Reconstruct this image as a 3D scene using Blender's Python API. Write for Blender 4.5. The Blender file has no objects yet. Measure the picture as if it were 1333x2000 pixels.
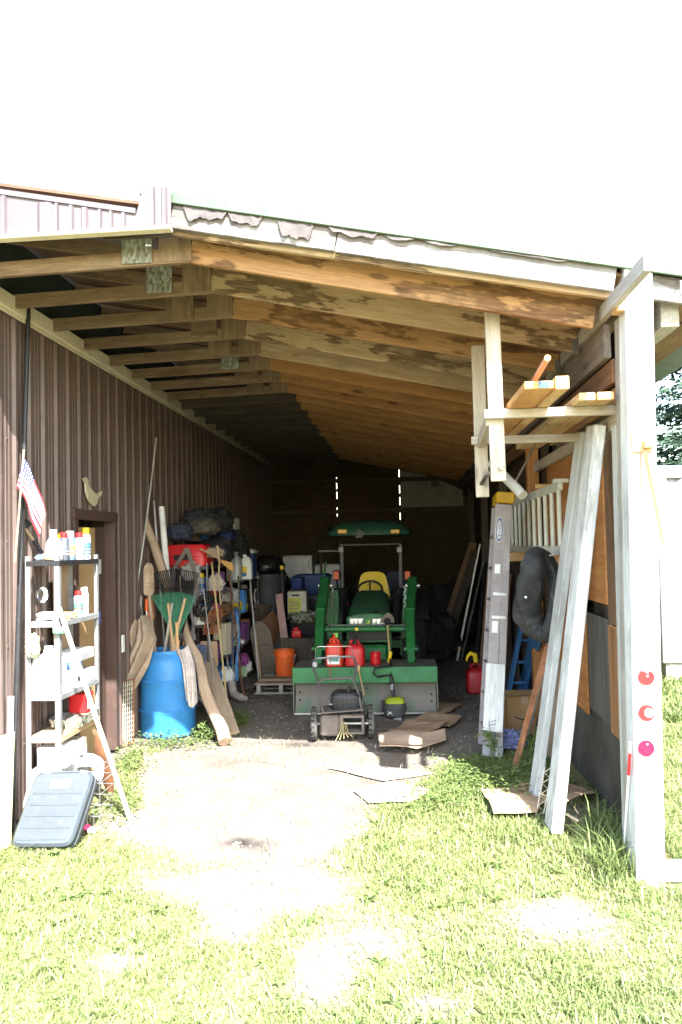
import bpy, math, random
import numpy as np
from mathutils import Vector, Matrix, noise
random.seed(7)
scene = bpy.context.scene
COL = scene.collection
rad = math.radians
# ------------------------------------------------------------------ camera
F = 1614.0; CX, CY = 666.5, 1000.0
CAMP = Vector((0, 0, 1.83))
_y = Vector(((787 - CX) / F, -(1062 - CY) / F, -1)).normalized()      # world Y seen in camera axes
_u = Vector((-0.025, 1, 0)); _z = (_u - _y * _u.dot(_y)).normalized()
_x = _y.cross(_z)
RW = Matrix((_x, _y, _z))                                             # camera axes -> world
cam_d = bpy.data.cameras.new('camera'); cam = bpy.data.objects.new('camera', cam_d); COL.objects.link(cam)
cam_d.sensor_fit = 'VERTICAL'; cam_d.sensor_height = 36; cam_d.lens = F / 2000 * 36
cam_d.clip_start = 0.05; cam_d.clip_end = 2000
cam.matrix_world = Matrix.Translation(CAMP) @ RW.to_4x4()
scene.camera = cam
# ------------------------------------------------------------------ sky, sun, exposure
SUN_EL = rad(44.5)
_sd = Vector((-0.35, 1.0, 0)).normalized() * math.cos(SUN_EL); SUND = Vector((_sd.x, _sd.y, -math.sin(SUN_EL)))   # light travels this way
world = bpy.data.worlds.new('World'); scene.world = world; world.use_nodes = True
nt = world.node_tree; nt.nodes.clear()
sky = nt.nodes.new('ShaderNodeTexSky'); sky.sky_type = 'NISHITA'; sky.sun_disc = False
sky.sun_elevation = SUN_EL; sky.sun_rotation = math.atan2(-SUND.x, -SUND.y)
sky.air_density = 1.25; sky.dust_density = 1.0; sky.ozone_density = 0.0
bg = nt.nodes.new('ShaderNodeBackground'); bg.inputs[1].default_value = 0.14
out = nt.nodes.new('ShaderNodeOutputWorld')
nt.links.new(sky.outputs[0], bg.inputs[0]); nt.links.new(bg.outputs[0], out.inputs[0])
sun_d = bpy.data.lights.new('sun', 'SUN'); sun_d.energy = 3.3; sun_d.angle = rad(0.5); sun_d.color = (1, 0.985, 0.955)
sun = bpy.data.objects.new('sun', sun_d); COL.objects.link(sun)
sun.rotation_euler = SUND.to_track_quat('-Z', 'Y').to_euler(); sun.location = (3, -6, 9)
vs = scene.view_settings; vs.view_transform = 'Standard'; vs.look = 'None'; vs.exposure = 2.95; vs.gamma = 1; vs.use_curve_mapping = False
scene.render.engine = 'CYCLES'
scene.cycles.max_bounces = 8; scene.cycles.diffuse_bounces = 6
scene.render.resolution_x = 682; scene.render.resolution_y = 1024

# ------------------------------------------------------------------ pixel -> place
def W(px, py, X=None, Y=None, Z=None):
    d = RW @ Vector(((px - CX) / F, -(py - CY) / F, -1))
    if X is not None: t = X / d.x
    elif Y is not None: t = Y / d.y
    else: t = (Z - CAMP.z) / d.z
    return CAMP + d * t
def PX(p):
    q = RW.transposed() @ (Vector(p) - CAMP)
    return CX + F * q.x / -q.z, CY - F * q.y / -q.z
def rect(x0, y0, x1, y1, Y):
    mx, my = (x0 + x1) / 2, (y0 + y1) / 2
    return W(x0, my, Y=Y).x, W(x1, my, Y=Y).x, W(mx, y1, Y=Y).z, W(mx, y0, Y=Y).z
V = Vector
# ------------------------------------------------------------------ mesh builder
WL = {}
class MB:
    def __init__(s): s.v = []; s.f = []; s.l = []
    def add(s, vs, fs, loc=None):
        o = len(s.v); s.v += [V(p) for p in vs]; s.f += [[i + o for i in f] for f in fs]
        s.l += [tuple(p) for p in (loc if loc is not None else vs)]
        return s
    def beam(s, p0, p1, w, h, up=(0, 0, 1), bev=0.004):
        """box along p0->p1, w across, h along up, edges chamfered"""
        p0, p1 = V(p0), V(p1); a = (p1 - p0); L = a.length; a = a / L
        up = V(up); u = (up - a * up.dot(a)).normalized(); c = a.cross(u)
        H = (L / 2, w / 2, h / 2); ax = (a, c, u); m = (p0 + p1) / 2
        b = min(bev, 0.35 * min(L, w, h))
        vs, loc, idx = [], [], {}
        for sx in (-1, 1):
            for sy in (-1, 1):
                for sz in (-1, 1):
                    for k in range(3):
                        q = [sx * H[0], sy * H[1], sz * H[2]]
                        for j in range(3):
                            if j != k: q[j] -= (sx, sy, sz)[j] * b
                        idx[(sx, sy, sz, k)] = len(vs)
                        vs.append(m + ax[0] * q[0] + ax[1] * q[1] + ax[2] * q[2])
                        loc.append((q[0] + L / 2, q[1], q[2]))
        fs = []
        for k in range(3):
            o1, o2 = (k + 1) % 3, (k + 2) % 3
            for sg in (-1, 1):
                f = []
                for (a1, a2) in ((-1, -1), (1, -1), (1, 1), (-1, 1)):
                    t = [0, 0, 0]; t[k] = sg; t[o1] = a1; t[o2] = a2
                    f.append(idx[(t[0], t[1], t[2], k)])
                fs.append(f if sg > 0 else f[::-1])
            for a1 in (-1, 1):
                for a2 in (-1, 1):
                    t = [0, 0, 0]; t[o1] = a1; t[o2] = a2
                    lo = t[:]; lo[k] = -1; hi = t[:]; hi[k] = 1
                    f = [idx[(*lo, o1)], idx[(*hi, o1)], idx[(*hi, o2)], idx[(*lo, o2)]]
                    fs.append(f if a1 * a2 < 0 else f[::-1])
        for sx in (-1, 1):
            for sy in (-1, 1):
                for sz in (-1, 1):
                    f = [idx[(sx, sy, sz, k)] for k in range(3)]
                    fs.append(f if sx * sy * sz > 0 else f[::-1])
        return s.add(vs, fs, loc)
    def box(s, x0, x1, y0, y1, z0, z1, bev=0.004):
        d = (x1 - x0, y1 - y0, z1 - z0); k = max(range(3), key=lambda i: d[i])
        mx, my, mz = (x0 + x1) / 2, (y0 + y1) / 2, (z0 + z1) / 2
        if k == 0: return s.beam((x0, my, mz), (x1, my, mz), d[1], d[2], bev=bev)
        if k == 1: return s.beam((mx, y0, mz), (mx, y1, mz), d[0], d[2], bev=bev)
        return s.beam((mx, my, z0), (mx, my, z1), d[0], d[1], up=(0, 1, 0), bev=bev)
    def rbox(s, c, sz, rz=0, tilt=0, bev=0.006):
        """box with base centre c, size sz, turned rz about z, tipped about its own x"""
        R = Matrix.Rotation(rz, 3, 'Z') @ Matrix.Rotation(tilt, 3, 'X')
        c = V(c); n = len(s.v)
        s.box(-sz[0] / 2, sz[0] / 2, -sz[1] / 2, sz[1] / 2, 0, sz[2], bev)
        for i in range(n, len(s.v)): s.v[i] = R @ s.v[i] + c
        return s
    def tube(s, pts, r, n=8, cap=True):
        pts = [V(p) for p in pts]; m = len(pts)
        rs = r if isinstance(r, (list, tuple)) else [r] * m
        vs, loc, fs = [], [], []; al = 0; pu = None
        for i, p in enumerate(pts):
            t = (pts[min(i + 1, m - 1)] - pts[max(i - 1, 0)])
            t = t.normalized() if t.length > 1e-9 else V((0, 0, 1))
            if pu is None:
                pu = V((0, 0, 1)) if abs(t.z) < 0.9 else V((1, 0, 0))
            u = (pu - t * pu.dot(t)); u = u.normalized() if u.length > 1e-6 else t.orthogonal().normalized(); pu = u
            c = t.cross(u)
            if i: al += (p - pts[i - 1]).length
            for k in range(n):
                an = 2 * math.pi * k / n
                vs.append(p + (u * math.cos(an) + c * math.sin(an)) * rs[i]); loc.append((al, math.cos(an) * rs[i], math.sin(an) * rs[i]))
        for i in range(m - 1):
            for k in range(n):
                k2 = (k + 1) % n
                fs.append([i * n + k, i * n + k2, (i + 1) * n + k2, (i + 1) * n + k])
        if cap:
            fs.append(list(range(n))[::-1]); fs.append([(m - 1) * n + k for k in range(n)])
        return s.add(vs, fs, loc)
    def lathe(s, base, prof, n=20, axis=(0, 0, 1), sq=1.0):
        base = V(base); a = V(axis).normalized(); u = a.orthogonal().normalized() if abs(a.z) < 0.99 else V((1, 0, 0)); c = a.cross(u)
        vs, fs = [], []; m = len(prof)
        for r, z in prof:
            for k in range(n):
                an = 2 * math.pi * k / n; vs.append(base + a * z + (u * math.cos(an) + c * math.sin(an) * sq) * r)
        for i in range(m - 1):
            for k in range(n):
                k2 = (k + 1) % n; fs.append([i * n + k, i * n + k2, (i + 1) * n + k2, (i + 1) * n + k])
        if prof[0][0] > 1e-5: fs.append(list(range(n))[::-1])
        if prof[-1][0] > 1e-5: fs.append([(m - 1) * n + k for k in range(n)])
        return s.add(vs, fs, [tuple(p - base) for p in vs])
    def prism(s, poly, ext):
        poly = [V(p) for p in poly]; e = V(ext); n = len(poly)
        nrm = V((0, 0, 0))
        for i in range(n): nrm += poly[i].cross(poly[(i + 1) % n])
        if nrm.dot(e) > 0: poly = poly[::-1]
        vs = poly + [p + e for p in poly]
        fs = [list(range(n)), list(range(n, 2 * n))[::-1]]
        for i in range(n):
            j = (i + 1) % n; fs.append([j, i, n + i, n + j])
        return s.add(vs, fs)
    def surf(s, fn, nu, nv, thick=0.0, wrap=False):
        """fn(u,v)->point; optional thickness along the normal"""
        P = [[V(fn(i / nu, j / nv)) for j in range(nv + 1)] for i in range(nu + 1)]
        vs = [p for row in P for p in row]; loc = [(i / nu, j / nv, 0) for i in range(nu + 1) for j in range(nv + 1)]
        ix = lambda i, j: i * (nv + 1) + j
        fs = [[ix(i, j), ix(i + 1, j), ix(i + 1, j + 1), ix(i, j + 1)] for i in range(nu) for j in range(nv)]
        if thick:
            N = []
            for i in range(nu + 1):
                for j in range(nv + 1):
                    du = P[min(i + 1, nu)][j] - P[max(i - 1, 0)][j]; dv = P[i][min(j + 1, nv)] - P[i][max(j - 1, 0)]
                    q = du.cross(dv); N.append(q.normalized() if q.length > 1e-9 else V((0, 0, 1)))
            n = len(vs); vs2 = [p - N[i] * thick for i, p in enumerate(vs)]
            fs += [[n + k for k in f[::-1]] for f in fs]
            vs += vs2; loc += loc
            for i in range(nu):
                fs.append([ix(i + 1, 0), ix(i, 0), n + ix(i, 0), n + ix(i + 1, 0)]); fs.append([ix(i, nv), ix(i + 1, nv), n + ix(i + 1, nv), n + ix(i, nv)])
            for j in range(nv):
                fs.append([ix(0, j), ix(0, j + 1), n + ix(0, j + 1), n + ix(0, j)]); fs.append([ix(nu, j + 1), ix(nu, j), n + ix(nu, j), n + ix(nu, j + 1)])
        return s.add(vs, fs, loc)
    def blob(s, c, r, amp=0.15, fr=3.0, seed=0, nu=22, nv=14, flat=True, pw=1.0):
        """lumpy sack/cloth heap sitting on z = c.z"""
        c = V(c); vs, fs = [], []; so = V((seed * 3.7, seed * 1.3, seed * 7.1))
        for j in range(nv + 1):
            ph = math.pi * j / nv
            for i in range(nu):
                th = 2 * math.pi * i / nu
                sg = lambda q: math.copysign(abs(q) ** pw, q)
                d = V((sg(math.sin(ph)) * sg(math.cos(th)), sg(math.sin(ph)) * sg(math.sin(th)), sg(math.cos(ph))))
                k = 1 + amp * (noise.noise(d * fr + so) + 0.6 * noise.noise(d * fr * 2.3 + so))
                q = V((d.x * r[0] * k, d.y * r[1] * k, d.z * r[2] * k + r[2]))
                if flat and q.z < 0.12 * r[2]: q.z = 0.12 * r[2] + (q.z - 0.12 * r[2]) * 0.2
                vs.append(c + q)
        for j in range(nv):
            for i in range(nu):
                i2 = (i + 1) % nu; fs.append([j * nu + i, (j + 1) * nu + i, (j + 1) * nu + i2, j * nu + i2])
        return s.add(vs, fs)
    def build(s, name, mat, parent=None, smooth=True, ang=35):
        me = bpy.data.meshes.new(name)
        if parent is not None: o = WL[parent.name]
        else:
            xs = [p.x for p in s.v]; ys = [p.y for p in s.v]
            o = V(((min(xs) + max(xs)) / 2, (min(ys) + max(ys)) / 2, min(p.z for p in s.v)))
        me.from_pydata([p - o for p in s.v], [], s.f); me.update()
        at = me.attributes.new('loc', 'FLOAT_VECTOR', 'POINT'); at.data.foreach_set('vector', [q for t in s.l for q in t])
        if smooth:
            me.shade_smooth(); me.set_sharp_from_angle(angle=rad(ang))
        me.materials.append(mat)
        ob = bpy.data.objects.new(name, me); COL.objects.link(ob)
        if parent is not None: ob.parent = parent
        else: ob.location = o
        WL[ob.name] = o
        return ob
def thing(name, label, cat, loc=(0, 0, 0), group=None):
    o = bpy.data.objects.new(name, None); COL.objects.link(o); o.location = loc; o.empty_display_size = 0.1
    WL[o.name] = V(loc); tag(o, label, cat, group); return o
def tag(o, label, cat, group=None):
    o['label'] = label; o['category'] = cat
    if group: o['group'] = group
    return o
def struct(o): o['kind'] = 'structure'; return o
def stuff(o): o['kind'] = 'stuff'; return o
def one(mb, name, mat, label, cat, group=None, smooth=True):
    return tag(mb.build(name, mat, None, smooth), label, cat, group)
# ------------------------------------------------------------------ materials
class NT:
    def __init__(s, name):
        s.m = bpy.data.materials.new(name); s.m.use_nodes = True; s.t = s.m.node_tree
        s.b = s.t.nodes['Principled BSDF']
    def n(s, ty, **kw):
        x = s.t.nodes.new('ShaderNode' + ty)
        for k, v in kw.items():
            if hasattr(x, k): setattr(x, k, v)
        return x
    def L(s, a, b): s.t.links.new(a, b)
    def coord(s, scale=(1, 1, 1), attr=False):
        if attr:
            c = s.n('Attribute', attribute_name='loc').outputs['Vector']
        else: c = s.n('TexCoord').outputs['Object']
        r = s.n('ObjectInfo').outputs['Random']
        mu = s.n('Math', operation='MULTIPLY'); mu.inputs[1].default_value = 37.0; s.L(r, mu.inputs[0])
        mp = s.n('Mapping'); mp.inputs['Scale'].default_value = scale
        s.L(c, mp.inputs['Vector'])
        ad = s.n('VectorMath', operation='ADD'); s.L(mp.outputs[0], ad.inputs[0]); s.L(mu.outputs[0], ad.inputs[1])
        return ad.outputs[0]
    def noise(s, co, sc, det=4, rough=0.55):
        x = s.n('TexNoise'); x.inputs['Scale'].default_value = sc; x.inputs['Detail'].default_value = det; x.inputs['Roughness'].default_value = rough
        s.L(co, x.inputs['Vector']); return x.outputs['Fac']
    def ramp(s, fac, stops):
        x = s.n('ValToRGB'); e = x.color_ramp.elements
        while len(e) < len(stops): e.new(0.5)
        for i, (p, c) in enumerate(stops):
            e[i].position = p; e[i].color = (*c, 1) if len(c) == 3 else c
        s.L(fac, x.inputs[0]); return x.outputs[0]
    def mix(s, fac, a, b, mode='MIX'):
        x = s.n('Mix', data_type='RGBA', blend_type=mode)
        for sock, v in ((0, fac), (6, a), (7, b)):
            if isinstance(v, (int, float)): x.inputs[sock].default_value = v
            elif isinstance(v, tuple): x.inputs[sock].default_value = (*v, 1)
            else: s.L(v, x.inputs[sock])
        return x.outputs[2]
    def bump(s, h, d=0.3, dist=0.01):
        x = s.n('Bump'); x.inputs['Strength'].default_value = d; x.inputs['Distance'].default_value = dist
        s.L(h, x.inputs['Height']); s.L(x.outputs[0], s.b.inputs['Normal'])
    def fin(s, col, rough=0.6, metal=0.0, spec=0.4):
        if isinstance(col, tuple): s.b.inputs['Base Color'].default_value = (*col, 1)
        else: s.L(col, s.b.inputs['Base Color'])
        if isinstance(rough, (int, float)): s.b.inputs['Roughness'].default_value = rough
        else: s.L(rough, s.b.inputs['Roughness'])
        s.b.inputs['Metallic'].default_value = metal; s.b.inputs['Specular IOR Level'].default_value = spec
        return s.m
MC = {}
def mul(c, k): return tuple(min(1, x * k) for x in c)
def paint(col, rough=0.5, metal=0.0, var=0.25, sc=6.0, dirt=0.25, bump=0.05, spec=0.4):
    """painted / moulded / sheet surface with uneven tone and grime"""
    key = ('p', col, rough, metal, var, sc, dirt)
    if key in MC: return MC[key]
    s = NT('surface_%d' % len(MC)); co = s.coord()
    n1 = s.noise(co, sc, 5); n2 = s.noise(co, sc * 4.5, 6, 0.7)
    c = s.mix(s.ramp(n1, [(0.3, (0, 0, 0)), (0.7, (1, 1, 1))]), mul(col, 1 - var), mul(col, 1 + var * 0.5))
    g = s.ramp(n2, [(0.52, (0, 0, 0)), (0.72, (1, 1, 1))])
    dm = s.n('Math', operation='MULTIPLY'); dm.inputs[1].default_value = dirt; s.L(g, dm.inputs[0])
    c = s.mix(dm.outputs[0], c, (0.12, 0.095, 0.07))
    r = s.ramp(n2, [(0.3, (rough * 0.8,) * 3), (0.7, (min(1, rough * 1.3),) * 3)])
    if bump: s.bump(n2, bump, 0.01)
    MC[key] = s.fin(c, r, metal, spec); return MC[key]
def wood(c1, c2, grain=1.0, knots=0.6, stain=0.0, stain_c=(0.045, 0.017, 0.007), grime=0.2, rough=0.75):
    key = ('w', c1, c2, grain, knots, stain, grime)
    if key in MC: return MC[key]
    s = NT('wood_%d' % len(MC))
    co = s.coord((0.9, 14, 14), True); co2 = s.coord((1, 1, 1), True)
    # rings pulled around knots
    kv = s.n('TexVoronoi'); kv.inputs['Scale'].default_value = 1.0; km = s.coord((2.2, 7, 7), True); s.L(km, kv.inputs['Vector'])
    wv = s.noise(co, 1.6 * grain, 6, 0.6); fine = s.noise(co, 7 * grain, 5, 0.7)
    c = s.mix(s.ramp(wv, [(0.32, (0, 0, 0)), (0.68, (1, 1, 1))]), c1, c2)
    c = s.mix(s.ramp(fine, [(0.35, (0.45, 0.45, 0.45)), (0.62, (0, 0, 0))]), c, mul(c1, 0.45))
    kn = s.ramp(kv.outputs['Distance'], [(0.0, (1, 1, 1)), (0.10, (0.9, 0.9, 0.9)), (0.17, (0, 0, 0))])
    kf = s.n('Math', operation='MULTIPLY'); kf.inputs[1].default_value = knots; s.L(kn, kf.inputs[0])
    c = s.mix(kf.outputs[0], c, mul(c1, 0.28))
    if stain:
        sc_ = s.coord((0.8, 3.2, 3.2), True); sn = s.noise(sc_, 1.5, 7, 0.62)
        st = s.ramp(sn, [(0.0, (0, 0, 0)), (0.505, (0, 0, 0)), (0.53, (1, 1, 1)), (0.585, (0.8, 0.8, 0.8)), (0.61, (0.3, 0.3, 0.3)), (0.66, (0.35, 0.35, 0.35)), (0.68, (0.9, 0.9, 0.9)), (0.75, (0.6, 0.6, 0.6))])
        sm = s.ramp(fine, [(0.3, (1, 1, 1)), (0.6, (0.7, 0.7, 0.7))]); s2 = s.mix(1.0, st, sm, 'MULTIPLY')
        sf = s.n('Math', operation='MULTIPLY'); sf.inputs[1].default_value = stain; s.L(s2, sf.inputs[0])
        c = s.mix(sf.outputs[0], c, stain_c)
    gr = s.ramp(s.noise(co2, 2.2, 6, 0.65), [(0.5, (0, 0, 0)), (0.72, (grime,) * 3)])
    c = s.mix(gr, c, (0.07, 0.06, 0.05))
    s.bump(fine, 0.25, 0.004)
    MC[key] = s.fin(c, rough, 0, 0.25); return MC[key]
W_ORANGE = wood((0.34, 0.175, 0.08), (0.47, 0.275, 0.13), stain=0.85, knots=0.7)
W_PALE = wood((0.39, 0.265, 0.155), (0.51, 0.375, 0.24), stain=0.9, knots=0.7)
W_ORANGE2 = wood((0.34, 0.165, 0.06), (0.45, 0.24, 0.095), stain=0.2, knots=0.8)
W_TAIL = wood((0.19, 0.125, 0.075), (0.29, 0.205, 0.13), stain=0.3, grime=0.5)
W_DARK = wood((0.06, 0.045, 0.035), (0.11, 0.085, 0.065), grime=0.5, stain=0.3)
W_BROWN = wood((0.15, 0.075, 0.04), (0.24, 0.13, 0.07), grime=0.3)
W_GREY = wood((0.30, 0.27, 0.235), (0.44, 0.41, 0.37), grime=0.35)
W_NEW = wood((0.55, 0.33, 0.15), (0.66, 0.44, 0.22), grime=0.1)
W_WEATHER = wood((0.19, 0.17, 0.16), (0.40, 0.38, 0.37), grime=0.75, stain=0.6, knots=0.9)
W_WHITE = wood((0.62, 0.62, 0.62), (0.78, 0.78, 0.77), knots=0.12, stain=0.12, grime=0.3)
W_PLY = wood((0.40, 0.16, 0.05), (0.52, 0.25, 0.09), grain=0.4, knots=0.1, grime=0.25)
W_PLYG = wood((0.33, 0.24, 0.17), (0.42, 0.33, 0.25), grain=0.5, knots=0.15, grime=0.5)
W_LOG = wood((0.34, 0.23, 0.15), (0.55, 0.42, 0.30), grain=0.6, knots=0.3, grime=0.5)
W_HANDLE = wood((0.40, 0.26, 0.14), (0.56, 0.40, 0.24), knots=0.0, grime=0.3)
def osb(name, c1, c2, c3):
    s = NT(name); co = s.coord((1, 1, 1), False)
    v = s.n('TexVoronoi'); v.inputs['Scale'].default_value = 75; v.inputs['Randomness'].default_value = 1
    mp = s.n('Mapping'); mp.inputs['Scale'].default_value = (1, 0.6, 0.45); s.L(co, mp.inputs[0]); s.L(mp.outputs[0], v.inputs['Vector'])
    c = s.mix(s.ramp(v.outputs['Color'], [(0.2, c1), (0.5, c2), (0.85, c3)]), c1, c2, 'MIX')
    c = s.ramp(v.outputs['Color'], [(0.2, c1), (0.5, c2), (0.85, c3)])
    c = s.mix(s.ramp(s.noise(co, 1.2, 5), [(0.45, (0, 0, 0)), (0.75, (0.6, 0.6, 0.6))]), c, mul(c1, 0.4))
    s.bump(v.outputs['Distance'], 0.3, 0.004)
    return s.fin(c, 0.85, 0, 0.2)
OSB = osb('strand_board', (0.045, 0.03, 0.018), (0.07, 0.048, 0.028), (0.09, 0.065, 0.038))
OSB_GREY = osb('weathered_strand_board', (0.14, 0.14, 0.12), (0.25, 0.25, 0.22), (0.36, 0.36, 0.33))
SIDING = paint((0.135, 0.097, 0.084), 0.45, 0.15, 0.2, 2.0, 0.25)
GABLE = paint((0.105, 0.085, 0.09), 0.5, 0.1, 0.12, 2.0, 0.15)
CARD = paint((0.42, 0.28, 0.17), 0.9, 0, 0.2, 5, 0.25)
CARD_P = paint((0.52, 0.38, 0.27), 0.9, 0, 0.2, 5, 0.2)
STEEL = paint((0.55, 0.55, 0.56), 0.35, 0.85, 0.2, 8, 0.25)
CHROME = paint((0.75, 0.76, 0.78), 0.22, 1.0, 0.1, 8, 0.1)
RUST = paint((0.30, 0.13, 0.065), 0.85, 0.1, 0.4, 12, 0.4, 0.3)
BLACK = paint((0.018, 0.018, 0.020), 0.45, 0, 0.3, 8, 0.15)
RUBBER = paint((0.030, 0.031, 0.034), 0.5, 0, 0.3, 8, 0.35)
GREEN = paint((0.018, 0.15, 0.038), 0.45, 0, 0.35, 5, 0.5)
YELLOW = paint((0.80, 0.55, 0.02), 0.4, 0, 0.12, 5, 0.1)
RED = paint((0.55, 0.018, 0.02), 0.4, 0, 0.15, 5, 0.1)
ORANGE = paint((0.75, 0.12, 0.02), 0.45, 0, 0.15, 5, 0.15)
WHITE = paint((0.80, 0.80, 0.78), 0.5, 0, 0.08, 5, 0.12)
CREAM = paint((0.62, 0.56, 0.42), 0.6, 0, 0.12, 4, 0.3)
GREY = paint((0.30, 0.31, 0.32), 0.55, 0, 0.2, 6, 0.2)
NAVY = paint((0.02, 0.04, 0.13), 0.5, 0, 0.2, 5, 0.15)
BLUE = paint((0.03, 0.17, 0.50), 0.45, 0, 0.15, 4, 0.15)
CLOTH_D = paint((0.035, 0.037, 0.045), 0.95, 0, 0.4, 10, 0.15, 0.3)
# ================================================================== LARGE STRUCTURE
XL, XR, YF, YB = -2.65, 1.32, 4.62, 16.8
# ------------------------------------------------------------------ ground sheet
def g(px, py, cx, cy, rx, ry): return math.exp(-(((px - cx) / rx) ** 2 + ((py - cy) / ry) ** 2))
BARE = [(550, 1730, 190, 45, 1.0), (470, 1790, 70, 40, .8), (630, 1900, 65, 70, 1.0), (720, 1830, 90, 50, .7), (1090, 1790, 90, 40, .8), (400, 1540, 200, 85, 1.4), (560, 1560, 120, 90, .55), (560, 1650, 160, 60, .4), (700, 1520, 140, 40, .6),
        (520, 1480, 260, 45, 1.6), (470, 1640, 110, 30, .9), (260, 1610, 60, 28, .7), (700, 1470, 180, 45, 1.3), (770, 1545, 80, 26, .8), (820, 1620, 30, 18, .6),
        (640, 1585, 60, 30, .8), (1130, 1590, 90, 40, .8), (850, 1950, 90, 25, .5), (200, 1880, 80, 25, .5), (330, 1730, 60, 25, .4)]
LUSH = [(330, 1462, 90, 22, 1.5), (255, 1550, 38, 45, 1.0), (930, 1520, 110, 45, 1.3), (470, 1408, 25, 16, 2.0), (1200, 1640, 50, 60, .8), (250, 1490, 50, 25, .8), (950, 1600, 160, 60, .6), (800, 1700, 150, 60, .4)]
def bare(x, y):
    """0 = full lawn, 1 = bare earth"""
    if y < 2.3: return 0.25
    px, py = PX((x, y, 0))
    b = 0.22 + 0.38 * noise.noise(V((x * 1.6, y * 1.6, 3))) + 0.25 * noise.noise(V((x * 5, y * 5, 9)))
    for c in BARE: b += c[4] * g(px, py, *c[:4])
    for c in LUSH: b -= c[4] * g(px, py, *c[:4])
    inside = -2.75 < x < 1.35
    if inside: b += max(0, min(1.6, (y - 7.0) * 1.4))
    if x < -2.5 and y > 4.5: b += 0.6
    return max(0.0, min(1.0, b))
gxs = list(np.arange(-3.2, 4.2, 0.06)); gys = list(np.arange(2.4, 9.2, 0.06))
gxs = [-400, -120, -40, -15, -8, -5] + gxs + [5, 6.5, 9, 14, 25, 60, 150, 400]; gys = [-150, -40, -10, -2, 1] + gys + [9.6, 10.5, 12, 14, 17, 22, 30, 60, 150, 500]
gv, gb = [], []
for y in gys:
    for x in gxs:
        fine_ = -3.3 < x < 4.3 and 2.3 < y < 9.3
        b = bare(x, y) if abs(x) < 5 and y < 20 else 0.15
        z = (0.022 * noise.noise(V((x * 0.9, y * 0.9, 0))) + 0.012 * noise.noise(V((x * 4, y * 4, 5)))) if fine_ else 0.0
        gv.append((x, y, z - 0.012)); gb.append(b)
nx = len(gxs)
gf = [(j * nx + i, j * nx + i + 1, (j + 1) * nx + i + 1, (j + 1) * nx + i) for j in range(len(gys) - 1) for i in range(nx - 1)]
gm = bpy.data.meshes.new('ground'); gm.from_pydata(gv, [], gf)
ga = gm.attributes.new('bare', 'FLOAT', 'POINT'); ga.data.foreach_set('value', gb); gm.shade_smooth()
gw = gm.attributes.new('wet', 'FLOAT', 'POINT'); gw.data.foreach_set('value', [min(1.0, 1.6 * max(g(*PX((x, y, 0)), 482, 1644, 48, 9), .5 * g(*PX((x, y, 0)), 600, 1452, 60, 7)) * (.7 + .8 * noise.noise(V((x * 9, y * 9, 2))))) if -3.3 < x < 4.3 and 2.3 < y < 9.3 else 0.0 for y in gys for x in gxs])
s = NT('earth_and_turf'); co = s.n('TexCoord').outputs['Object']
n1 = s.noise(co, 3, 6, 0.65); n2 = s.noise(co, 38, 5, 0.7); n3 = s.noise(co, 0.8, 4)
vo = s.n('TexVoronoi'); vo.inputs['Scale'].default_value = 55; s.L(co, vo.inputs['Vector'])
dirt = s.mix(s.ramp(n1, [(0.3, (0, 0, 0)), (0.7, (1, 1, 1))]), (0.14, 0.116, 0.094), (0.25, 0.212, 0.175))
dirt = s.mix(s.ramp(vo.outputs['Color'], [(0.3, (0, 0, 0)), (0.9, (0.5, 0.5, 0.5))]), dirt, (0.27, 0.25, 0.225))
dirt = s.mix(s.ramp(n2, [(0.5, (0, 0, 0)), (0.75, (0.6, 0.6, 0.6))]), dirt, (0.10, 0.08, 0.06))
dirt = s.mix(s.ramp(n3, [(0.56, (0, 0, 0)), (0.66, (0.5, 0.5, 0.5))]), dirt, (0.07, 0.06, 0.05))
wet = s.n('Attribute', attribute_name='wet').outputs['Fac']
dirt = s.mix(wet, dirt, (0.028, 0.023, 0.019))
turf = s.mix(s.ramp(n2, [(0.35, (0, 0, 0)), (0.65, (1, 1, 1))]), (0.13, 0.14, 0.05), (0.27, 0.24, 0.12))
ab = s.n('Attribute', attribute_name='bare').outputs['Fac']
ad = s.n('Math', operation='ADD'); s.L(ab, ad.inputs[0]); mm = s.n('Math', operation='MULTIPLY_ADD'); s.L(n2, mm.inputs[0]); mm.inputs[1].default_value = 0.5; mm.inputs[2].default_value = -0.25; s.L(mm.outputs[0], ad.inputs[1])
s.bump(n2, 0.6, 0.02)
gm.materials.append(s.fin(s.mix(s.ramp(ad.outputs[0], [(0.35, (0, 0, 0)), (0.85, (1, 1, 1))]), turf, dirt), 0.95, 0, 0.15))
ground = bpy.data.objects.new('ground', gm); COL.objects.link(ground); struct(ground)

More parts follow.
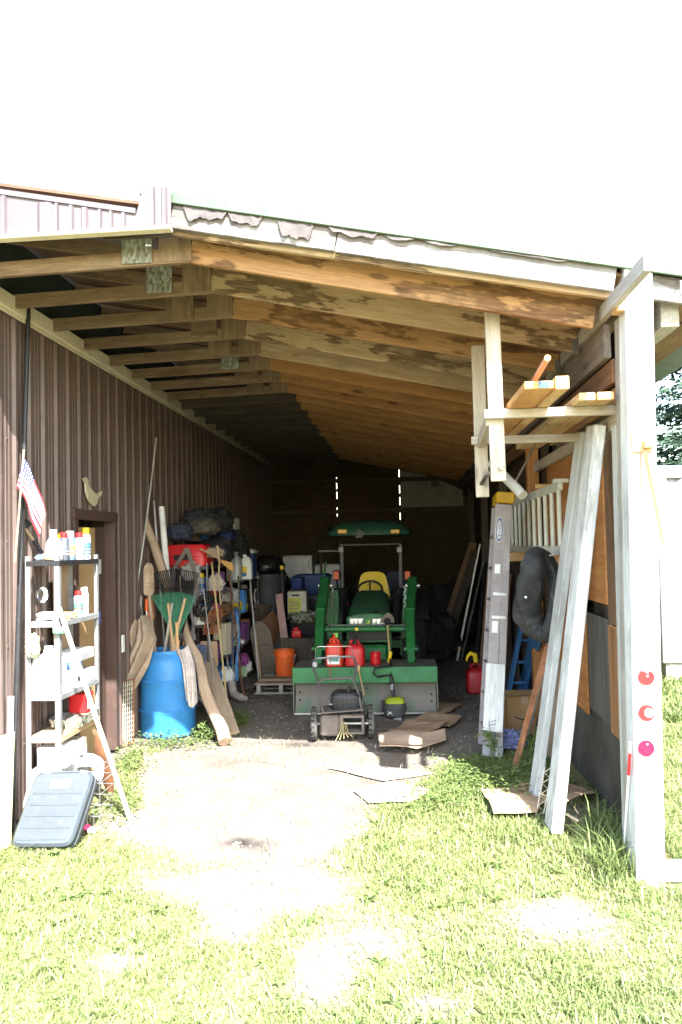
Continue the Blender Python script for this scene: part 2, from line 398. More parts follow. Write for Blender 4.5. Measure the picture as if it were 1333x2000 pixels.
# ------------------------------------------------------------------ barn on the left (metal siding)
barn = thing('metal_barn', 'brown ribbed metal barn wall with narrow doorway and cream eave trim', 'barn', (XL - .2, 10, 0))
DY0, DY1, DZ = 6.50, 7.42, 2.10
WT = 3.47
def panel(y0, y1, z0, z1):
    """vertical sheet with trapezoid ribs, on plane X = XL"""
    prof = []; y = y0
    pitch = 0.2286
    k0 = math.floor(y0 / pitch)
    ys = set([y0, y1])
    pts = []
    for k in range(k0 - 1, int(y1 / pitch) + 2):
        c = k * pitch
        pts += [(c - .032, 0), (c - .014, .02), (c + .014, .02), (c + .032, 0), (c + .09, 0), (c + .097, .005), (c + .108, 0), (c + .14, 0), (c + .147, .005), (c + .158, 0)]
    pts = [(a, b) for a, b in pts if y0 <= a <= y1]
    pts = [(y0, 0)] + pts + [(y1, 0)]
    m = MB(); n = len(pts)
    vs = [(XL + b, a, z0) for a, b in pts] + [(XL + b, a, z1) for a, b in pts] + [(XL - .012, a, z0) for a, b in pts] + [(XL - .012, a, z1) for a, b in pts]
    fs = []
    for i in range(n - 1):
        fs.append([i, i + 1, n + i + 1, n + i]); fs.append([2 * n + i + 1, 2 * n + i, 3 * n + i, 3 * n + i + 1])
        fs.append([i + 1, i, 2 * n + i, 2 * n + i + 1]); fs.append([n + i, n + i + 1, 3 * n + i + 1, 3 * n + i])
    fs += [[0, n, 3 * n, 2 * n], [n - 1, 3 * n - 1, 4 * n - 1, 2 * n - 1]]
    return m.add(vs, fs)
y = 4.40
while y < YB + 0.05:
    y1 = min(y + 0.9144, YB + .1)
    segs = [(y, y1, 0.03, WT)]
    a, b = max(y, DY0), min(y1, DY1)
    if b - a > 0.02:
        segs = [(a, b, DZ, WT)]
        if a - y > .02: segs.append((y, a, .03, WT))
        if y1 - b > .02: segs.append((b, y1, .03, WT))
    ms = [panel(*q) for q in segs]; m = ms[-1]
    for zz in (0.5, 1.2, 1.9, 2.6, 3.25):
        for yy in (y + .06, y + .29, y + .52, y + .75):
            if yy < y1 and not (DY0 - .05 < yy < DY1 + .05 and zz < DZ): m.lathe((XL, yy, zz), [(.011, 0), (.009, .005), (.0, .006)], 6, (1, 0, 0))
    for q in ms: stuff(q.build('siding_panel', SIDING, barn, False)) if False else q.build('siding_panel', SIDING, barn, False)
    y += 0.9144
# eave trim in three lengths, joints left open a little
def Ytrim(px): return XL * -F / (787 - px)
for a, b in ((4.4, 7.25), (7.257, 9.75), (9.757, YB)):
    MB().box(XL - .015, XL + .045, a, b, WT + .002, WT + .115, .006).build('eave_trim', CREAM, barn)
    MB().box(XL + .024, XL + .034, a, b, WT - .03, WT + .002, .002).build('drip_flange', CREAM, barn)
TEAL = paint((0.022, 0.034, 0.034), 0.8, 0, .3, 3, .4)
MB().box(XL - .10, XL - .05, 4.75, YB, WT + .0, 4.06, .003).build('house_wrap', TEAL, barn)
MB().box(-9, XL - .06, 4.55, 4.62, 0.03, 3.5, .003).build('front_wall', SIDING, barn)
# doorway: frame, inner lining, half-open door
DBR = paint((0.085, 0.052, 0.042), .5, .1, .2, 3, .3)
MB().box(XL - .08, XL + .03, DY0 - .05, DY1 + .05, DZ - .01, DZ + .075).build('door_header', DBR, barn)
for yy in (DY0, DY1): MB().box(XL - .08, XL + .027, yy - .04, yy + .04, 0.02, DZ - .012).build('door_jamb', DBR, barn)
dp = MB().box(XL - .10, XL - .065, 7.12, 7.37, 0.04, DZ - .06, .003).build('door_panel', DBR, barn)
MB().box(XL - .064, XL - .060, 7.16, 7.27, 1.62, 1.75, .001).build('notice', paint((.5, .5, .5), .8), dp)
MB().box(XL - .064, XL - .060, 7.18, 7.25, 1.18, 1.29, .001).build('tape', paint((.10, .12, .40), .6), dp)
MB().box(XL - .075, XL - .05, 6.545, 7.10, .03, DZ - .07, .003).build('tan_lining', paint((.36, .24, .115), .8, 0, .2, 2, .2), barn)
MB().box(XL - .9, XL - .86, 5.9, 8.2, 0.02, DZ + .3).build('inner_wall', paint((.42, .29, .15), .8, 0, .2, 2, .2), barn)
MB().box(XL - .86, XL - .06, 7.44, 7.47, 0.02, DZ + .3).build('inner_partition', W_DARK, barn)
MB().box(XL - .86, XL - .06, 5.86, 5.9, 0.02, DZ + .3).build('inner_partition', W_DARK, barn)
MB().box(XL - .86, XL - .06, 5.9, 7.44, DZ + .3, DZ + .34).build('inner_ceiling', W_DARK, barn)
# gable sheets over the front, brown metal with ribs
YG = 4.53
def gable_sheet(poly, ribs, thick=.012):
    P = [W(a, b, Y=YG) for a, b in poly]
    m = MB().prism([(p.x, YG, p.z) for p in P], (0, thick, 0))
    def zspan(x):
        zs = []
        for i in range(len(P)):
            a, b = P[i], P[(i + 1) % len(P)]
            if abs(a.x - b.x) > 1e-6 and min(a.x, b.x) <= x <= max(a.x, b.x): zs.append(a.z + (b.z - a.z) * (x - a.x) / (b.x - a.x))
        return min(zs), max(zs)
    for px, w in ribs:
        x = W(px, 420, Y=YG).x
        z0 = max(zspan(x - w)[0], zspan(x + w)[0]) + .004; z1 = min(zspan(x - w)[1], zspan(x + w)[1]) - .004
        m.add([(x - w, YG, z0), (x - w * .5, YG - .018, z0), (x + w * .5, YG - .018, z0), (x + w, YG, z0), (x - w, YG, z1), (x - w * .5, YG - .018, z1), (x + w * .5, YG - .018, z1), (x + w, YG, z1)],
              [[0, 1, 5, 4], [1, 2, 6, 5], [2, 3, 7, 6], [3, 2, 1, 0], [4, 5, 6, 7]])
    return m
gs = gable_sheet([(-700, 275), (-30, 376), (266, 418), (266, 446), (-30, 466), (-700, 516)], [(8, .02), (88, .045), (112, .012), (140, .016), (166, .022), (196, .012), (218, .012), (242, .016)] + [(-30 - 80 * k, .02) for k in range(8)])
gs.build('gable_sheet', GABLE, barn, False)
gable_sheet([(266, 420), (281, 363), (334, 365), (334, 441), (266, 446)], [(300, .012), (322, .018)]).build('gable_sheet', GABLE, barn, False)
a, b = W(-30, 470, Y=YG), W(334, 444, Y=YG)
MB().beam((-4.5, YG + .01, a.z - .01), (b.x, YG + .01, b.z - .004), .07, .022).build('soffit_edge', CREAM, barn)
# barn roof: slopes down toward the lean-to, seen only by its edge
rz = W(266, 418, Y=YG); rz0 = W(-30, 376, Y=YG); sl = (rz0.z - rz.z) / (rz0.x - rz.x)
x0 = -8.5
zb_ = lambda x: rz.z + sl * (x - rz.x)
for xa_, xb_, dp_ in ((x0, XL - .12, YB - YG + .2), (XL - .12, rz.x, .60)):
    MB().prism([(xa_, YG - .012, zb_(xa_)), (xb_, YG - .012, zb_(xb_)), (xb_, YG - .012, zb_(xb_) + .03), (xa_, YG - .012, zb_(xa_) + .03)], (0, dp_, 0)).build('barn_roof', GABLE, barn, False)

# ------------------------------------------------------------------ lean-to
lean = thing('lean_to_shed', 'open fronted wooden lean-to shed with stained rafters against the brown barn', 'shed', (-.6, 10.5, 0))
J = W(375, 511, Y=4.81); Rr = W(1150, 637, Y=4.81)
SL = (Rr.z - J.z) / (Rr.x - J.x)
def zr(x): return J.z + SL * (x - J.x)
RH = 0.26
XE = 1.95
ry = [4.81 + 0.61 * k for k in range(20)]
for k, y in enumerate(ry):
    jx = J.x - (0.02 if k % 2 else 0)
    dz = random.uniform(-.008, .008)
    mat = (W_ORANGE if k % 2 == 0 else W_PALE) if k < 4 else (W_PALE if k == 4 else W_ORANGE2)
    if k == 3: mat = W_PALE
    xe = 1.17 if k else 1.15
    m = MB().beam((jx + .004, y + .02, zr(jx) + RH / 2 + dz), (xe, y + .02, zr(xe) + RH / 2 + dz), .04, RH, bev=.003)
    m.build('rafter', mat, lean)
    if 0 < k < 9:
        MB().box(xe - .04, xe - .002, y - .004, y - .001, zr(xe) - .01, zr(xe) + .09, .0008).build('joist_hanger', paint((.16, .16, .165), .5, .6), lean)
    # left-hand truss tails
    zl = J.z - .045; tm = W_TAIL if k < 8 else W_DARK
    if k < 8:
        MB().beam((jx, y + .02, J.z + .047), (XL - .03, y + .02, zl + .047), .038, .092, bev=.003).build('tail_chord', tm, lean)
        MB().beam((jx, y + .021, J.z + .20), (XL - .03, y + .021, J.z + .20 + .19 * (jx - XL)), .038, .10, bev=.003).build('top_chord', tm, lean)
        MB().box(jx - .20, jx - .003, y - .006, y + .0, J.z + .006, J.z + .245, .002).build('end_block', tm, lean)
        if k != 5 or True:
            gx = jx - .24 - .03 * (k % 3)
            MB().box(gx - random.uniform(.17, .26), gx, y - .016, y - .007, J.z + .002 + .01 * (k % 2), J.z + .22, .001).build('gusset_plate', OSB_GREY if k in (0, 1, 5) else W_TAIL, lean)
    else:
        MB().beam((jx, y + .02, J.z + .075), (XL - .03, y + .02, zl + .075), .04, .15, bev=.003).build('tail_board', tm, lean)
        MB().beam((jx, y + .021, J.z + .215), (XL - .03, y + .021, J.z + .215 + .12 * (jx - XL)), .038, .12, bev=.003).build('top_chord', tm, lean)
# roof deck: boards under the metal, left and right of the joint
x = J.x
DECK = wood((0.22, 0.14, 0.08), (0.32, 0.21, 0.12), stain=.4, grime=.4)
while x < XE - .05:
    xb = min(x + .3, XE)
    MB().beam(((x + xb) / 2, YF + .03, zr((x + xb) / 2) + RH + .012), ((x + xb) / 2, YB + .1, zr((x + xb) / 2) + RH + .012), xb - x - .004, .019, up=(-SL, 0, 1), bev=.002).build('deck_board', DECK, lean)
    x = xb
MB().prism([(J.x - .02, YF + .06, J.z + .262), (XL - .11, YF + .06, J.z + .262 + .19 * (J.x - XL + .06)), (XL - .11, YF + .06, J.z + .282 + .19 * (J.x - XL + .06)), (J.x - .02, YF + .06, J.z + .282)], (0, YB - YF, 0)).build('tail_deck', wood((.11, .062, .038), (.18, .105, .065), grime=.5), lean)
GRN = paint((0.085, 0.125, 0.08), 0.4, .2, .12, 3, .15)
m = MB(); zt = RH + .10
P0, P1 = W(336, 380, Y=YF - .035), W(1330, 522, Y=YF - .035)
rs = (P1.z - P0.z) / (P1.x - P0.x); ztop = lambda x: P0.z + rs * (x - P0.x)
m.prism([(J.x - .25, YF - .03, ztop(J.x - .25) - .02), (2.2, YF - .03, ztop(2.2) - .02), (2.2, YF - .03, ztop(2.2) + .012), (J.x - .25, YF - .03, ztop(J.x - .25) + .012)], (0, YB - YF + .2, 0))
m.build('metal_roofing', GRN, lean, False)
MB().beam((P0.x, YF - .038, ztop(P0.x) - .02), (2.2, YF - .038, ztop(2.2) - .02), .02, .066, bev=.004).build('drip_edge', GRN, lean)
for k in range(16):
    xx = P0.x + .1 + k * .22; MB().lathe((xx, YF - .048, ztop(xx) - .01), [(.008, 0), (.006, .004), (0, .005)], 6, (0, -1, 0)).build('roof_screw', STEEL, lean)
# fascia of weathered boards
f0, f1 = W(336, 420, Y=YF), W(1201, 541, Y=YF); fs_ = (f1.z - f0.z) / (f1.x - f0.x)
ht0 = (W(336, 447, Y=YF).z - W(336, 400, Y=YF).z)
fz = lambda x, py0, py1: W(336, py0, Y=YF).z + (W(1201, py1, Y=YF).z - W(336, py0, Y=YF).z) * (x - f0.x) / (f1.x - f0.x)
def fascia(xa, xb, t0, t1, b0, b1, th, yo, name, mat):
    za, zb, zc, zd = fz(xa, b0, b1), fz(xb, b0, b1), fz(xb, t0, t1), fz(xa, t0, t1)
    h = ((zd - za) + (zc - zb)) / 2
    MB().beam((xa, YF + yo, (za + zd) / 2), (xb, YF + yo, (zb + zc) / 2), th, h, bev=.004).build(name, mat, lean)
fascia(f0.x, -.335, 402, 519, 447, 572, .038, 0, 'fascia_board', W_WEATHER)
fascia(-.330, f1.x, 402, 519, 447, 572, .038, .002, 'fascia_board', W_WEATHER)
fascia(f0.x, f1.x + .02, 388, 507, 401, 518, .03, .006, 'sub_fascia', wood((.30, .15, .10), (.42, .26, .18), grime=.5))
MB().beam((f0.x, YF + .10, fz(f0.x, 447, 572) + .10), (f1.x, YF + .10, fz(f1.x, 447, 572) + .10), .15, .018, up=(-SL, 0, 1)).build('soffit_board', W_PALE, lean)
MB().beam((f0.x, YF + .045, fz(f0.x, 447, 572) + .045), (f1.x + .0, YF + .045, fz(f1.x, 447, 572) + .045), .04, .14, bev=.003).build('inner_fascia', W_PALE, lean)
fe = W(1272, 556, Y=YF + .02)
fascia(fe.x, 2.1, 409, 525, 447, 572, .038, .03, 'fascia_board', W_WEATHER)
q = W(1293, 628, Y=YF + .25)
MB().box(q.x - .05, q.x + .05, YF + .1, YF + .9, q.z - .07, q.z + .08).build('eave_block', W_GREY, lean)
MB().box(-1.70, -1.2, 4.655, 4.675, J.z + .10, 3.775, .002).build('sun_blocker', W_DARK, lean)  # hidden slab added behind the gable sheet to keep sun off the gusset
# torn roofing felt hanging over the fascia
FELT = paint((0.085, 0.072, 0.07), .95, 0, .3, 12, .3, .3)
for (xa, xb, d, sd) in ((358, 442, 32, 1), (446, 512, 30, 2), (543, 612, 42, 3), (640, 740, 20, 4), (745, 900, 15, 5), (930, 1120, 13, 6)):
    def fn(u, v, xa=xa, xb=xb, d=d, sd=sd):
        px = xa + (xb - xa) * u; top = 392 + (px - 336) * (510 - 388) / 865
        n_ = noise.noise(V((u * 3.1, sd * 5.0, 0))); ex = d * (0.85 + .5 * n_ + .08 * noise.noise(V((u * 14, sd, 2)))) * min(1, .35 + 6 * u, .35 + 6 * (1 - u))
        p = W(px, top + v * max(4, ex), Y=YF - .026 - .012 * v + .008 * noise.noise(V((u * 5, v * 3, sd))))
        return p
    MB().surf(fn, 22, 5, .003).build('torn_felt', FELT, lean)
q = W(540, 487, Y=YF + .02)
# outer post (white) with caps
WPOST = wood((.58, .58, .58), (.74, .74, .73), knots=.15, grime=.5, stain=.12)
PYC = 4.66
pb, pt = W(1263, 1682, Y=PYC), W(1240, 505, Y=PYC)
MB().beam((pb.x, PYC, -.05), (pt.x, PYC, pt.z), .15, .15, up=(0, 1, 0), bev=.006).build('post', WPOST, lean)
MB().beam((pb.x - .012, 4.792, -.05), (pt.x - .012, 4.792, pt.z - .3), .13, .10, up=(0, 1, 0), bev=.006).build('post', W_GREY, lean)
q = W(1208, 598, Y=4.62)
MB().rbox((q.x, 4.62, q.z - .04), (.05, .1, .07)).build('shim_block', W_NEW, lean)
q0, q1 = W(1255, 1676, Y=4.47), W(1333, 1676, Y=4.47)
MB().beam((pb.x + .08, 4.64, .04), (2.4, 4.64, .04), .09, .09).build('base_plank', WPOST, lean)
# header beams along the right
hb0 = W(1266, 512, X=1.19)
MB().beam((1.19, hb0.y, hb0.z), (1.19, YB, hb0.z + .005), .04, .085, bev=.004).build('header_beam', W_GREY, lean)
MB().beam((1.215, 4.86, hb0.z - .155), (1.215, YB, hb0.z - .15), .04, .20, bev=.004).build('header_beam', wood((.14, .11, .09), (.24, .20, .165), grime=.5), lean)
MB().beam((1.255, 4.86, hb0.z - .33), (1.255, YB, hb0.z - .33), .04, .14, bev=.004).build('header_beam', W_BROWN, lean)
# right wall: sheets and boards, each a piece of its own, set at slightly different depths
def rw(y0, y1, z0, z1, mat, name='wall_board', x=0, th=.014):
    MB().box(XR + x, XR + x + th, y0, y1, z0, z1, .002).build(name, mat, lean)
zt_ = hb0.z - .4
PANEL_G = wood((.10, .095, .085), (.17, .16, .15), grain=.6, grime=.6)
rw(5.0, 5.535, .575, 1.27, W_PLY if False else wood((.36, .18, .085), (.45, .26, .13), grain=.5, knots=.15, grime=.2))
rw(5.08, 5.50, 1.285, 2.45, wood((.22, .13, .08), (.31, .20, .13), grain=.5, knots=.2, grime=.4))
rw(5.54, 6.21, .60, 1.30, PANEL_G, x=.016)
rw(4.86, 5.05, 1.285, 2.42, W_DARK, x=.02)
rw(5.56, 7.62, 1.40, 2.52, W_PLY, x=.003)
rw(4.78, 7.2, 2.46, zt_ + .12, wood((.30, .23, .18), (.42, .34, .28), grain=.4, knots=.2, grime=.3), x=.018)
rw(6.22, 7.62, .55, 1.395, W_PLY, x=.002)
MUD = paint((0.085, 0.078, 0.068), .95, 0, .45, 3, .5, .3)
rw(5.05, 9.0, -.02, .62, MUD, 'skirt_board', x=.034)
rw(4.86, 5.04, -.02, .60, wood((.36, .33, .30), (.50, .47, .43), grime=.4), 'skirt_board', x=.0)
MB().box(XR - .012, XR + .03, 5.06, 5.15, -.02, .62, .003).build('skirt_batten', W_GREY, lean)
yy = 7.64
k = 0
while yy < YB:
    y1 = min(yy + 1.21, YB)
    gap = .012 if k not in (1, 3) else .035
    rw(yy + gap, y1, .0 if yy > 9 else .62, 1.95, OSB if k % 2 else W_DARK, x=.02)
    rw(yy + gap, y1, 1.965, zt_ + .25, OSB, x=.02)
    yy = y1; k += 1
for yp in (5.62, 8.0, 10.4, 12.8, 15.2):
    MB().box(XR - .11 if yp > 6 else XR + .04, XR - .003 if yp > 6 else XR + .13, yp, yp + .13, -.02, zt_ + .1).build('wall_post', W_PLY if yp == 8.0 else W_DARK, lean)
MB().box(XR + .085, XR + .10, 5.3, 13.6, .0, zt_ + .45, .002).build('leak_backing', W_DARK, lean)  # unseen backing added behind the boards to stop daylight leaks, slit left far back
MB().box(XR + .085, XR + .10, 13.63, YB, .0, zt_ + .45, .002).build('leak_backing', W_DARK, lean)
# back wall: sheets with daylight cracks, girts, pale patch
xs_ = [XL - .05, W(658, 960, Y=YB).x, W(781, 960, Y=YB).x, XR + .1]
for i in range(3):
    MB().box(xs_[i] + (.004 if i else 0), xs_[i + 1] - .006, YB + .02, YB + .035, .0, 2.44, .002).build('back_sheet', OSB, lean)
    MB().box(xs_[i] + (.005 if i else 0), xs_[i + 1] - .006, YB + .036, YB + .05, 2.40, 4.0 if i < 1 else (3.78 if i < 2 else 3.6), .002).build('back_sheet', OSB, lean)
for i in (1, 2):
    xx = xs_[i] + .003
    for z0, z1 in (((0, 2.42), (2.60, 2.78), (2.92, 2.98), (3.22, 4.0)) if i == 1 else ((0, 2.05), (2.20, 2.32), (2.46, 2.62), (2.78, 2.86), (3.02, 3.12), (3.35, 3.6))):
        MB().box(xx - .04, xx + .04, YB + .055, YB + .07, z0, z1, .002).build('crack_blocker', W_DARK, lean)  # unseen strips added behind the cracks to shorten and break up the daylight
for py0, py1 in ((942, 933), (1003, 992)):
    p, q = W(537, py0, Y=YB), W(918, py1, Y=YB)
    MB().beam((XL, YB - .02, p.z), (XR, YB - .02, q.z), .06, .09).build('girt', W_DARK, lean)
a_, b_, c_, d_ = rect(783, 925, 905, 990, YB - .06)
m = MB().prism([(a_, YB - .0, c_), (b_, YB - .0, c_), (b_, YB - .0, c_ + .33), (a_ + .4, YB - .0, d_ + .03), (a_, YB, d_ + .08)], (0, .012, 0)); m.build('pale_patch', paint((.26, .25, .23), .8, 0, .2, 3, .3), lean)
MB().box(a_ + .62, a_ + .78, YB - .012, YB - .002, d_ - .26, d_ - .03, .002).build('vent_plate', BLACK, lean)
# ================================================================== OBJECT HELPERS
def loft(m, c, rings, n=24, p=4.0, rz=0.0):
    """closed body from superellipse rings (z, half width, half depth[, dx, dy])"""
    c = V(c); vs, fs = [], []; e = 2 / p; cr, sr = math.cos(rz), math.sin(rz)
    for r in rings:
        ox, oy = (r[3], r[4]) if len(r) > 4 else (0, 0)
        for k in range(n):
            t = 2 * math.pi * (k + .5) / n; a, b = math.cos(t), math.sin(t)
            x = math.copysign(abs(a) ** e, a) * r[1] + ox; y = math.copysign(abs(b) ** e, b) * r[2] + oy
            vs.append(c + V((x * cr - y * sr, x * sr + y * cr, r[0])))
    for i in range(len(rings) - 1):
        for k in range(n):
            k2 = (k + 1) % n; fs.append([i * n + k, i * n + k2, (i + 1) * n + k2, (i + 1) * n + k])
    fs.append(list(range(n))[::-1]); fs.append([(len(rings) - 1) * n + k for k in range(n)])
    return m.add(vs, fs, [tuple(q - c) for q in vs])
def lx(px, Y, py=1100): return W(px, py, Y=Y).x
def spray(x, y, z, r, h, body, cap, label, group=None, name='spray_can', tilt=0):
    t = thing(name, label, 'can', (x, y, z), group)
    MB().lathe((x, y, z), [(r * .96, 0), (r, .004), (r, h * .74), (r * .9, h * .79), (r * .6, h * .82)], 18).build('can_body', body, t)
    MB().lathe((x, y, z + h * .815), [(r * .8, 0), (r * .82, .005), (r * .78, h * .17), (r * .7, h * .185)], 18).build('cap', cap, t)
    i_ = len(WL); pal = [(.05, .12, .35), (.45, .05, .05), (.1, .1, .11), (.55, .45, .1), (.08, .3, .2), (.4, .42, .45)]
    lb = MB().lathe((x, y, z + h * .14), [(r + .0004, 0), (r + .0008, .001), (r + .0008, h * .38), (r + .0004, h * .38 + .001)], 18).build('label_band', paint(pal[i_ % 6], .4, 0, .3, 60, .1), t)
    for k in range(3): MB().lathe((x, y, z + h * (.2 + .1 * k)), [(r + .001, 0), (r + .0014, .001), (r + .0014, h * .03), (r + .001, h * .03 + .001)], 18).build('label_stripe', paint(pal[(i_ + 2 + k) % 6] if k else (.6, .6, .6), .4), lb)
    return t
def bucket(x, y, r, h, mat, label, cat='bucket', bail=True, z=0):
    t = thing('bucket', label, cat, (x, y, z))
    MB().lathe((x, y, z), [(r * .82, 0), (r * .84, .01), (r * .97, h * .78), (r * 1.05, h * .79), (r * 1.05, h * .86), (r * .99, h * .87), (r, h * .97), (r * 1.05, h * .975), (r * 1.05, h), (r * .96, h), (r * .8, .03), (0.001, .03)], 28).build('pail', mat, t)
    if bail:
        pts = [(x + r * 1.06 * math.cos(a), y - .01 - r * .9 * math.sin(a) * .5, z + h * .82 - r * 1.1 * math.sin(a)) for a in [math.pi * i / 12 for i in range(13)]]
        MB().tube(pts, .003, 6).build('bail_handle', STEEL, t)
    return t
def crate(x0, x1, y0, y1, z0, z1, mat, name, label, cat, lid=None, group=None, rz=0):
    """lidded bin or cooler: tapered shell + lid with overhang"""
    cx, cy = (x0 + x1) / 2, (y0 + y1) / 2; w, d, h = (x1 - x0) / 2, (y1 - y0) / 2, z1 - z0
    t = thing(name, label, cat, (cx, cy, z0), group)
    m = loft(MB(), (cx, cy, z0), [(0, w * .88, d * .88), (.01, w * .9, d * .9), (h * .8, w * .96, d * .96), (h * .805, w * 1.0, d * 1.0), (h * .86, w * 1.0, d * 1.0)], 28, 7, rz); m.build('bin_body', mat, t)
    m = loft(MB(), (cx, cy, z0), [(h * .862, w * 1.03, d * 1.03), (h * .93, w * 1.03, d * 1.03), (h * .94, w * .9, d * .9), (h, w * .86, d * .86)], 28, 7, rz); m.build('lid', lid or mat, t)
    return t
def carton(cx, cy, z, sx, sy, sz, rz, mat, label, flaps=True, name='cardboard_box', th=.006):
    """open carton: four walls, bottom, folded flaps"""
    t = thing(name, label, 'box', (cx, cy, z)); R = Matrix.Rotation(rz, 3, 'Z')
    def wallp(a, b, h0, h1):
        a, b = V((*a, 0)), V((*b, 0)); n_ = (b - a).cross(V((0, 0, 1))).normalized() * th
        P = [a, b, b + V((0, 0, h1)), a + V((0, 0, h1))]
        return [V((cx, cy, z)) + R @ p for p in P], R @ n_
    c = [(-sx / 2, -sy / 2), (sx / 2, -sy / 2), (sx / 2, sy / 2), (-sx / 2, sy / 2)]
    for i in range(4):
        P, n_ = wallp(c[i], c[(i + 1) % 4], 0, sz); MB().prism(P, -n_ if True else n_).build('side_panel', mat, t, False)
    MB().prism([V((cx, cy, z)) + R @ V((a, b, .003)) for a, b in c], (0, 0, .004)).build('bottom_panel', mat, t, False)
    if flaps:
        for i in range(4):
            a, b = V((*c[i], sz)), V((*c[(i + 1) % 4], sz)); o = (b - a).cross(V((0, 0, 1))).normalized()
            dr = o * random.uniform(.10, .16) + V((0, 0, random.uniform(-.06, .1)))
            dr = dr * (sx * .9)
            P = [V((cx, cy, z)) + R @ q for q in (a + (b - a) * .01 + V((0, 0, .002)), b - (b - a) * .01 + V((0, 0, .002)), b - (b - a) * .04 + dr, a + (b - a) * .04 + dr)]
            MB().prism(P, (0, 0, .005)).build('flap', mat, t, False)
    return t
def heap(x, y, z, r, mat, name, label, cat, seed=1, amp=.22, fr=2.6, pw=.8, group=None):
    return one(MB().blob((x, y, z), r, amp, fr, seed, 30, 18, True, pw), name, mat, label, cat, group)
def stick(p0, p1, r, mat, name, label, cat, n=10, bend=0.0, group=None, taper=1.0):
    p0, p1 = V(p0), V(p1); k = 7
    so = (p1 - p0).orthogonal().normalized()
    pts = [p0.lerp(p1, i / k) + so * bend * math.sin(math.pi * i / k) for i in range(k + 1)]
    return one(MB().tube(pts, [r * (1 + (taper - 1) * i / k) for i in range(k + 1)], n), name, mat, label, cat, group)
def textmesh(txt, size, origin, right, up, mat, parent, name='lettering', extr=.0006):
    cu = bpy.data.curves.new('t', 'FONT'); cu.body = txt; cu.size = size; cu.align_x = 'CENTER'; cu.align_y = 'CENTER'; cu.extrude = extr
    ob = bpy.data.objects.new('t', cu); COL.objects.link(ob)
    me = bpy.data.meshes.new_from_object(ob); bpy.data.objects.remove(ob); bpy.data.curves.remove(cu)
    r, u = V(right).normalized(), V(up).normalized(); n_ = r.cross(u); o = V(origin)
    m = MB().add([o + r * v.co.x + u * v.co.y + n_ * v.co.z for v in me.vertices], [list(p.vertices) for p in me.polygons])
    bpy.data.meshes.remove(me)
    return m.build(name, mat, parent, False)

# ================================================================== LEFT: black post shelving by the door
SX0, SX1, SY0, SY1 = -2.60, -2.36, 5.53, 6.27
SH = [1.765, 1.345, 0.845, 0.56, 0.16]
rk = thing('metal_shelving', 'tall narrow steel shelving crammed with cans and jugs beside the barn door', 'shelving', (-2.48, 5.9, 0))
PALE = paint((.30, .31, .315), .45, .3, .3, 8, .5)
for x, y in ((SX0, SY0), (SX1, SY0), (SX0, SY1), (SX1, SY1)):
    m = MB(); sx = 1 if x == SX0 else -1; sy = 1 if y == SY0 else -1
    m.add([(x, y, -.01), (x + sx * .035, y, -.01), (x + sx * .035, y + sy * .004, -.01), (x + sx * .004, y + sy * .004, -.01), (x + sx * .004, y + sy * .035, -.01), (x, y + sy * .035, -.01)] +
          [(x, y, 1.80), (x + sx * .035, y, 1.80), (x + sx * .035, y + sy * .004, 1.80), (x + sx * .004, y + sy * .004, 1.80), (x + sx * .004, y + sy * .035, 1.80), (x, y + sy * .035, 1.80)],
          [[i, (i + 1) % 6, 6 + (i + 1) % 6, 6 + i] for i in range(6)] + [[5, 4, 3, 2, 1, 0], [6, 7, 8, 9, 10, 11]])
    m.build('post', PALE, rk, False)
for k, z in enumerate(SH):
    mt = BLACK if k == 0 else (PALE if k < 3 else W_HANDLE)
    sh = MB().box(SX0 + .006, SX1 - .006, SY0 + .006, SY1 - .006, z - .006, z, .002).build('shelf', mt, rk)
    MB().box(SX0 + .006, SX1 + .003, SY0 - .004, SY0 + .005, z - .035, z + .002, .002).build('shelf_lip', mt, sh)
    MB().box(SX1 - .005, SX1 + .004, SY0 + .006, SY1 - .006, z - .035, z + .002, .002).build('shelf_lip', mt, sh)
MB().box(SX0 + .002, SX0 + .005, 5.98, 6.25, .86, 1.74, .001).build('back_board', CARD, rk)
Z0, Z1, Z2, Z3, Z4 = SH
BL2 = paint((.12, .22, .45), .4, 0, .2, 20, .1)
spray(-2.41, 5.74, Z0, .034, .20, paint((.10, .11, .13), .35, .2, .2, 20), RED, 'black aerosol can with red cap on top shelf', 'aerosol cans on the shelving')
spray(-2.42, 5.87, Z0, .036, .21, BL2, WHITE, 'blue and white aerosol can with white cap on top shelf', 'aerosol cans on the shelving')
spray(-2.47, 5.83, Z0, .030, .19, paint((.45, .47, .15), .4), YELLOW, 'yellow-green aerosol can behind the blue and white can', 'aerosol cans on the shelving')
spray(-2.41, 6.02, Z0, .033, .20, WHITE, RED, 'plain white aerosol can with dark red cap on top shelf', 'aerosol cans on the shelving')
spray(-2.41, 6.15, Z0, .034, .24, WHITE, YELLOW, 'tall white aerosol can with bright yellow cap on top shelf', 'aerosol cans on the shelving')
# white jug with long neck, rag lumps, gourd
t = thing('jug', 'round white plastic jug on top shelf beside the mallet', 'jug', (-2.44, 5.63, Z0))
MB().lathe((-2.44, 5.63, Z0), [(.05, 0), (.06, .01), (.062, .10), (.05, .135), (.025, .16), (.022, .19)], 20).build('jug_body', WHITE, t)
MB().lathe((-2.44, 5.63, Z0 + .19), [(.024, 0), (.024, .025), (.02, .028)], 14).build('cap', WHITE, t)
heap(-2.50, 5.58, Z0, (.05, .03, .025), paint((.35, .42, .55), .9), 'rag', 'crumpled blue-white rag on top shelf corner', 'rag', 3)
heap(-2.43, 5.56, Z0, (.05, .035, .035), paint((.55, .33, .18), .8), 'gourd', 'small dried tan gourd on top shelf corner', 'gourd', 5, .1)
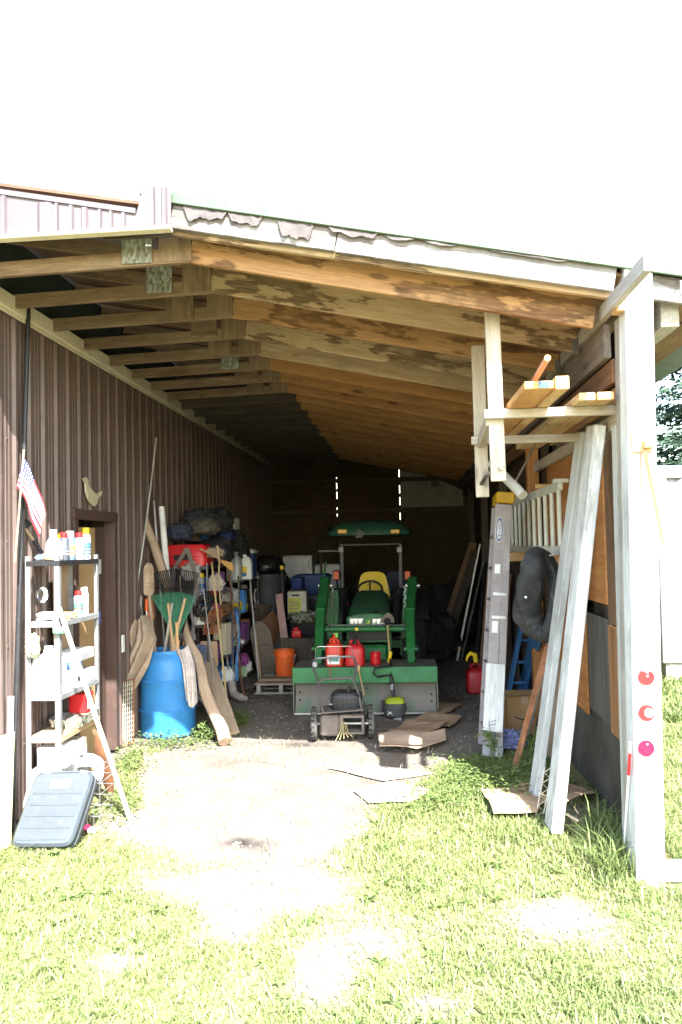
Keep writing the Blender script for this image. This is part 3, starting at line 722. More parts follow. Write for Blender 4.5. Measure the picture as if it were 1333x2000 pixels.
# rubber mallet leaning
a, b = W(46, 1028, Y=5.66), W(92, 1092, Y=5.60); b = V((b.x, b.y, Z0 + .015))
t = thing('rubber_mallet', 'black rubber mallet leaning head up on the top shelf', 'mallet', (b.x, b.y, Z0))
MB().tube([b, b.lerp(a, .55)], .012, 10).build('grip', BLACK, t); MB().tube([b.lerp(a, .55), a], .010, 10).build('handle', W_HANDLE, t)
dr = (a - b).normalized(); sd = V((dr.z, 0, -dr.x)).normalized()
MB().tube([a - sd * .05, a - sd * .048, a + sd * .048, a + sd * .05], [.026, .03, .03, .026], 16).build('head', RUBBER, t)
# second shelf
spray(-2.41, 5.99, Z1, .033, .19, paint((.40, .55, .62), .4, 0, .2, 20), RED, 'pale blue and white aerosol can with red cap on second shelf', 'aerosol cans on the shelving')
spray(-2.41, 6.10, Z1, .034, .21, WHITE, WHITE, 'white aerosol can with dark lettering on second shelf', 'aerosol cans on the shelving')
t = thing('clamp_lamp', 'round chrome reflector lamp hung inside the shelving', 'lamp', (-2.585, 5.68, 1.5))
MB().lathe((-2.60, 5.70, 1.525), [(.02, 0), (.03, .01), (.05, .03), (.062, .055), (.058, .055), (.045, .03), (.001, .015)], 24, (1, -.25, 0)).build('reflector', CHROME, t)
MB().tube([(-2.60, 5.70, 1.57), (-2.595, 5.69, 1.68), (-2.59, 5.66, 1.752)], .004, 6).build('cord', BLACK, t)
RAGW = paint((.62, .58, .52), .95, 0, .3, 20, .3)
heap(-2.50, 5.66, Z1, (.07, .06, .03), RAGW, 'rag', 'white crumpled rag heap on second shelf below the lamp', 'rag', 8, .4)
heap(-2.42, 5.82, Z1, (.06, .08, .022), paint((.65, .40, .15), .8, 0, .4, 20), 'work_gloves', 'orange and white work gloves on second shelf', 'gloves', 9, .4)
t = thing('scrub_brush', 'oval scrub brush with green bristles hung from second shelf edge', 'brush', (-2.36, 5.56, 1.28))
loft(MB(), (-2.35, 5.515, 1.29), [(0, .045, .012), (.004, .048, .014), (.02, .048, .014), (.024, .044, .012)], 20, 2.5).build('back', WHITE, t)
loft(MB(), (-2.35, 5.50, 1.272), [(0, .042, .010), (.018, .046, .012)], 20, 2.5).build('bristles', paint((.10, .30, .14), .9), t)
MB().tube([(-2.35, 5.515, 1.31), (-2.352, 5.522, 1.345)], .003, 6).build('loop', STEEL, t)
heap(-2.535, 5.50, 1.10, (.045, .03, .085), paint((.38, .36, .22), .95, 0, .4, 25), 'work_gloves', 'mossy tan glove hung on left shelving post', 'gloves', 11, .3)
# third shelf
t = thing('water_jug', 'large square white jug on third shelf', 'jug', (-2.49, 5.66, Z2))
loft(MB(), (-2.49, 5.655, Z2), [(0, .095, .095), (.01, .10, .10), (.20, .10, .10), (.25, .085, .085), (.275, .03, .03), (.30, .028, .028)], 24, 6).build('jug_body', WHITE, t)
MB().lathe((-2.49, 5.655, Z2 + .30), [(.03, 0), (.03, .022), (.027, .025)], 16).build('cap', paint((.6, .58, .5), .5), t)
MB().tube([(-2.49, 5.60, Z2 + .24), (-2.47, 5.585, Z2 + .29), (-2.47, 5.60, Z2 + .305)], .01, 8).build('handle', WHITE, t)
t = thing('carton', 'flat white carton lying on top of the blue packets', 'box', (-2.44, 6.02, 1.0))
MB().rbox((-2.46, 6.03, Z2 + .175), (.17, .36, .075), .03).build('carton_shell', WHITE, t); MB().rbox((-2.372, 6.03, Z2 + .19), (.002, .2, .04), .03).build('label_print', GREY, t)
t = thing('packet_box', 'white and blue parts box on third shelf', 'box', (-2.44, 5.92, Z2))
MB().rbox((-2.44, 5.90, Z2), (.14, .16, .13), .1).build('carton_shell', WHITE, t); MB().rbox((-2.44, 5.90, Z2 + .132), (.14, .16, .04), .15).build('lid', BL2, t); MB().rbox((-2.368, 5.885, Z2 + .04), (.003, .05, .04), .1).build('label_print', BLACK, t)
one(MB().rbox((-2.43, 6.12, Z2), (.13, .18, .10), -.1), 'parts_box', GREY, 'grey parts box on third shelf next to white and blue box', 'box')
# fourth shelf
t = thing('coffee_tub', 'red plastic tub with white label on fourth shelf', 'tub', (-2.42, 6.07, Z3 + .07))
loft(MB(), (-2.43, 6.07, Z3 + .072), [(0, .07, .07), (.006, .075, .075), (.11, .075, .075), (.115, .078, .078), (.135, .078, .078), (.14, .07, .07)], 24, 5).build('tub_body', RED, t)
MB().rbox((-2.352, 6.035, Z3 + .10), (.003, .06, .06)).build('label_print', WHITE, t)
CAMO = NT('camouflage'); co = CAMO.coord(); v_ = CAMO.n('TexVoronoi'); v_.inputs['Scale'].default_value = 45; CAMO.L(co, v_.inputs['Vector'])
CAMO = CAMO.fin(CAMO.ramp(v_.outputs['Color'], [(.2, (.05, .05, .03)), (.45, (.30, .28, .2)), (.6, (.10, .13, .06)), (.8, (.5, .5, .45))]), .8)
one(loft(MB(), (-2.45, 6.0, Z3), [(0, .10, .2), (.005, .11, .21), (.065, .12, .23), (.07, .12, .23)], 24, 6), 'camouflage_tray', CAMO, 'camouflage patterned tray under the red tub', 'tray')
# bottom: boxes, hose, bags
one(MB().rbox((-2.44, 5.66, .345), (.2, .22, .14), .08), 'white_box', WHITE, 'plain white box above the coiled hose', 'box')
one(MB().rbox((-2.45, 5.90, .345), (.18, .2, .12), -.06), 'beige_box', CREAM, 'beige plastic box next to the plain white box', 'box')
one(loft(MB(), (-2.47, 5.8, Z4), [(0, .10, .3), (.01, .105, .31), (.18, .105, .31), (.184, .09, .3)], 20, 6), 'storage_tote', GREY, 'grey tote on the bottom shelf under the boxes', 'bin')
hp = []
for i in range(60):
    a = 2 * math.pi * i / 26; hp.append((-2.30 + .16 * math.cos(a) * (1 + .02 * i / 26), 5.66 + .19 * math.sin(a), .20 + .03 * i / 26 + .09 * (1 + math.sin(a)) * .5))
t = one(MB().tube(hp, .018, 10), 'garden_hose', WHITE, 'coiled thick white hose beside the shelving foot', 'hose')
heap(-2.33, 5.26, 0, (.14, .12, .20), paint((.6, .58, .54), .7, 0, .1, 6, .1), 'feed_sack', 'bulging white sack on the ground behind the grey case', 'sack', 14, .12)
# wire basket
t = thing('wire_basket', 'wire basket behind the grey case', 'basket', (-2.16, 5.42, 0))
for k in range(8):
    MB().tube([(-2.32 + k * .045, 5.32, .02), (-2.32 + k * .045, 5.30, .40)], .0025, 5).build('upright_wire', STEEL, t)
for k in range(6):
    z = .03 + k * .072
    MB().tube([(-2.33, 5.55, z), (-2.33, 5.31, z), (-2.0, 5.31, z), (-2.0, 5.55, z), (-2.33, 5.55, z)], .003, 5).build('ring_wire', STEEL, t)
# grey hard case leaning back
c0, c1 = W(22, 1662, Z=0.0), W(150, 1668, Z=0.0)
t = thing('hard_case', 'worn grey plastic hard case propped on the grass below the shelving', 'case', (c0.x + .2, c0.y, 0))
right = V((1, .03, 0)).normalized(); lean_v = V((.06, .25, .385)).normalized(); nrm = right.cross(lean_v).normalized()
CASE = paint((.045, .056, .066), .5, 0, .2, 5, .3)
def case_slab(off, wi, hi, th, bulge):
    m = MB(); loft(m, (0, 0, 0), [(0, wi * .97, hi * .97), (.012, wi, hi), (th - .015, wi, hi), (th, wi * bulge, hi * bulge)], 32, 9)
    o = V((c0.x, c0.y + .02, .005)) + right * wi + lean_v * hi - nrm * (-off)
    m.v = [o + right * q.x + lean_v * q.y + nrm * q.z for q in m.v]; return m
w_ = .192; h_ = .232
case_slab(-.06, w_, h_, .06, .9).build('case_back', CASE, t); sh_ = case_slab(.002, w_, h_, .06, .93).build('case_front', CASE, t)
oo = V((c0.x, c0.y + .02, .005)) + right * w_ + lean_v * h_ + nrm * .063
MB().beam(oo + right * -.07 + lean_v * .15, oo + right * .06 + lean_v * .15, .055, .003, up=nrm).build('label_plate', paint((.45, .48, .5), .5), t)
for k in range(4): MB().beam(oo + right * (-.05 + k * .028) + lean_v * .138 + nrm * .002, oo + right * (-.04 + k * .028) + lean_v * .162 + nrm * .002, .008, .002, up=nrm).build('label_mark', GREY, t)
for k in range(5): MB().beam(oo + right * (-.16 + .0 * k) + lean_v * (.09 - .07 * k), oo + right * .15 + lean_v * (.09 - .07 * k), .012, .004, up=nrm).build('moulded_rib', CASE, t)
for k in (-1, 1): MB().beam(oo + right * (.12 * k) + lean_v * .226 - nrm * .06, oo + right * (.12 * k) + lean_v * .226 + nrm * .0, .05, .02, up=lean_v).build('latch', GREY, t)
# pink toy, yellow sled, white pole
q = W(172, 1625, Z=0)
t = thing('toy', 'small pink and white toy lying in the grass beside the grey case', 'toy', q); MB().blob(q + V((-.02, 0, .01)), (.035, .03, .02), .3, 3, 4).build('pink_half', paint((.75, .06, .18), .5), t); MB().blob(q + V((.035, -.02, .0)), (.03, .03, .018), .3, 3, 6).build('white_half', WHITE, t)
def sled(u, v):
    p = V((-2.80 + .22 * u + .02 * v, 5.0 - .06 * u + .22 * v, .0 + .66 * v)); a = (u - .5) * 2
    return p + V((0, -.10 * (1 - a * a) + .12 * a ** 4, 0)) + V((.14 * (1 - v) * (u - .3), 0, 0))
one(MB().surf(sled, 16, 20, .006), 'plastic_sled', paint((.62, .56, .25), .5, 0, .1, 4, .1), 'pale yellow plastic sled standing at the barn corner by the grey case', 'sled')
q = W(14, 1480, X=-2.62)
stick((-2.615, q.y, 0), (-2.60, q.y + .02, .88), .02, WHITE, 'white_pipe', 'short white pipe standing against the barn wall by the shelving', 'pipe')
# leaning handle and rusty shovel blade
a, b = W(255, 1603, Z=0.0), W(116, 1187, X=-2.33)
stick(a + V((0, 0, .005)), b, .016, paint((.62, .60, .54), .7, 0, .2, 10, .2), 'broom_pole', 'long pale wooden handle leaning on the shelving front', 'pole')
a, b = W(214, 1552, Z=0.0), W(186, 1428, X=-2.22)
d_ = (b - a)
def shov(u, v):
    wv = .065 * (math.sin(math.pi * min(1, .08 + v * .95)) ** .6); sdv = V((.9, -.35, 0)).normalized()
    return a + d_ * v + sdv * (u - .5) * 2 * wv + V((.2, .3, .25)) * (.12 * (u - .5) ** 2)
t = thing('shovel_blade', 'rusty brown pointed shovel blade standing in the grass', 'shovel', a); MB().surf(shov, 8, 22, .004).build('blade', RUST, t)
# flag on a stick, black pole, wooden goose
a, b = W(47, 878, X=-2.56), W(30, 1092, X=-2.55)
t = thing('small_flag', 'small stars and stripes flag on a stick above the shelving', 'flag', (b.x, b.y, Z0))
MB().tube([(b.x, b.y, Z0), a], .006, 8).build('flag_stick', W_HANDLE, t)
fs = NT('flag_cloth'); at = fs.n('Attribute', attribute_name='loc').outputs['Vector']; sp = fs.n('SeparateXYZ'); fs.L(at, sp.inputs[0])
def mth(op, a_, b_=None):
    x = fs.n('Math', operation=op)
    for i, q_ in enumerate((a_, b_)):
        if q_ is None: continue
        if isinstance(q_, (int, float)): x.inputs[i].default_value = q_
        else: fs.L(q_, x.inputs[i])
    return x.outputs[0]
fu, fv = sp.outputs[0], sp.outputs[1]          # u along the stripes, v across
st = mth('GREATER_THAN', mth('MODULO', mth('MULTIPLY', fv, 13), 2), 1.0)
cant = mth('MULTIPLY', mth('LESS_THAN', fu, .46), mth('GREATER_THAN', fv, 6 / 13))
du = mth('SUBTRACT', mth('MODULO', mth('MULTIPLY', fu, 14), 1), .5); dv = mth('SUBTRACT', mth('MODULO', mth('MULTIPLY', fv, 12), 1), .5)
dot = mth('LESS_THAN', mth('ADD', mth('MULTIPLY', du, du), mth('MULTIPLY', dv, dv)), .07)
cc = fs.mix(st, (.35, .02, .03), (.55, .55, .54)); cc = fs.mix(cant, cc, fs.mix(dot, (.012, .016, .09), (.55, .55, .55)))
FLAG = fs.fin(cc, .9)
top = a.lerp(b, .08)
def flagf(u, v):
    # hoist runs down the stick, cloth sags and folds
    hoist = top.lerp(b, .30 * (1 - v))
    sag = V((.16 * u ** .8, .03 * math.sin(u * 7 + v * 2) * u - .03 * u, -.34 * u ** 1.2 + .03 * math.sin(v * 5) * u))
    return hoist + sag + V((-.03 * (1 - v), 0, 0))
MB().surf(flagf, 24, 14, .001).build('flag_cloth', FLAG, t)
a, b = W(56, 600, X=-2.60), W(30, 1120, X=-2.59)
stick((b.x - .01, b.y - .05, 0), (a.x, a.y, a.z), .017, BLACK, 'black_pole', 'long thin black pole standing upright against the barn wall', 'pole', bend=.0)
gp = [(160, 934), (166, 932), (170, 938), (171, 948), (178, 957), (186, 966), (190, 962), (198, 958), (196, 966), (190, 974), (187, 984), (183, 989), (176, 984), (170, 974), (166, 960), (165, 944)]
one(MB().prism([W(x_, y_, X=XL + .03) for x_, y_ in gp], (.014, 0, 0)), 'wooden_goose', paint((.50, .44, .30), .7, 0, .2, 8, .3), 'cream cut-out goose silhouette fixed to the barn wall above the door', 'decoration', None, False)
m = MB().rbox((XL + .035, 7.55, .88), (.012, .07, .16)); one(m, 'switch_plate', WHITE, 'small white plate on the barn wall right of the doorway', 'switch')

# ------------------------------------------------------------------ drum full of tools
DB = W(318, 1440, Z=0); DX, DYY = DB.x, DB.y + .2
drum = thing('plastic_drum', 'bright blue plastic drum standing in weeds by the barn wall', 'drum', (DX, DYY, 0))
r = .275; H = .83
prof = [(r * .97, 0), (r, .02), (r, H * .27), (r * 1.03, H * .285), (r * 1.03, H * .30), (r * .985, H * .315), (r * .985, H * .62), (r * 1.015, H * .635), (r * 1.015, H * .65), (r * .97, H * .665), (r * .93, H * .86), (r * .82, H * .95), (r * .80, H * .955), (r * .80, H), (r * .76, H), (r * .76, H * .94), (r * .88, H * .84), (r * .9, .04), (.001, .04)]
MB().lathe((DX, DYY, 0), prof, 40).build('drum_shell', paint((.04, .24, .58), .48, 0, .2, 5, .25), drum)
ZD = H
# cloth sacks over it
def sack(u, v):
    px = [(262, 1208), (240, 1300), (232, 1350)]
    c = [W(275, 1206, Y=DYY - .10), W(268, 1250, Y=DYY - .24), W(252, 1300, Y=DYY - .30), W(243, 1356, Y=DYY - .26)]
    k = v * 3; i = min(2, int(k)); p = c[i].lerp(c[i + 1], k - i); wv = [.05, .20, .20, .09][i] * (1 - (k - i)) + [.05, .20, .20, .09][i + 1] * (k - i)
    return p + V((wv * (u - .5) * 2, -.09 * (1 - (2 * u - 1) ** 2) + .035 * math.sin(u * 14 + v * 3) + .03 * math.sin(u * 27 + v * 7), .025 * math.sin(u * 9)))
one(MB().surf(sack, 34, 26, .006), 'burlap_sack', paint((.42, .32, .23), .95, 0, .25, 9, .2, .3), 'tan work jacket draped over the left rim of the blue drum', 'jacket')
def rag2(u, v):
    c = [W(352, 1262, Y=DYY - .10), W(366, 1300, Y=DYY - .16), W(374, 1375, Y=DYY - .22)]
    k = v * 2; i = min(1, int(k)); p = c[i].lerp(c[i + 1], k - i)
    return p + V(((.075 - .03 * v) * (u - .5) * 2 + .01, -.06 * (1 - (2 * u - 1) ** 2) + .02 * math.sin(u * 16 + v * 5), .03 * math.sin(u * 6 + 1)))
one(MB().surf(rag2, 22, 20, .005), 'pale_towel', paint((.60, .54, .50), .95, 0, .35, 10, .35, .3), 'stained pale towel hanging over the right rim of the blue drum', 'towel')
TG = 'tools standing in the blue drum'
def tool(pa, pb, r, mat, name, label, cat, ya=0, yb=0, n=10, bend=0.0, taper=1.0):
    b = W(*pb, Y=DYY + yb); a = W(*pa, Y=DYY + ya)
    return stick(b, a, r, mat, name, label, cat, n, bend, None, taper)
DIN = lambda dx, dy: V((DX + dx, DYY + dy, .06))
tool((306, 855), (243, 1300), .010, paint((.45, .45, .42), .6, .2, .2, 10, .3), 'fibreglass_pole', 'very long thin grey pole rising above the drum', 'pole', .25, -.22, bend=.02, taper=.7)
stick(DIN(.1, .05), W(316, 990, Y=DYY + .3), .032, paint((.66, .65, .62), .5), 'plastic_pipe', 'white plastic pipe standing behind the black leaf rake', 'pipe', 14)
stick(DIN(.0, .08), W(301, 978, Y=DYY + .32), .012, STEEL, 'steel_rod', 'thin steel rod between driftwood pole and white plastic pipe', 'rod')
pts = [DIN(.12, .0), W(330, 1150, Y=DYY + .1), W(300, 1060, Y=DYY + .22), W(283, 1020, Y=DYY + .26), W(270, 972, Y=DYY + .32)]
one(MB().tube(pts, [.04, .05, .045, .05, .03], 12), 'driftwood_pole', W_LOG, 'thick peeling driftwood pole rising out of the drum', 'log')
for i, (pa, ml, lab) in enumerate(((( 266, 1130), STEEL, 'bright steel tube at the left of the drum'), ((273, 1135), CHROME, 'polished steel tube beside the bright tube in the drum'), ((250, 1140), RUST, 'thin rusty wire rod left of the steel tubes'))):
    stick(DIN(-.17 + .03 * i, -.04), W(*pa, Y=DYY + .05), (.014, .012, .005)[i], ml, 'steel_tube', lab, 'tube')
# wooden paddle blades
for (pa, pb, wd, mt, lab) in (((291, 1100), (292, 1250), .055, W_LOG, 'brown wooden paddle blade standing in the drum left of the black rake'), ((292, 1165), (303, 1270), .04, RUST, 'rusty flat spade shaft standing in the drum')):
    t = thing('wooden_paddle' if 'paddle' in lab else 'spade', lab, 'paddle' if 'paddle' in lab else 'spade', DIN(-.05, 0))
    a, b = W(*pa, Y=DYY - .02), W(*pb, Y=DYY - .04)
    MB().surf(lambda u, v, a=a, b=b, wd=wd: a.lerp(b, v * .42) + V(((u - .5) * 2 * wd * min(1, (.25 + 4 * v) ** .5) * min(1, (1.25 - v) * 3), .01 * math.cos((u - .5) * 3), 0)), 8, 12, .016).build('blade', mt, t)
    MB().tube([a.lerp(b, .35), DIN(-.05, -.03)], .017, 10).build('shaft', mt, t)
# leaf rakes: tines spread from a ferrule on a handle
def leaf_rake(tip, px_l, px_r, top_py, root, mat, name, label, Yo, ntine=22, arch=8):
    t = thing(name, label, 'rake', DIN(0, 0))
    rt = W(*root, Y=DYY + Yo); tipc = None
    tips = []
    for i in range(ntine):
        u = i / (ntine - 1); pa = W(px_l + (px_r - px_l) * u, top_py - arch * math.sin(math.pi * u) + 6, Y=DYY + Yo + .02 * math.sin(math.pi * u))
        rr = rt + V((.03 * (u - .5) * 2, 0, 0)); tips.append((rr, pa))
        mid = rr.lerp(pa, .55) + V((0, .015, 0)); end = pa + V((0, -.035, -.012))
        MB().tube([rr, mid, pa, end], [.0055, .0055, .005, .004], 5).build('tine', mat, t)
    for fr in (.45, .72): MB().tube([a.lerp(b, fr) + V((0, -.004, 0)) for a, b in tips], .0045, 5).build('spreader_bar', mat, t)
    loft(MB(), rt + V((0, 0, -.05)), [(0, .02, .014), (.05, .045, .012), (.07, .035, .01)], 16, 3).build('ferrule', mat, t)
    MB().tube([rt + V((0, 0, -.04)), tip], .014, 10).build('handle', W_HANDLE, t)
leaf_rake(DIN(.05, -.05), 302, 388, 1113, (350, 1240), BLACK, 'leaf_rake', 'black fan leaf rake standing tines up in the drum', -.06, 24)
leaf_rake(DIN(.08, -.12), 297, 384, 1158, (343, 1238), paint((.05, .20, .12), .5), 'leaf_rake', 'green fan leaf rake standing tines up below the black rake', -.14, 26)
for (pa, pb, mt, lab) in (((337, 1178), (312, 1290), W_GREY, 'grey weathered wooden handle slanting out of the drum front'), ((329, 1178), (345, 1290), W_HANDLE, 'pale round handle rising in front of the green rake'), ((362, 1168), (322, 1290), W_HANDLE, 'thin slanted pale handle crossing the green rake'), ((345, 1215), (350, 1290), W_NEW, 'short yellow wooden handle at the drum right rim')):
    stick(W(pb[0], 1290, Y=DYY - .1) - V((0, 0, .2)), W(*pa, Y=DYY - .22), .014, mt, 'wooden_pole', lab, 'pole')
t = thing('trowel', 'orange handled hand tool poking out of the drum', 'trowel', DIN(-.12, -.02)); a = W(286, 1170, Y=DYY - .05)
MB().tube([DIN(-.1, -.02), a - V((0, 0, .12))], .008, 8).build('shank', STEEL, t); MB().tube([a - V((0, 0, .12)), a], .014, 10).build('grip', ORANGE, t)
# log and boards leaning in front of the rack
a, b = W(440, 1455, Z=0), W(358, 1212, Y=DYY + .35)
pts = [a.lerp(b, i / 9) + V((.018 * math.sin(i * 1.4), 0, .01 * math.sin(i * 2.3))) for i in range(10)]; pts[0].z = .03
one(MB().tube(pts, [.062, .062, .058, .06, .055, .052, .055, .048, .05, .04], 14), 'driftwood_log', W_LOG, 'pale gnarled log leaning beside the blue drum', 'log')
a, b = W(452, 1442, Z=0), W(396, 1258, Y=9.3)
one(MB().beam(a + V((0, .1, .02)), b, .13, .03, up=(.3, -1, .2)), 'plank', wood((.36, .27, .18), (.47, .38, .27)), 'dusty brown plank leaning behind the gnarled log', 'plank')
# rusty grid
t = thing('wire_grate', 'rusty framed wire grate standing between barn wall and blue drum', 'grate', (XL + .15, 7.75, 0))
ga_, gb_ = W(232, 1455, X=XL + .06), W(262, 1447, Z=0); gA, gB = V((XL + .07, 7.62, .0)), V((XL + .2, 7.78, .0)); hz_ = .60
gA = W(232, 1461, Z=0) + V((.02, 0, 0)); gB = W(261, 1452, Z=0)
upv = V((0, .04, hz_))
for p, q in ((gA, gA + upv), (gB, gB + upv), (gA + upv, gB + upv), (gA + V((0, 0, .01)), gB + V((0, 0, .01)))): MB().beam(p, q, .014, .014, up=(0.1, 1, 0)).build('frame_bar', RUST, t)
for k in range(1, 6): p = gA.lerp(gB, k / 6); MB().tube([p, p + upv], .003, 5).build('wire', CREAM, t)
for k in range(1, 14): MB().tube([gA + upv * (k / 14), gB + upv * (k / 14)], .003, 5).build('wire', CREAM, t)
# ================================================================== CENTRE: tractor with loader
TX = -0.42
tr = thing('tractor', 'green compact loader tractor with yellow seat and canopy parked in the shed', 'tractor', (TX, 10.4, 0))
BY = W(713, 1397, Z=0.0).y
WORN = NT('worn_green'); co = WORN.coord(); n_ = WORN.noise(co, 3.2, 6, .65); n2_ = WORN.noise(co, 22, 5, .7)
WORN.bump(n2_, .15, .006)
WORN = WORN.fin(WORN.mix(WORN.ramp(n2_, [(.55, (0, 0, 0)), (.75, (.5, .5, .5))]), WORN.mix(WORN.ramp(n_, [(.50, (0, 0, 0)), (.68, (1, 1, 1))]), (.17, .148, .128), (.075, .15, .085)), (.19, .095, .055)), .6, .15)
# bucket: top plate, front lip, set-back face, ends, back
bx0, bx1, _, zt0 = rect(572, 1302, 856, 1397, BY)
bz = W(713, 1334, Y=BY).z; btop = W(713, 1303, Y=BY).z
bk = MB().box(bx0, bx1, BY, BY + .02, bz, btop, .004).build('bucket_lip', paint((.035, .20, .07), .5, 0, .3, 5, .55), tr)
MB().box(bx0, bx1, BY + .021, BY + .62, btop - .03, btop - .006, .004).build('bucket_top', WORN, tr)
m = MB(); m.surf(lambda u, v: (bx0 + .02 + (bx1 - bx0 - .04) * u, BY + .06 + .05 * math.sin(math.pi * v) - .03 * (1 - v), .015 + (bz + .02) * v), 4, 10, .012); m.build('bucket_face', WORN, tr)
for x in (bx0 + .006, bx1 - .006):
    MB().prism([(x - .006, BY + .022, bz - .002), (x - .006, BY + .02, .02), (x - .006, BY + .60, .02), (x - .006, BY + .62, btop - .032), (x - .006, BY + .022, btop - .032)], (.012, 0, 0)).build('bucket_end', WORN, tr, False)
MB().box(bx0 + .02, bx1 - .02, BY + .60, BY + .62, .03, btop - .035).build('bucket_back', WORN, tr)
MB().box(bx0 + .012, bx1 - .012, BY + .005, BY + .028, .006, .03, .003).build('cutting_edge', STEEL, tr)
for px, py in ((586, 1352), (586, 1367), (843, 1356), (843, 1369), (717, 1344), (715, 1378)):
    q = W(px, py, Y=BY + .06); MB().lathe((q.x, BY + .075, q.z), [(.009, 0), (.009, .03), (.006, .032)], 10, (0, -1, 0)).build('bolt', BLACK, tr)
# loader arms: mast knee to bucket pins, plates, pipes
for sgn, pxt, pxb in ((-1, 636, 624), (1, 806, 803)):
    kn = W(pxt, 1136, Y=10.5); el = W(pxb + (3 if sgn < 0 else -2), 1200, Y=9.75); bt = W(pxb, 1272, Y=9.35)
    MB().beam(kn, el, .115, .15, up=(0, -1, .4), bev=.012).build('loader_arm', GREEN, tr)
    MB().beam(el + V((0, 0, .02)), bt, .105, .13, up=(0, -1, .3), bev=.012).build('loader_arm', GREEN, tr)
    MB().beam(W(pxt + (8 if sgn < 0 else -8), 1150, Y=10.75), W(pxt + (14 if sgn < 0 else -14), 1330, Y=10.75), .10, .12, up=(0, 1, 0), bev=.01).build('loader_mast', GREEN, tr)
    MB().beam(bt + V((0, -.02, .02)), V((bt.x, BY + .3, btop - .02)), .08, .12, up=(0, -1, .5), bev=.008).build('bucket_bracket', GREEN, tr)
    MB().tube([kn + V((-.09 * 1, -.02, -.05)), kn + V((.09, -.02, -.05))], .028, 12).build('pivot_pin', STEEL, tr)
    MB().tube([bt + V((-.08, -.03, .03)), bt + V((.08, -.03, .03))], .022, 12).build('pivot_pin', GREEN, tr)
    MB().tube([el + V((sgn * -.02, -.06, -.06)), el + V((sgn * -.02, -.10, -.35))], .028, 12).build('hydraulic_cylinder', BLACK, tr)
    MB().tube([el + V((sgn * -.02, -.10, -.35)), V((bt.x + sgn * -.02, BY + .45, btop + .04))], .016, 10).build('cylinder_rod', CHROME, tr)
    for k in range(3):
        q = W(pxt + sgn * -14, 1150 + 14 * k, Y=10.3)
        MB().tube([q + V((-.02, 0, .03)), q + V((.01, -.02, 0)), q + V((-.01, -.01, -.05))], .011, 8).build('hose_fitting', STEEL, tr)
    if sgn < 0: MB().tube([kn + V((-.02, .0, .05)), kn + V((.015, .0, .26))], .010, 8).build('level_rod', GREEN, tr)
q0, q1 = W(634, 1229, Y=9.62), W(799, 1228, Y=9.62)
MB().tube([q0, q1], .033, 16).build('cross_tube', GREEN, tr)
MB().tube([W(637, 1188, Y=9.9), W(637, 1215, Y=9.72), W(642, 1221, Y=9.66), W(790, 1221, Y=9.66), W(796, 1215, Y=9.72), W(796, 1170, Y=10)], .009, 8).build('hydraulic_pipe', STEEL, tr)
for px in (645, 790): q = W(px, 1229, Y=9.62); MB().tube([q + V((-.008, 0, 0)), q + V((.008, 0, 0))], .037, 16).build('tube_clamp', BLACK, tr)
q = W(697, 1229, Y=9.58); MB().lathe((q.x, 9.588, q.z), [(.02, 0), (.02, .003)], 14, (0, -1, 0)).build('warning_sticker', YELLOW, tr)
# hood
HF = 9.95; hx0, hx1, hz0, hz1 = rect(678, 1200, 765, 1290, HF)
hc = (hx0 + hx1) / 2; hw = (hx1 - hx0) / 2
def hood(u, v):
    y = HF + 1.05 * v; top = hz1 + .02 + .20 * v ** .8 - (.06 * (1 - v) ** 6); w = hw * (1 - .12 * v)
    a = (u - .5) * 2; sx = math.copysign(abs(a) ** .8, a)
    if abs(a) > .72: k = (abs(a) - .72) / .28; return (hc + math.copysign(w, a), y, top - .06 - k * .34)
    return (hc + w * a / .72 * (1 - .04 * (abs(a) / .72) ** 4), y, top - .06 * (abs(a) / .72) ** 3)
HOODG = paint((.028, .105, .048), .6, 0, .3, 5, .6)
MB().surf(hood, 28, 16, .008).build('hood', HOODG, tr)
MB().surf(lambda u, v: (hc + hw * (u - .5) * 1.98, HF + .012 - .02 * math.sin(math.pi * u), hz1 - .33 + (.33 + .005 - .045 * abs(2 * u - 1) ** 3) * v), 16, 8, .02).build('grille_surround', GREEN, tr)
MB().box(hc - hw * .92, hc + hw * .92, HF - .028, HF - .012, hz1 - .31, hz1 - .15, .004).build('grille', BLACK, tr)
for k in range(7): z = hz1 - .30 + k * .022; MB().box(hc - hw * .88, hc + hw * .88, HF - .034, HF - .0285, z, z + .006, .001).build('grille_slat', BLACK, tr)
LENS = paint((.55, .57, .58), .15, .3, .2, 30, .1)
for (x0, x1) in ((683, 711), (727, 752)):
    a_, b_, c_, d_ = rect(x0, 1207, x1, 1223, HF - .03); hl = MB().box(a_, b_, HF - .036, HF - .015, c_, d_, .008).build('headlight', LENS, tr)
    for k in range(3): MB().box(a_ + .01 + k * .05, a_ + .045 + k * .05, HF - .039, HF - .0365, c_ + .015, d_ - .015, .001).build('reflector_cell', CHROME, hl)
a_, b_, c_, d_ = rect(713, 1209, 725, 1223, HF - .03)
bd = MB().prism([(a_, HF - .03, d_), (b_, HF - .03, d_), (b_, HF - .03, c_ + .02), ((a_ + b_) / 2, HF - .03, c_), (a_, HF - .03, c_ + .02)], (0, -.012, 0)).build('badge', paint((.04, .22, .05), .4), tr)
w__ = b_ - a_; h__ = d_ - c_
deer = [(.12, .35), (.3, .5), (.45, .52), (.6, .62), (.62, .8), (.74, .9), (.72, .72), (.9, .66), (.74, .58), (.7, .42), (.88, .3), (.66, .34), (.45, .4), (.3, .36), (.14, .2)]
MB().prism([(a_ + w__ * p, HF - .043, c_ + h__ * q) for p, q in deer], (0, -.003, 0)).build('leaping_deer_emblem', paint((.75, .65, .05), .4), bd, False)
DUST = paint((.05, .055, .03), .9, 0, .4, 14, .5)
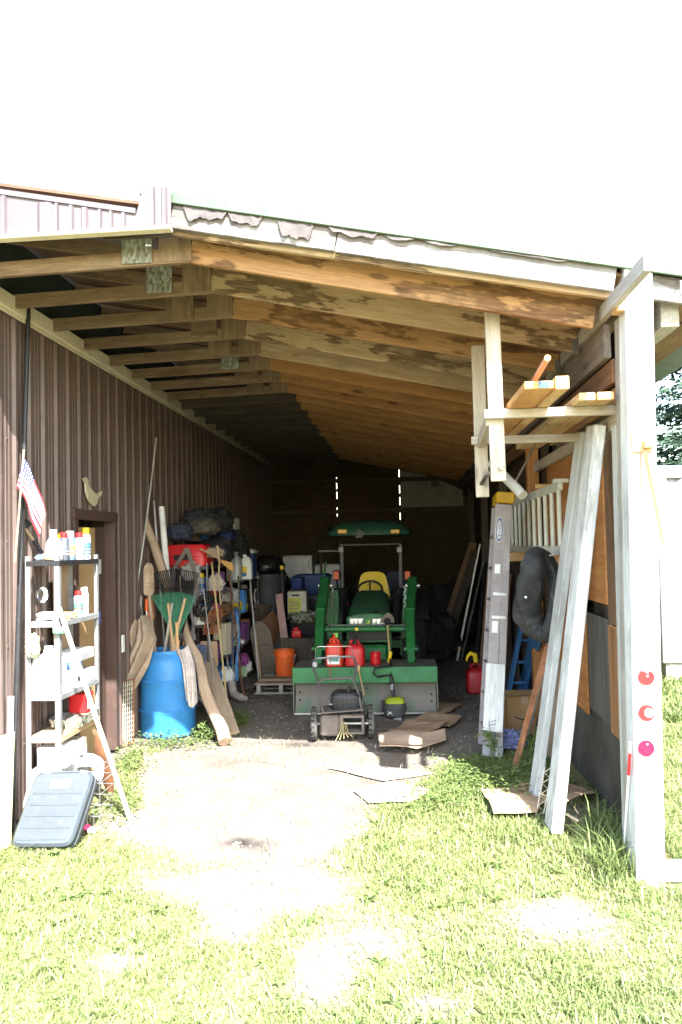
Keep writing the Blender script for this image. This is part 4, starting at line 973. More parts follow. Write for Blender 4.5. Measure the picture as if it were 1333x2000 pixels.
for (u0, v0, ww, hh) in ((.36, .42, .09, .10), (.62, .10, .10, .05)):
    MB().surf(lambda u, v, u0=u0, v0=v0, ww=ww, hh=hh: V(hood(u0 + ww * (u - .5) * (1 - .5 * abs(2 * v - 1) ** 2), v0 + hh * (v - .5))) + V((0, 0, .0025)), 6, 6, .001).build('peeled_patch', BLACK, tr)
MB().tube([V(hood(.5, k / 8)) + V((0, 0, .001)) for k in range(9)], .004, 6).build('hood_ridge', HOODG, tr)
for s_ in (-1, 1):
    MB().box(hc + s_ * (hw + .009) - .002, hc + s_ * (hw + .009) + .002, HF + .2, HF + .8, hz1 - .12, hz1 - .06, .001).build('side_stripe', YELLOW, tr)
    for k in range(2):
        o = V((s_ * (.31 + .03 * k), 0, 0)); MB().tube([V((hc, 9.72, .90)) + o, V((hc, 9.95, 1.08)) + o * 1.03, V((hc, 10.3, 1.28)) + o * 1.05, V((hc, 10.7, 1.2)) + o, V((hc, 10.9, .9)) + o * .9], .010, 8).build('hydraulic_hose', BLACK, tr)
    MB().beam((hc + s_ * .52, 9.9, .45), (hc + s_ * .50, 10.7, .62), .07, .10).build('frame_rail', GREEN, tr)
    MB().beam((hc + s_ * .40, 10.72, .40), (hc + s_ * .47, 10.76, 1.25), .09, .14, up=(0, 1, 0)).build('mast_plate', GREEN, tr)
MB().beam((hc - .5, 10.74, .55), (hc + .5, 10.74, .55), .10, .10).build('mast_cross', GREEN, tr)
# chassis, front axle, wheels, platform
MB().box(hc - .2, hc + .2, HF + .0, 12.1, .32, .62, .03).build('chassis', BLACK, tr)
MB().box(hc - .22, hc + .22, HF - .09, HF + .06, hz1 - .62, hz1 - .36, .03).build('front_weight_bracket', GREEN, tr)
MB().tube([(hc - .55, 10.25, .36), (hc + .55, 10.25, .36)], .055, 12).build('front_axle', GREEN, tr)
TYRE = paint((.022, .022, .023), .85, 0, .3, 8, .4, .2)
def wheel(x, y, r, w, parent, sgn):
    prof = [(r * .62, -w * .42), (r * .70, -w * .5), (r * .9, -w * .5), (r * .97, -w * .40), (r, -w * .2), (r, w * .2), (r * .97, w * .40), (r * .9, w * .5), (r * .70, w * .5), (r * .62, w * .42)]
    ty = MB().lathe((x, y, r), prof, 36, (1, 0, 0)).build('tyre', TYRE, parent)
    m = MB()
    MB().lathe((x, y, r), [(.05, -w * .1), (r * .3, -w * .1), (r * .6, -w * .35), (r * .64, -w * .35), (r * .64, w * .35), (r * .6, w * .35), (r * .3, w * .1), (.05, w * .1)], 28, (1, 0, 0)).build('rim', YELLOW, ty)
    for k in range(22):
        a = 2 * math.pi * k / 22; c, s_ = math.cos(a), math.sin(a); c2, s2 = math.cos(a + .16), math.sin(a + .16)
        sd = 1 if k % 2 else -1
        MB().beam((x, y + c * r * 1.005, r + s_ * r * 1.005), (x + sd * w * .48, y + c2 * r * .985, r + s2 * r * .985), .035 * r / .4, .03, up=(0, c, s_)).build('tread_lug', TYRE, ty)
for sgn in (-1, 1):
    wheel(hc + sgn * .50, 10.25, .33, .22, tr, sgn); wheel(hc + sgn * .56, 11.95, .56, .34, tr, sgn)
    MB().surf(lambda u, v: (hc + sgn * (.36 + .4 * u), 11.95 - .64 * math.cos(math.pi * (.12 + .8 * v)), .56 + .64 * math.sin(math.pi * (.12 + .8 * v))), 4, 16, .012).build('fender', BLACK, tr)
MB().box(hc - .5, hc + .5, 10.95, 11.6, .58, .62, .01).build('foot_platform', BLACK, tr)
# dashboard, steering wheel, seat
loft(MB(), (hc, 11.1, hz1 - .2), [(0, .2, .1), (.38, .19, .1), (.42, .15, .07)], 20, 5).build('dashboard', BLACK, tr)
sw = W(723, 1151, Y=11.25); n_ax = V((0, -.62, .78)).normalized(); e1 = V((1, 0, 0)); e2 = n_ax.cross(e1); SR = .165
st = MB().tube([sw + (e1 * math.cos(a) + e2 * math.sin(a)) * SR for a in [2 * math.pi * k / 32 for k in range(33)]], .016, 10, False).build('steering_wheel', BLACK, tr)
for a in (-.5, 1.6, 3.64): MB().tube([sw - n_ax * .03, sw + (e1 * math.cos(a + .0) + e2 * math.sin(a)) * SR], .011, 8).build('spoke', BLACK, st)
MB().tube([sw - n_ax * .03, sw - n_ax * .3], .022, 10).build('steering_column', BLACK, tr)
a_, b_, c_, d_ = rect(696, 1117, 762, 1180, 11.75)
sc, shw = (a_ + b_) / 2, (b_ - a_) / 2
def seatb(u, v):
    a = (u - .5) * 2; wv = shw * (1.0 - .28 * v ** 2.2); y = 11.78 + .10 * v - .05 * a * a * -1 - .03 * math.cos(a * 1.6)
    return (sc + wv * a, y - .07 * abs(a) ** 3, c_ - .02 + (d_ - c_ + .02) * v - .05 * abs(a) ** 4 * v)
MB().surf(seatb, 18, 14, .06).build('seat_back', YELLOW, tr)
loft(MB(), (sc, 11.60, c_ - .08), [(0, shw * .9, .2), (.02, shw, .23), (.09, shw, .23), (.11, shw * .9, .2)], 24, 4).build('seat_cushion', YELLOW, tr)
for s_ in (-1, 1): MB().tube([(sc + s_ * shw * 1.02, 11.45, c_ + .06), (sc + s_ * shw * 1.02, 11.8, c_ + .09)], .022, 8).build('armrest', BLACK, tr)
# roll bar, canopy, lights
for px in (669, 783):
    lo, hi = W(px, 1172, Y=12.0), W(px - 1, 1062, Y=12.0)
    MB().beam((lo.x, 12.0, .6), hi, .06, .075, up=(0, 1, 0), bev=.008).build('roll_bar', paint((.03, .032, .034), .4, .2, .2, 8, .3), tr)
    for z in (lo.z + .1, hi.z - .12): MB().box(lo.x - .036, lo.x + .036, 11.955, 11.962, z, z + .07, .001).build('bar_decal', GREY, tr)
ch = W(669, 1062, Y=12.0); ch2 = W(783, 1062, Y=12.0)
MB().tube([(ch.x, 12.0, ch.z - .02), (ch2.x, 12.0, ch.z - .02)], .03, 10).build('roll_bar_cross', BLACK, tr)
a_, b_, c_, d_ = rect(634, 1012, 806, 1046, 11.55); cc = (a_ + b_) / 2; cw = (b_ - a_) / 2
m = loft(MB(), (cc, 12.1, c_), [(0, cw * .97, .55), (.012, cw, .57), (.06, cw * .99, .565), (.14, cw * .88, .5), (.20, cw * .62, .38), (.225, cw * .3, .2)], 44, 5)
m.build('canopy', paint((.022, .085, .055), .5, 0, .15, 4, .3), tr)
for x0, x1 in ((660, 678), (763, 781)):
    e, f, g_, h = rect(x0, 1034, x1, 1042, 11.52); MB().box(e, f, 11.505, 11.535, g_, h, .012).build('canopy_lamp', paint((.75, .42, .02), .3), tr)
e, f, g_, h = rect(694, 1033, 712, 1050, 11.5); MB().prism([(e, 11.5, g_), (e + .05, 11.5, h), (f, 11.5, h - .05), (f - .03, 11.5, g_)], (0, -.01, 0)).build('hanging_sticker', BLACK, tr)
for x0, x1, sx in ((651, 664, -1), (790, 803, 1)):
    e, f, g_, h = rect(x0, 1114, x1, 1133, 11.8)
    wl = MB().box(e, f, 11.78, 11.83, g_, h, .012).build('warning_light', BLACK, tr); MB().box(e + .008, f - .008, 11.768, 11.779, g_ + .01, h - .01, .01).build('amber_lens', ORANGE, wl)
    MB().tube([((e + f) / 2, 11.82, g_ + .03), ((e + f) / 2 - sx * .02, 11.95, g_ - .25)], .012, 8).build('lamp_stem', BLACK, tr)
for s_ in (-1, 1): MB().tube([(hc + s_ * .33, 11.2, .62), (hc + s_ * .33, 11.25, 1.0)], .012, 8).build('lever', BLACK, tr); MB().lathe((hc + s_ * .33, 11.25, 1.0), [(.012, 0), (.022, .015), (.018, .04), (.001, .045)], 10).build('lever_knob', RED, tr)

# ------------------------------------------------------------------ things on the bucket
def fuel_can(px0, py0, px1, py1, Y, z0, mat, label, depth=.2, spout=None, spout_px=None, lbl=None, name='fuel_can'):
    a_, b_, c_, d_ = rect(px0, py0, px1, py1, Y); h = d_ - z0; w = (b_ - a_) / 2; cx = (a_ + b_) / 2
    t = thing(name, label, 'fuel can', (cx, Y + depth / 2, z0))
    loft(MB(), (cx, Y + depth / 2, z0), [(0, w * .93, depth * .46), (.008, w, depth * .5), (h * .60, w, depth * .5), (h * .74, w * .92, depth * .46), (h * .84, w * .6, depth * .34), (h * .86, w * .4, depth * .24)], 28, 5).build('can_body', mat, t)
    MB().tube([(cx - w * .5, Y + depth * .5, z0 + h * .78), (cx - w * .42, Y + depth * .5, z0 + h * .95), (cx + w * .2, Y + depth * .5, z0 + h * .99), (cx + w * .55, Y + depth * .5, z0 + h * .80)], .016, 10).build('handle', mat, t)
    if spout:
        MB().tube([(cx + w * spout_px, Y + depth * .3, z0 + h * .82), (cx + w * spout_px, Y + depth * .25, z0 + h * 1.02), (cx + w * (spout_px + .1), Y + depth * .2, z0 + h * 1.16)], [.03, .018, .012], 12).build('spout', spout, t)
    for k in (-1, 1): MB().box(cx + k * w * .5 - .006, cx + k * w * .5 + .006, Y - .004, Y + .006, z0 + .03, z0 + h * .52, .002).build('moulded_rib', mat, t)
    if lbl: MB().box(cx - w * .75, cx + w * .62, Y - .006, Y - .001, z0 + h * .10, z0 + h * .42, .001).build('label_sticker', lbl, t)
    return t
ZB = btop - .004
t = fuel_can(635, 1248, 670, 1302, BY + .06, ZB, paint((.62, .045, .02), .4), 'orange-red fuel can with white label and green spout cap on the bucket', .22, paint((.62, .045, .02), .4), 0.0, WHITE)
q = W(656, 1245, Y=BY + .12); MB().rbox((q.x, q.y, q.z - .0), (.05, .03, .05)).build('spout_cap', paint((.20, .62, .10), .4), t)
MB().rbox((W(652, 1290, Y=BY + .05).x, BY + .052, ZB + .06), (.11, .002, .035)).build('label_print', paint((.10, .35, .30), .5), t)
t = fuel_can(673, 1252, 712, 1302, BY + .10, ZB, RED, 'dark red fuel can with black spout next to the orange-red can', .24, BLACK, 0.05)
sp_ = W(734, 1302, Y=BY + .15)
t = thing('line_spool', 'spool of glossy red trimmer line on the bucket edge', 'spool', (sp_.x, sp_.y + .06, ZB))
MB().lathe((sp_.x, sp_.y + .06, ZB), [(.055, 0), (.055, .006), (.052, .008)] + [(.058 + (.003 if k % 2 else 0), .01 + k * .011) for k in range(11)] + [(.05, .135), (.056, .137), (.056, .145), (.02, .146)], 24).build('wound_line', paint((.5, .012, .02), .25, .1, .2, 20, .05), t)
# string trimmer, engine down, shaft up against the loader tube
e0 = W(771, 1378, Y=BY - .16); top = W(757, 1214, Y=9.50); gr_ = W(766, 1295, Y=BY + .02)
trm = thing('string_trimmer', 'lime green string trimmer hung engine down over the tractor bucket', 'trimmer', (e0.x, BY - .15, e0.z - .12))
loft(MB(), (e0.x, e0.y, e0.z - .12), [(0, .06, .06), (.02, .10, .085), (.09, .125, .09), (.15, .11, .085)], 22, 4).build('engine_cover', paint((.05, .052, .055), .5, 0, .3, 14, .2), trm)
loft(MB(), (e0.x + .005, e0.y, e0.z + .031), [(0, .10, .085), (.03, .105, .085), (.055, .07, .06)], 22, 4).build('lime_shroud', paint((.42, .50, .03), .45), trm)
MB().rbox((e0.x - .11, e0.y + .0, e0.z - .06), (.05, .08, .11)).build('air_filter_box', BLACK, trm)
loft(MB(), (e0.x + .03, e0.y - .02, e0.z - .15), [(0, .035, .035), (.008, .045, .045), (.04, .045, .045)], 14, 4).build('fuel_tank', paint((.35, .38, .42), .3), trm)
for (dx, dz, rt) in ((-.05, -.06, .7), (-.045, -.06, -.7)): MB().beam((e0.x + dx - .025, e0.y - .095, e0.z + dz - .025 * rt), (e0.x + dx + .025, e0.y - .095, e0.z + dz + .025 * rt), .008, .01, up=(0, 1, 0)).build('white_mark', WHITE, trm)
s0 = e0 + V((-.008, .02, .085)); s1 = W(765, 1322, Y=BY - .08); MB().tube([s0, s1], .019, 12).build('throttle_grip', BLACK, trm)
MB().rbox((W(766, 1343, Y=BY - .12).x - .0, W(766, 1343, Y=BY - .12).y - .03, W(766, 1343, Y=BY - .12).z - .02), (.035, .03, .06)).build('trigger_block', GREY, trm)
s2 = W(762, 1285, Y=BY + .25); MB().tube([s1, s2], .013, 10).build('lower_shaft', CHROME, trm)
MB().tube([s2, top], .0135, 10).build('upper_shaft', paint((.42, .33, .14), .5), trm)
MB().tube([s2 + V((-.01, 0, -.05)), s2 + V((.01, 0, .07))], .02, 10).build('coupler', YELLOW, trm)
dl = [W(768, 1300, Y=BY - .03), W(748, 1303, Y=BY - .10), W(733, 1305, Y=BY - .12), W(730, 1315, Y=BY - .12), W(738, 1322, Y=BY - .1), W(764, 1318, Y=BY - .05)]
MB().tube(dl, .011, 8).build('loop_handle', BLACK, trm)
MB().surf(lambda u, v: top + V((-.07 + .15 * u, -.03 + .03 * v, -.01 + .11 * math.sin(math.pi * (.1 + .75 * u)) * v)), 12, 6, .006).build('guard', paint((.16, .13, .10), .8), trm)
MB().lathe(top + V((0, -.03, .0)), [(.03, -.01), (.04, .0), (.035, .03), (.001, .035)], 16, (0, -.8, .5)).build('line_head', BLACK, trm)
# wooden dish brush stuck by the mower handle
a, b = W(700, 1303, Y=BY - .05), W(712, 1358, Y=BY - .12)
t = thing('wooden_spoon', 'wooden long handled brush hung against the bucket lip', 'brush', (b.x, b.y, b.z)); MB().tube([a, b], .008, 8).build('handle', W_NEW, t)
loft(MB(), a - V((0, 0, .035)), [(0, .014, .01), (.02, .028, .014), (.05, .022, .012), (.06, .01, .008)], 14, 3).build('head', W_NEW, t)
# ------------------------------------------------------------------ walk-behind edger / mower chassis
mw = thing('lawn_edger', 'stripped walk-behind mower with folded handle in front of the bucket', 'mower', (W(668, 1440, Z=0).x, 8.0, 0))
wl_, wr_ = W(612, 1450, Z=0), W(724, 1445, Z=0)
MYW = wl_.y + .02
for q, px in ((wl_, 612), (wr_, 724)):
    R_ = .152; y_ = q.y + .10; x_ = q.x
    ty = MB().lathe((x_, y_, R_), [(R_ * .7, -.022), (R_ * .82, -.028), (R_ * .97, -.024), (R_, -.012), (R_, .012), (R_ * .97, .024), (R_ * .82, .028), (R_ * .7, .022)], 36, (1, .12, 0)).build('tyre', paint((.10, .098, .09), .9, 0, .4, 10, .5), mw)
    MB().lathe((x_, y_, R_), [(.02, -.03), (.03, -.012), (R_ * .55, -.006), (R_ * .7, -.02), (R_ * .72, -.02), (R_ * .72, .02), (R_ * .7, .02), (R_ * .55, .012), (.03, .03), (.02, .034)], 28, (1, .12, 0)).build('rim', paint((.48, .47, .44), .5, 0, .15, 8, .3), ty)
    for k in range(18):
        a = 2 * math.pi * k / 18; MB().beam((x_ - .02, y_ + R_ * math.cos(a), R_ + R_ * math.sin(a)), (x_ + .02, y_ + R_ * math.cos(a), R_ + R_ * math.sin(a)), .02, .012, up=(0, math.cos(a), math.sin(a))).build('tread_lug', TYRE, ty)
xl_, xr_ = wl_.x, wr_.x; my = wl_.y + .10
RUSTD = paint((.20, .17, .145), .8, .2, .35, 10, .4, .2)
MB().tube([(xl_, my, .152), (xr_, my, .152)], .012, 10).build('axle', STEEL, mw)
a_, b_, c_, d_ = rect(628, 1398, 662, 1438, my - .05)
deck = MB().box(xl_ + .06, b_ + .01, my - .06, my + .32, c_, d_, .02).build('deck', RUSTD, mw)
e_, f_, g_, h_2 = rect(664, 1397, 712, 1434, my - .05)
m = MB(); m.box(e_, f_, my - .06, my + .3, h_2 - .025, h_2); m.box(e_, f_, my - .06, my + .3, g_, g_ + .02); m.box(e_, e_ + .03, my - .059, my + .3, g_ + .021, h_2 - .026); m.box(f_ - .025, f_, my - .059, my + .3, g_ + .021, h_2 - .026)
MB().box(e_, f_, my - .06, my + .3, h_2 - .025, h_2).build('chute_top', RUSTD, mw); MB().box(e_, f_, my - .06, my + .3, g_, g_ + .02).build('chute_bottom', RUSTD, mw)
MB().box(e_, e_ + .035, my - .058, my + .3, g_ + .021, h_2 - .026).build('chute_side', RUSTD, mw); MB().box(f_ - .025, f_, my - .058, my + .3, g_ + .021, h_2 - .026).build('chute_side', RUSTD, mw)
MB().box(e_ + .036, f_ - .026, my + .2, my + .22, g_ + .021, h_2 - .026).build('chute_back', BLACK, mw)
MB().beam((xl_ + .05, my + .12, d_ + .02), (xr_ - .05, my + .12, d_ + .05), .34, .012, up=(0, 0, 1)).build('deck_top', RUSTD, mw)
a_, b_, c_, d2_ = rect(648, 1352, 704, 1385, my + .05)
en = loft(MB(), ((a_ + b_) / 2, my + .14, c_ - .03), [(0, .13, .12), (.03, .145, .13), (.10, .15, .135), (.16, .145, .13), (.185, .12, .11)], 24, 5).build('engine_cover', paint((.022, .023, .027), .5, 0, .3, 12, .25), mw)
for k in range(6): MB().box((a_ + b_) / 2 - .10 + k * .035, (a_ + b_) / 2 - .085 + k * .035, my - .002, my + .006, c_ + .02, c_ + .11, .002).build('cooling_fin', BLACK, en)
MB().box((a_ + b_) / 2 - .16, (a_ + b_) / 2 + .16, my + .02, my + .26, c_ + .045, c_ + .055, .003).build('cover_seam', GREY, en)
MB().tube([((a_ + b_) / 2 + .02, my + .1, d2_ - .03), ((a_ + b_) / 2 + .03, my + .1, d2_ + .05)], .02, 10).build('oil_filler', BLACK, mw)
HT = paint((.13, .12, .11), .6, .3, .3, 12, .4)
lowL, lowR = W(632, 1392, Y=my - .02), W(708, 1390, Y=my - .02)
mL, mR = W(622, 1330, Y=my + .18), W(692, 1326, Y=my + .18)
MB().tube([lowL, W(624, 1362, Y=my + .06), W(622, 1335, Y=my + .16), W(630, 1327, Y=my + .18), W(660, 1325, Y=my + .19), W(684, 1324, Y=my + .18), W(692, 1330, Y=my + .16), W(700, 1352, Y=my + .06), lowR], .013, 10).build('lower_handle', HT, mw)
MB().tube([W(622, 1333, Y=my + .15), W(613, 1305, Y=my + .3)], .012, 10).build('upper_handle', HT, mw)
MB().tube([W(692, 1330, Y=my + .15), W(697, 1300, Y=my + .3), W(692, 1286, Y=my + .36), W(684, 1282, Y=my + .38), W(620, 1286, Y=my + .38), W(611, 1290, Y=my + .36), W(614, 1305, Y=my + .3)], .012, 10).build('upper_handle', paint((.30, .30, .31), .4, .7, .2, 8, .3), mw)
MB().tube([W(615, 1310, Y=my + .28), W(617, 1268, Y=my + .4), W(622, 1263, Y=my + .42), W(684, 1262, Y=my + .42), W(688, 1266, Y=my + .42), W(690, 1288, Y=my + .36)], .004, 6).build('control_bail', STEEL, mw)
q = W(616, 1298, Y=my + .29); MB().rbox(q + V((0, -.02, -.02)), (.045, .035, .05)).build('clamp', GREY, mw)
MB().tube([W(645, 1283, Y=my + .37), W(646, 1300, Y=my + .34), W(645, 1320, Y=my + .2)], .003, 5).build('pull_cord', RED, mw)
MB().tube([W(692, 1295, Y=my + .34), W(680, 1330, Y=my + .2), W(650, 1352, Y=my + .1), W(638, 1372, Y=my + .05)], .003, 5).build('control_cable', BLACK, mw)
for i in range(5):
    q = W(668 + i * 2, 1410, Y=my - .07); MB().tube([q, q + V((.01 * (i - 2), -.02, -.1)), q + V((.03 * (i - 2), -.04, -q.z + .015 + .01 * i))], .0025, 5).build('grass_string', paint((.5, .42, .2), .9), mw)

# ------------------------------------------------------------------ flattened cardboard on the ground
def card(pts, label, z=.012, mat=CARD, th=.006, warp=.03, group=None):
    P = [W(a, b, Z=0) for a, b in pts]; c = sum(P, V((0, 0, 0))) / len(P); sd = random.random() * 50
    # subdivided fan so the sheet can buckle
    m = MB(); R = 6; n = len(P); sub = 6; ring = []
    for i in range(n):
        for k in range(sub): ring.append(P[i].lerp(P[(i + 1) % n], k / sub))
    vs = [c + V((0, 0, z))]; fs = []
    nr = len(ring)
    for r in range(1, R + 1):
        for p in ring:
            q = c.lerp(p, r / R); q.z = z + (0.022 * noise.noise(V((q.x * .9, q.y * .9, 0))) + .012 * noise.noise(V((q.x * 4, q.y * 4, 5))) if q.y < 9.1 else 0) - .004 + warp * max(0, .35 + noise.noise(V((q.x * 2.5 + sd, q.y * 2.5, 1)))) ; vs.append(q)
    hgt = noise.noise(V((c.x * 2.5 + sd, c.y * 2.5, 1))); vs[0].z = z + (0.022 * noise.noise(V((c.x * .9, c.y * .9, 0))) + .012 * noise.noise(V((c.x * 4, c.y * 4, 5))) if c.y < 9.1 else 0) - .004 + warp * max(0, .35 + hgt)
    for k in range(nr): fs.append([0, 1 + k, 1 + (k + 1) % nr])
    for r in range(R - 1):
        for k in range(nr): a = 1 + r * nr; fs.append([a + k, a + nr + k, a + nr + (k + 1) % nr, a + (k + 1) % nr])
    n0 = len(vs); vs2 = [v - V((0, 0, th)) for v in vs]; fs += [[n0 + i for i in f[::-1]] for f in fs]
    b0 = 1 + (R - 1) * nr
    for k in range(nr): k2 = (k + 1) % nr; fs.append([b0 + k2, b0 + k, n0 + b0 + k, n0 + b0 + k2])
    m.add(vs + vs2, fs); return one(m, 'cardboard_sheet', mat, label, 'cardboard', group)
CG = 'flattened cardboard on the ground'
card([(808, 1413), (870, 1398), (902, 1410), (880, 1425), (815, 1428)], 'torn cardboard sheet with a bent corner nearest the tractor bucket', .03, CARD, .006, .06, CG)
card([(758, 1440), (795, 1420), (850, 1418), (878, 1424), (838, 1445), (815, 1450)], 'shaded cardboard sheet overlapping between two others', .045, CARD, .006, .06, CG)
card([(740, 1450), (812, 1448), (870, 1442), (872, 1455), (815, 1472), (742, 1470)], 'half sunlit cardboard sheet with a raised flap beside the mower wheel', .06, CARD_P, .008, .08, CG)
card([(690, 1545), (770, 1530), (845, 1550), (800, 1572), (720, 1570)], 'sun bleached cardboard piece lying in the grass edge', .008, paint((.55, .48, .42), .9), .004, .012, CG)
card([(640, 1500), (720, 1492), (850, 1510), (750, 1528)], 'dusty flat cardboard trodden into the gravel', .006, paint((.50, .44, .38), .9), .004, .01, CG)
card([(940, 1552), (1040, 1540), (1072, 1570), (1050, 1600), (965, 1605)], 'tan cardboard sheet half under the leaning white planks', .03, paint((.48, .33, .2), .9), .006, .05, CG)
card([(1100, 1575), (1085, 1530), (1140, 1545), (1165, 1570), (1105, 1590)], 'shaded brown cardboard between white planks and wall', .03, CARD, .006, .08, CG)
card([(857, 1372), (905, 1378), (880, 1392), (856, 1395)], 'small dark cardboard scrap beside the bucket end', .015, CARD, .005, .03, CG)
# ================================================================== LEFT BACK: wire racks and clutter
def wire_rack(x0, x1, y0, y1, zs, top, mat, label, name='wire_rack'):
    t = thing(name, label, 'rack', ((x0 + x1) / 2, (y0 + y1) / 2, 0))
    for x in (x0, x1):
        for y in (y0, y1): MB().tube([(x, y, 0), (x, y, top)], .0125, 10).build('post', mat, t)
    for z in zs:
        m = MB().box(x0 + .013, x1 - .013, y0 + .0, y1 - .0, z - .006, z, .002); sh = m.build('shelf', mat, t)
        MB().tube([(x0, y0, z - .02), (x1, y0, z - .02), (x1, y1, z - .02), (x0, y1, z - .02), (x0, y0, z - .02)], .004, 6).build('shelf_rim', mat, sh)
        MB().tube([(x0, y0, z + .004), (x1, y0, z + .004), (x1, y1, z + .004), (x0, y1, z + .004), (x0, y0, z + .004)], .004, 6).build('shelf_rim', mat, sh)
        zz = [(x1, y0 + (y1 - y0) * i / 16, z + (.003 if i % 2 else -.019)) for i in range(17)]; MB().tube(zz, .0025, 5).build('truss_wire', mat, sh)
        zz = [(x0 + (x1 - x0) * i / 8, y0, z + (.003 if i % 2 else -.019)) for i in range(9)]; MB().tube(zz, .0025, 5).build('truss_wire', mat, sh)
    return t
AX0, AX1, AY0, AY1 = -2.60, -2.16, 9.0, 10.30
BX0, BX1, BY0, BY1 = -2.58, -2.11, 10.5, 11.9
AZ = [1.62, 1.30, .98, .52, .12]; BZ = [1.40, .98, .56, .14]
wire_rack(AX0, AX1, AY0, AY1, AZ, 1.66, paint((.28, .28, .29), .35, .8, .2, 8, .3), 'dark steel wire rack piled with a red case behind the blue drum')
wire_rack(BX0, BX1, BY0, BY1, BZ, 1.46, CHROME, 'chrome wire rack with jugs next to the dark wire rack')
# --- top of the near rack
a_, b_, c_, d_ = rect(312, 1060, 402, 1106, 9.1)
t = thing('tool_case', 'big red plastic tool case lying on top of the dark wire rack', 'case', ((a_ + b_) / 2, 9.3, 1.626))
loft(MB(), ((a_ + b_) / 2 + .03, 9.26, 1.626), [(0, .24, .2), (.015, .255, .21), (.11, .25, .205), (.115, .255, .21)], 28, 7).build('case_base', RED, t); loft(MB(), ((a_ + b_) / 2 + .03, 9.26, 1.742), [(0, .255, .21), (.10, .245, .2), (.13, .22, .18)], 28, 6).build('case_lid', RED, t)
MB().box((a_ + b_) / 2 - .08, (a_ + b_) / 2 + .1, 9.035, 9.052, 1.70, 1.76, .006).build('latch', BLACK, t)
for i, (px, py, w, dpt, h, mt, nm, lab, ct) in enumerate((
    (345, 1010, .17, .2, .11, CLOTH_D, 'duffel_bag', 'dark grey bag slumped on the red case', 'bag'),
    (420, 1012, .22, .24, .14, paint((.02, .02, .022), .9, 0, .4, 10, .1, .3), 'duffel_bag', 'large black bag heaped on top of the racks', 'bag'),
    (388, 1046, .12, .12, .05, paint((.03, .16, .42), .6), 'tarp_bundle', 'crumpled bright blue tarp tucked under the brown hat', 'tarp'),
    (412, 1060, .16, .14, .07, paint((.13, .06, .045), .9), 'blanket', 'maroon folded blanket under the black bag', 'blanket'),
    (435, 1040, .14, .2, .10, NAVY, 'jacket', 'navy jacket with yellow piping stuffed beside the black bag', 'jacket'))):
    Yc = 9.75 + .12 * i; c = W(px, py, Y=Yc); top_ = c.z; heap(max(c.x, -2.6 + w), Yc, max(1.626, top_ - h * 1.2), (w, dpt, h), mt, nm, lab, ct, 20 + i, .3, 3)
heap(-2.30, 9.85, 1.63, (.24, .3, .13), CLOTH_D, 'cloth_heap', 'dark heap of clothes filling the middle of the dark rack top', 'clothes', 33, .25)
heap(-2.33, 10.15, 1.63, (.24, .25, .17), paint((.03, .03, .04), .9), 'cloth_heap', 'blackish sleeping bag heap behind the red case', 'clothes', 34, .25)
a = W(374, 1050, Y=9.8); t = thing('felt_hat', 'brown felt hat resting on the heap over the red case', 'hat', a)
MB().lathe(a + V((0, 0, -.02)), [(.115, 0), (.14, .006), (.115, .012), (.10, .02), (.095, .10), (.07, .135), (.001, .13)], 24, (.15, -.2, 1)).build('crown', paint((.17, .115, .09), .95, 0, .2, 10, .2), t)
t = thing('paper_box', 'white paper box on top of the far clothes heap', 'box', W(448, 1034, Y=11.0)); q = W(448, 1036, Y=11.0)
MB().rbox(q, (.23, .2, .16), -.15, 0).build('carton_shell', paint((.55, .53, .48), .8), t); MB().rbox(q + V((-.02, -.105, .03)), (.15, .002, .1), -.15).build('label_print', paint((.75, .75, .75), .7), t); MB().rbox(q + V((-.02, -.108, .07)), (.06, .002, .02), -.15).build('label_line', GREY, t)
heap(q.x + .0, 11.05, 1.41, (.25, .3, .30), CLOTH_D, 'cloth_heap', 'tall dark heap of bags on the chrome rack under the white paper box', 'clothes', 35, .2)
q = W(480, 1082, Y=11.55)
crate(q.x - .17, q.x + .15, 11.4, 11.75, 1.41, 1.41 + .39, paint((.03, .06, .20), .45), 'cooler', 'navy cooler with white lid on the chrome rack', 'cooler', WHITE)
heap(W(467, 1075, Y=11.3).x, 11.25, 1.41, (.10, .1, .17), paint((.40, .02, .03), .8), 'red_jacket', 'red jacket bundle left of the navy cooler', 'jacket', 36, .25)
# broom and jugs at the rack end
a, b = W(392, 1072, Y=8.97), W(430, 1092, Y=8.99)
t = thing('straw_broom', 'straw broom lying across the dark rack edge', 'broom', b); MB().tube([a, b], .011, 8).build('broom_stick', W_HANDLE, t)
MB().surf(lambda u, v: b + (b - a).normalized() * (.16 * u) + V((.0, .03 * math.sin(v * 6) * 0 + .0, -.01 + (.03 + .07 * u) * (v - .6))), 6, 10, .03).build('bristles', paint((.45, .25, .08), .95, 0, .4, 30, .2, .4), t)
q = W(457, 1136, Y=10.58); z = 1.405
t = thing('fuel_jug', 'grey translucent jug at the front of the chrome rack', 'jug', (q.x, 10.62, z))
loft(MB(), (q.x + .0, 10.62, z), [(0, .09, .08), (.01, .10, .09), (.22, .10, .09), (.30, .08, .07), (.335, .035, .035)], 22, 4).build('jug_body', paint((.36, .38, .38), .3, 0, .15, 8, .2), t); MB().lathe((q.x + .02, 10.62, z + .335), [(.04, 0), (.04, .03), (.035, .034)], 16).build('cap', GREY, t)
q = W(482, 1132, Y=10.9)
t = thing('oil_jug', 'white oil jug with yellow and blue label beside the grey jug', 'jug', (q.x, 10.9, z))
loft(MB(), (q.x, 10.9, z), [(0, .075, .05), (.008, .08, .055), (.2, .08, .055), (.27, .06, .05), (.30, .028, .028)], 20, 4).build('jug_body', WHITE, t); MB().lathe((q.x - .02, 10.9, z + .30), [(.026, 0), (.026, .025)], 14).build('cap', WHITE, t)
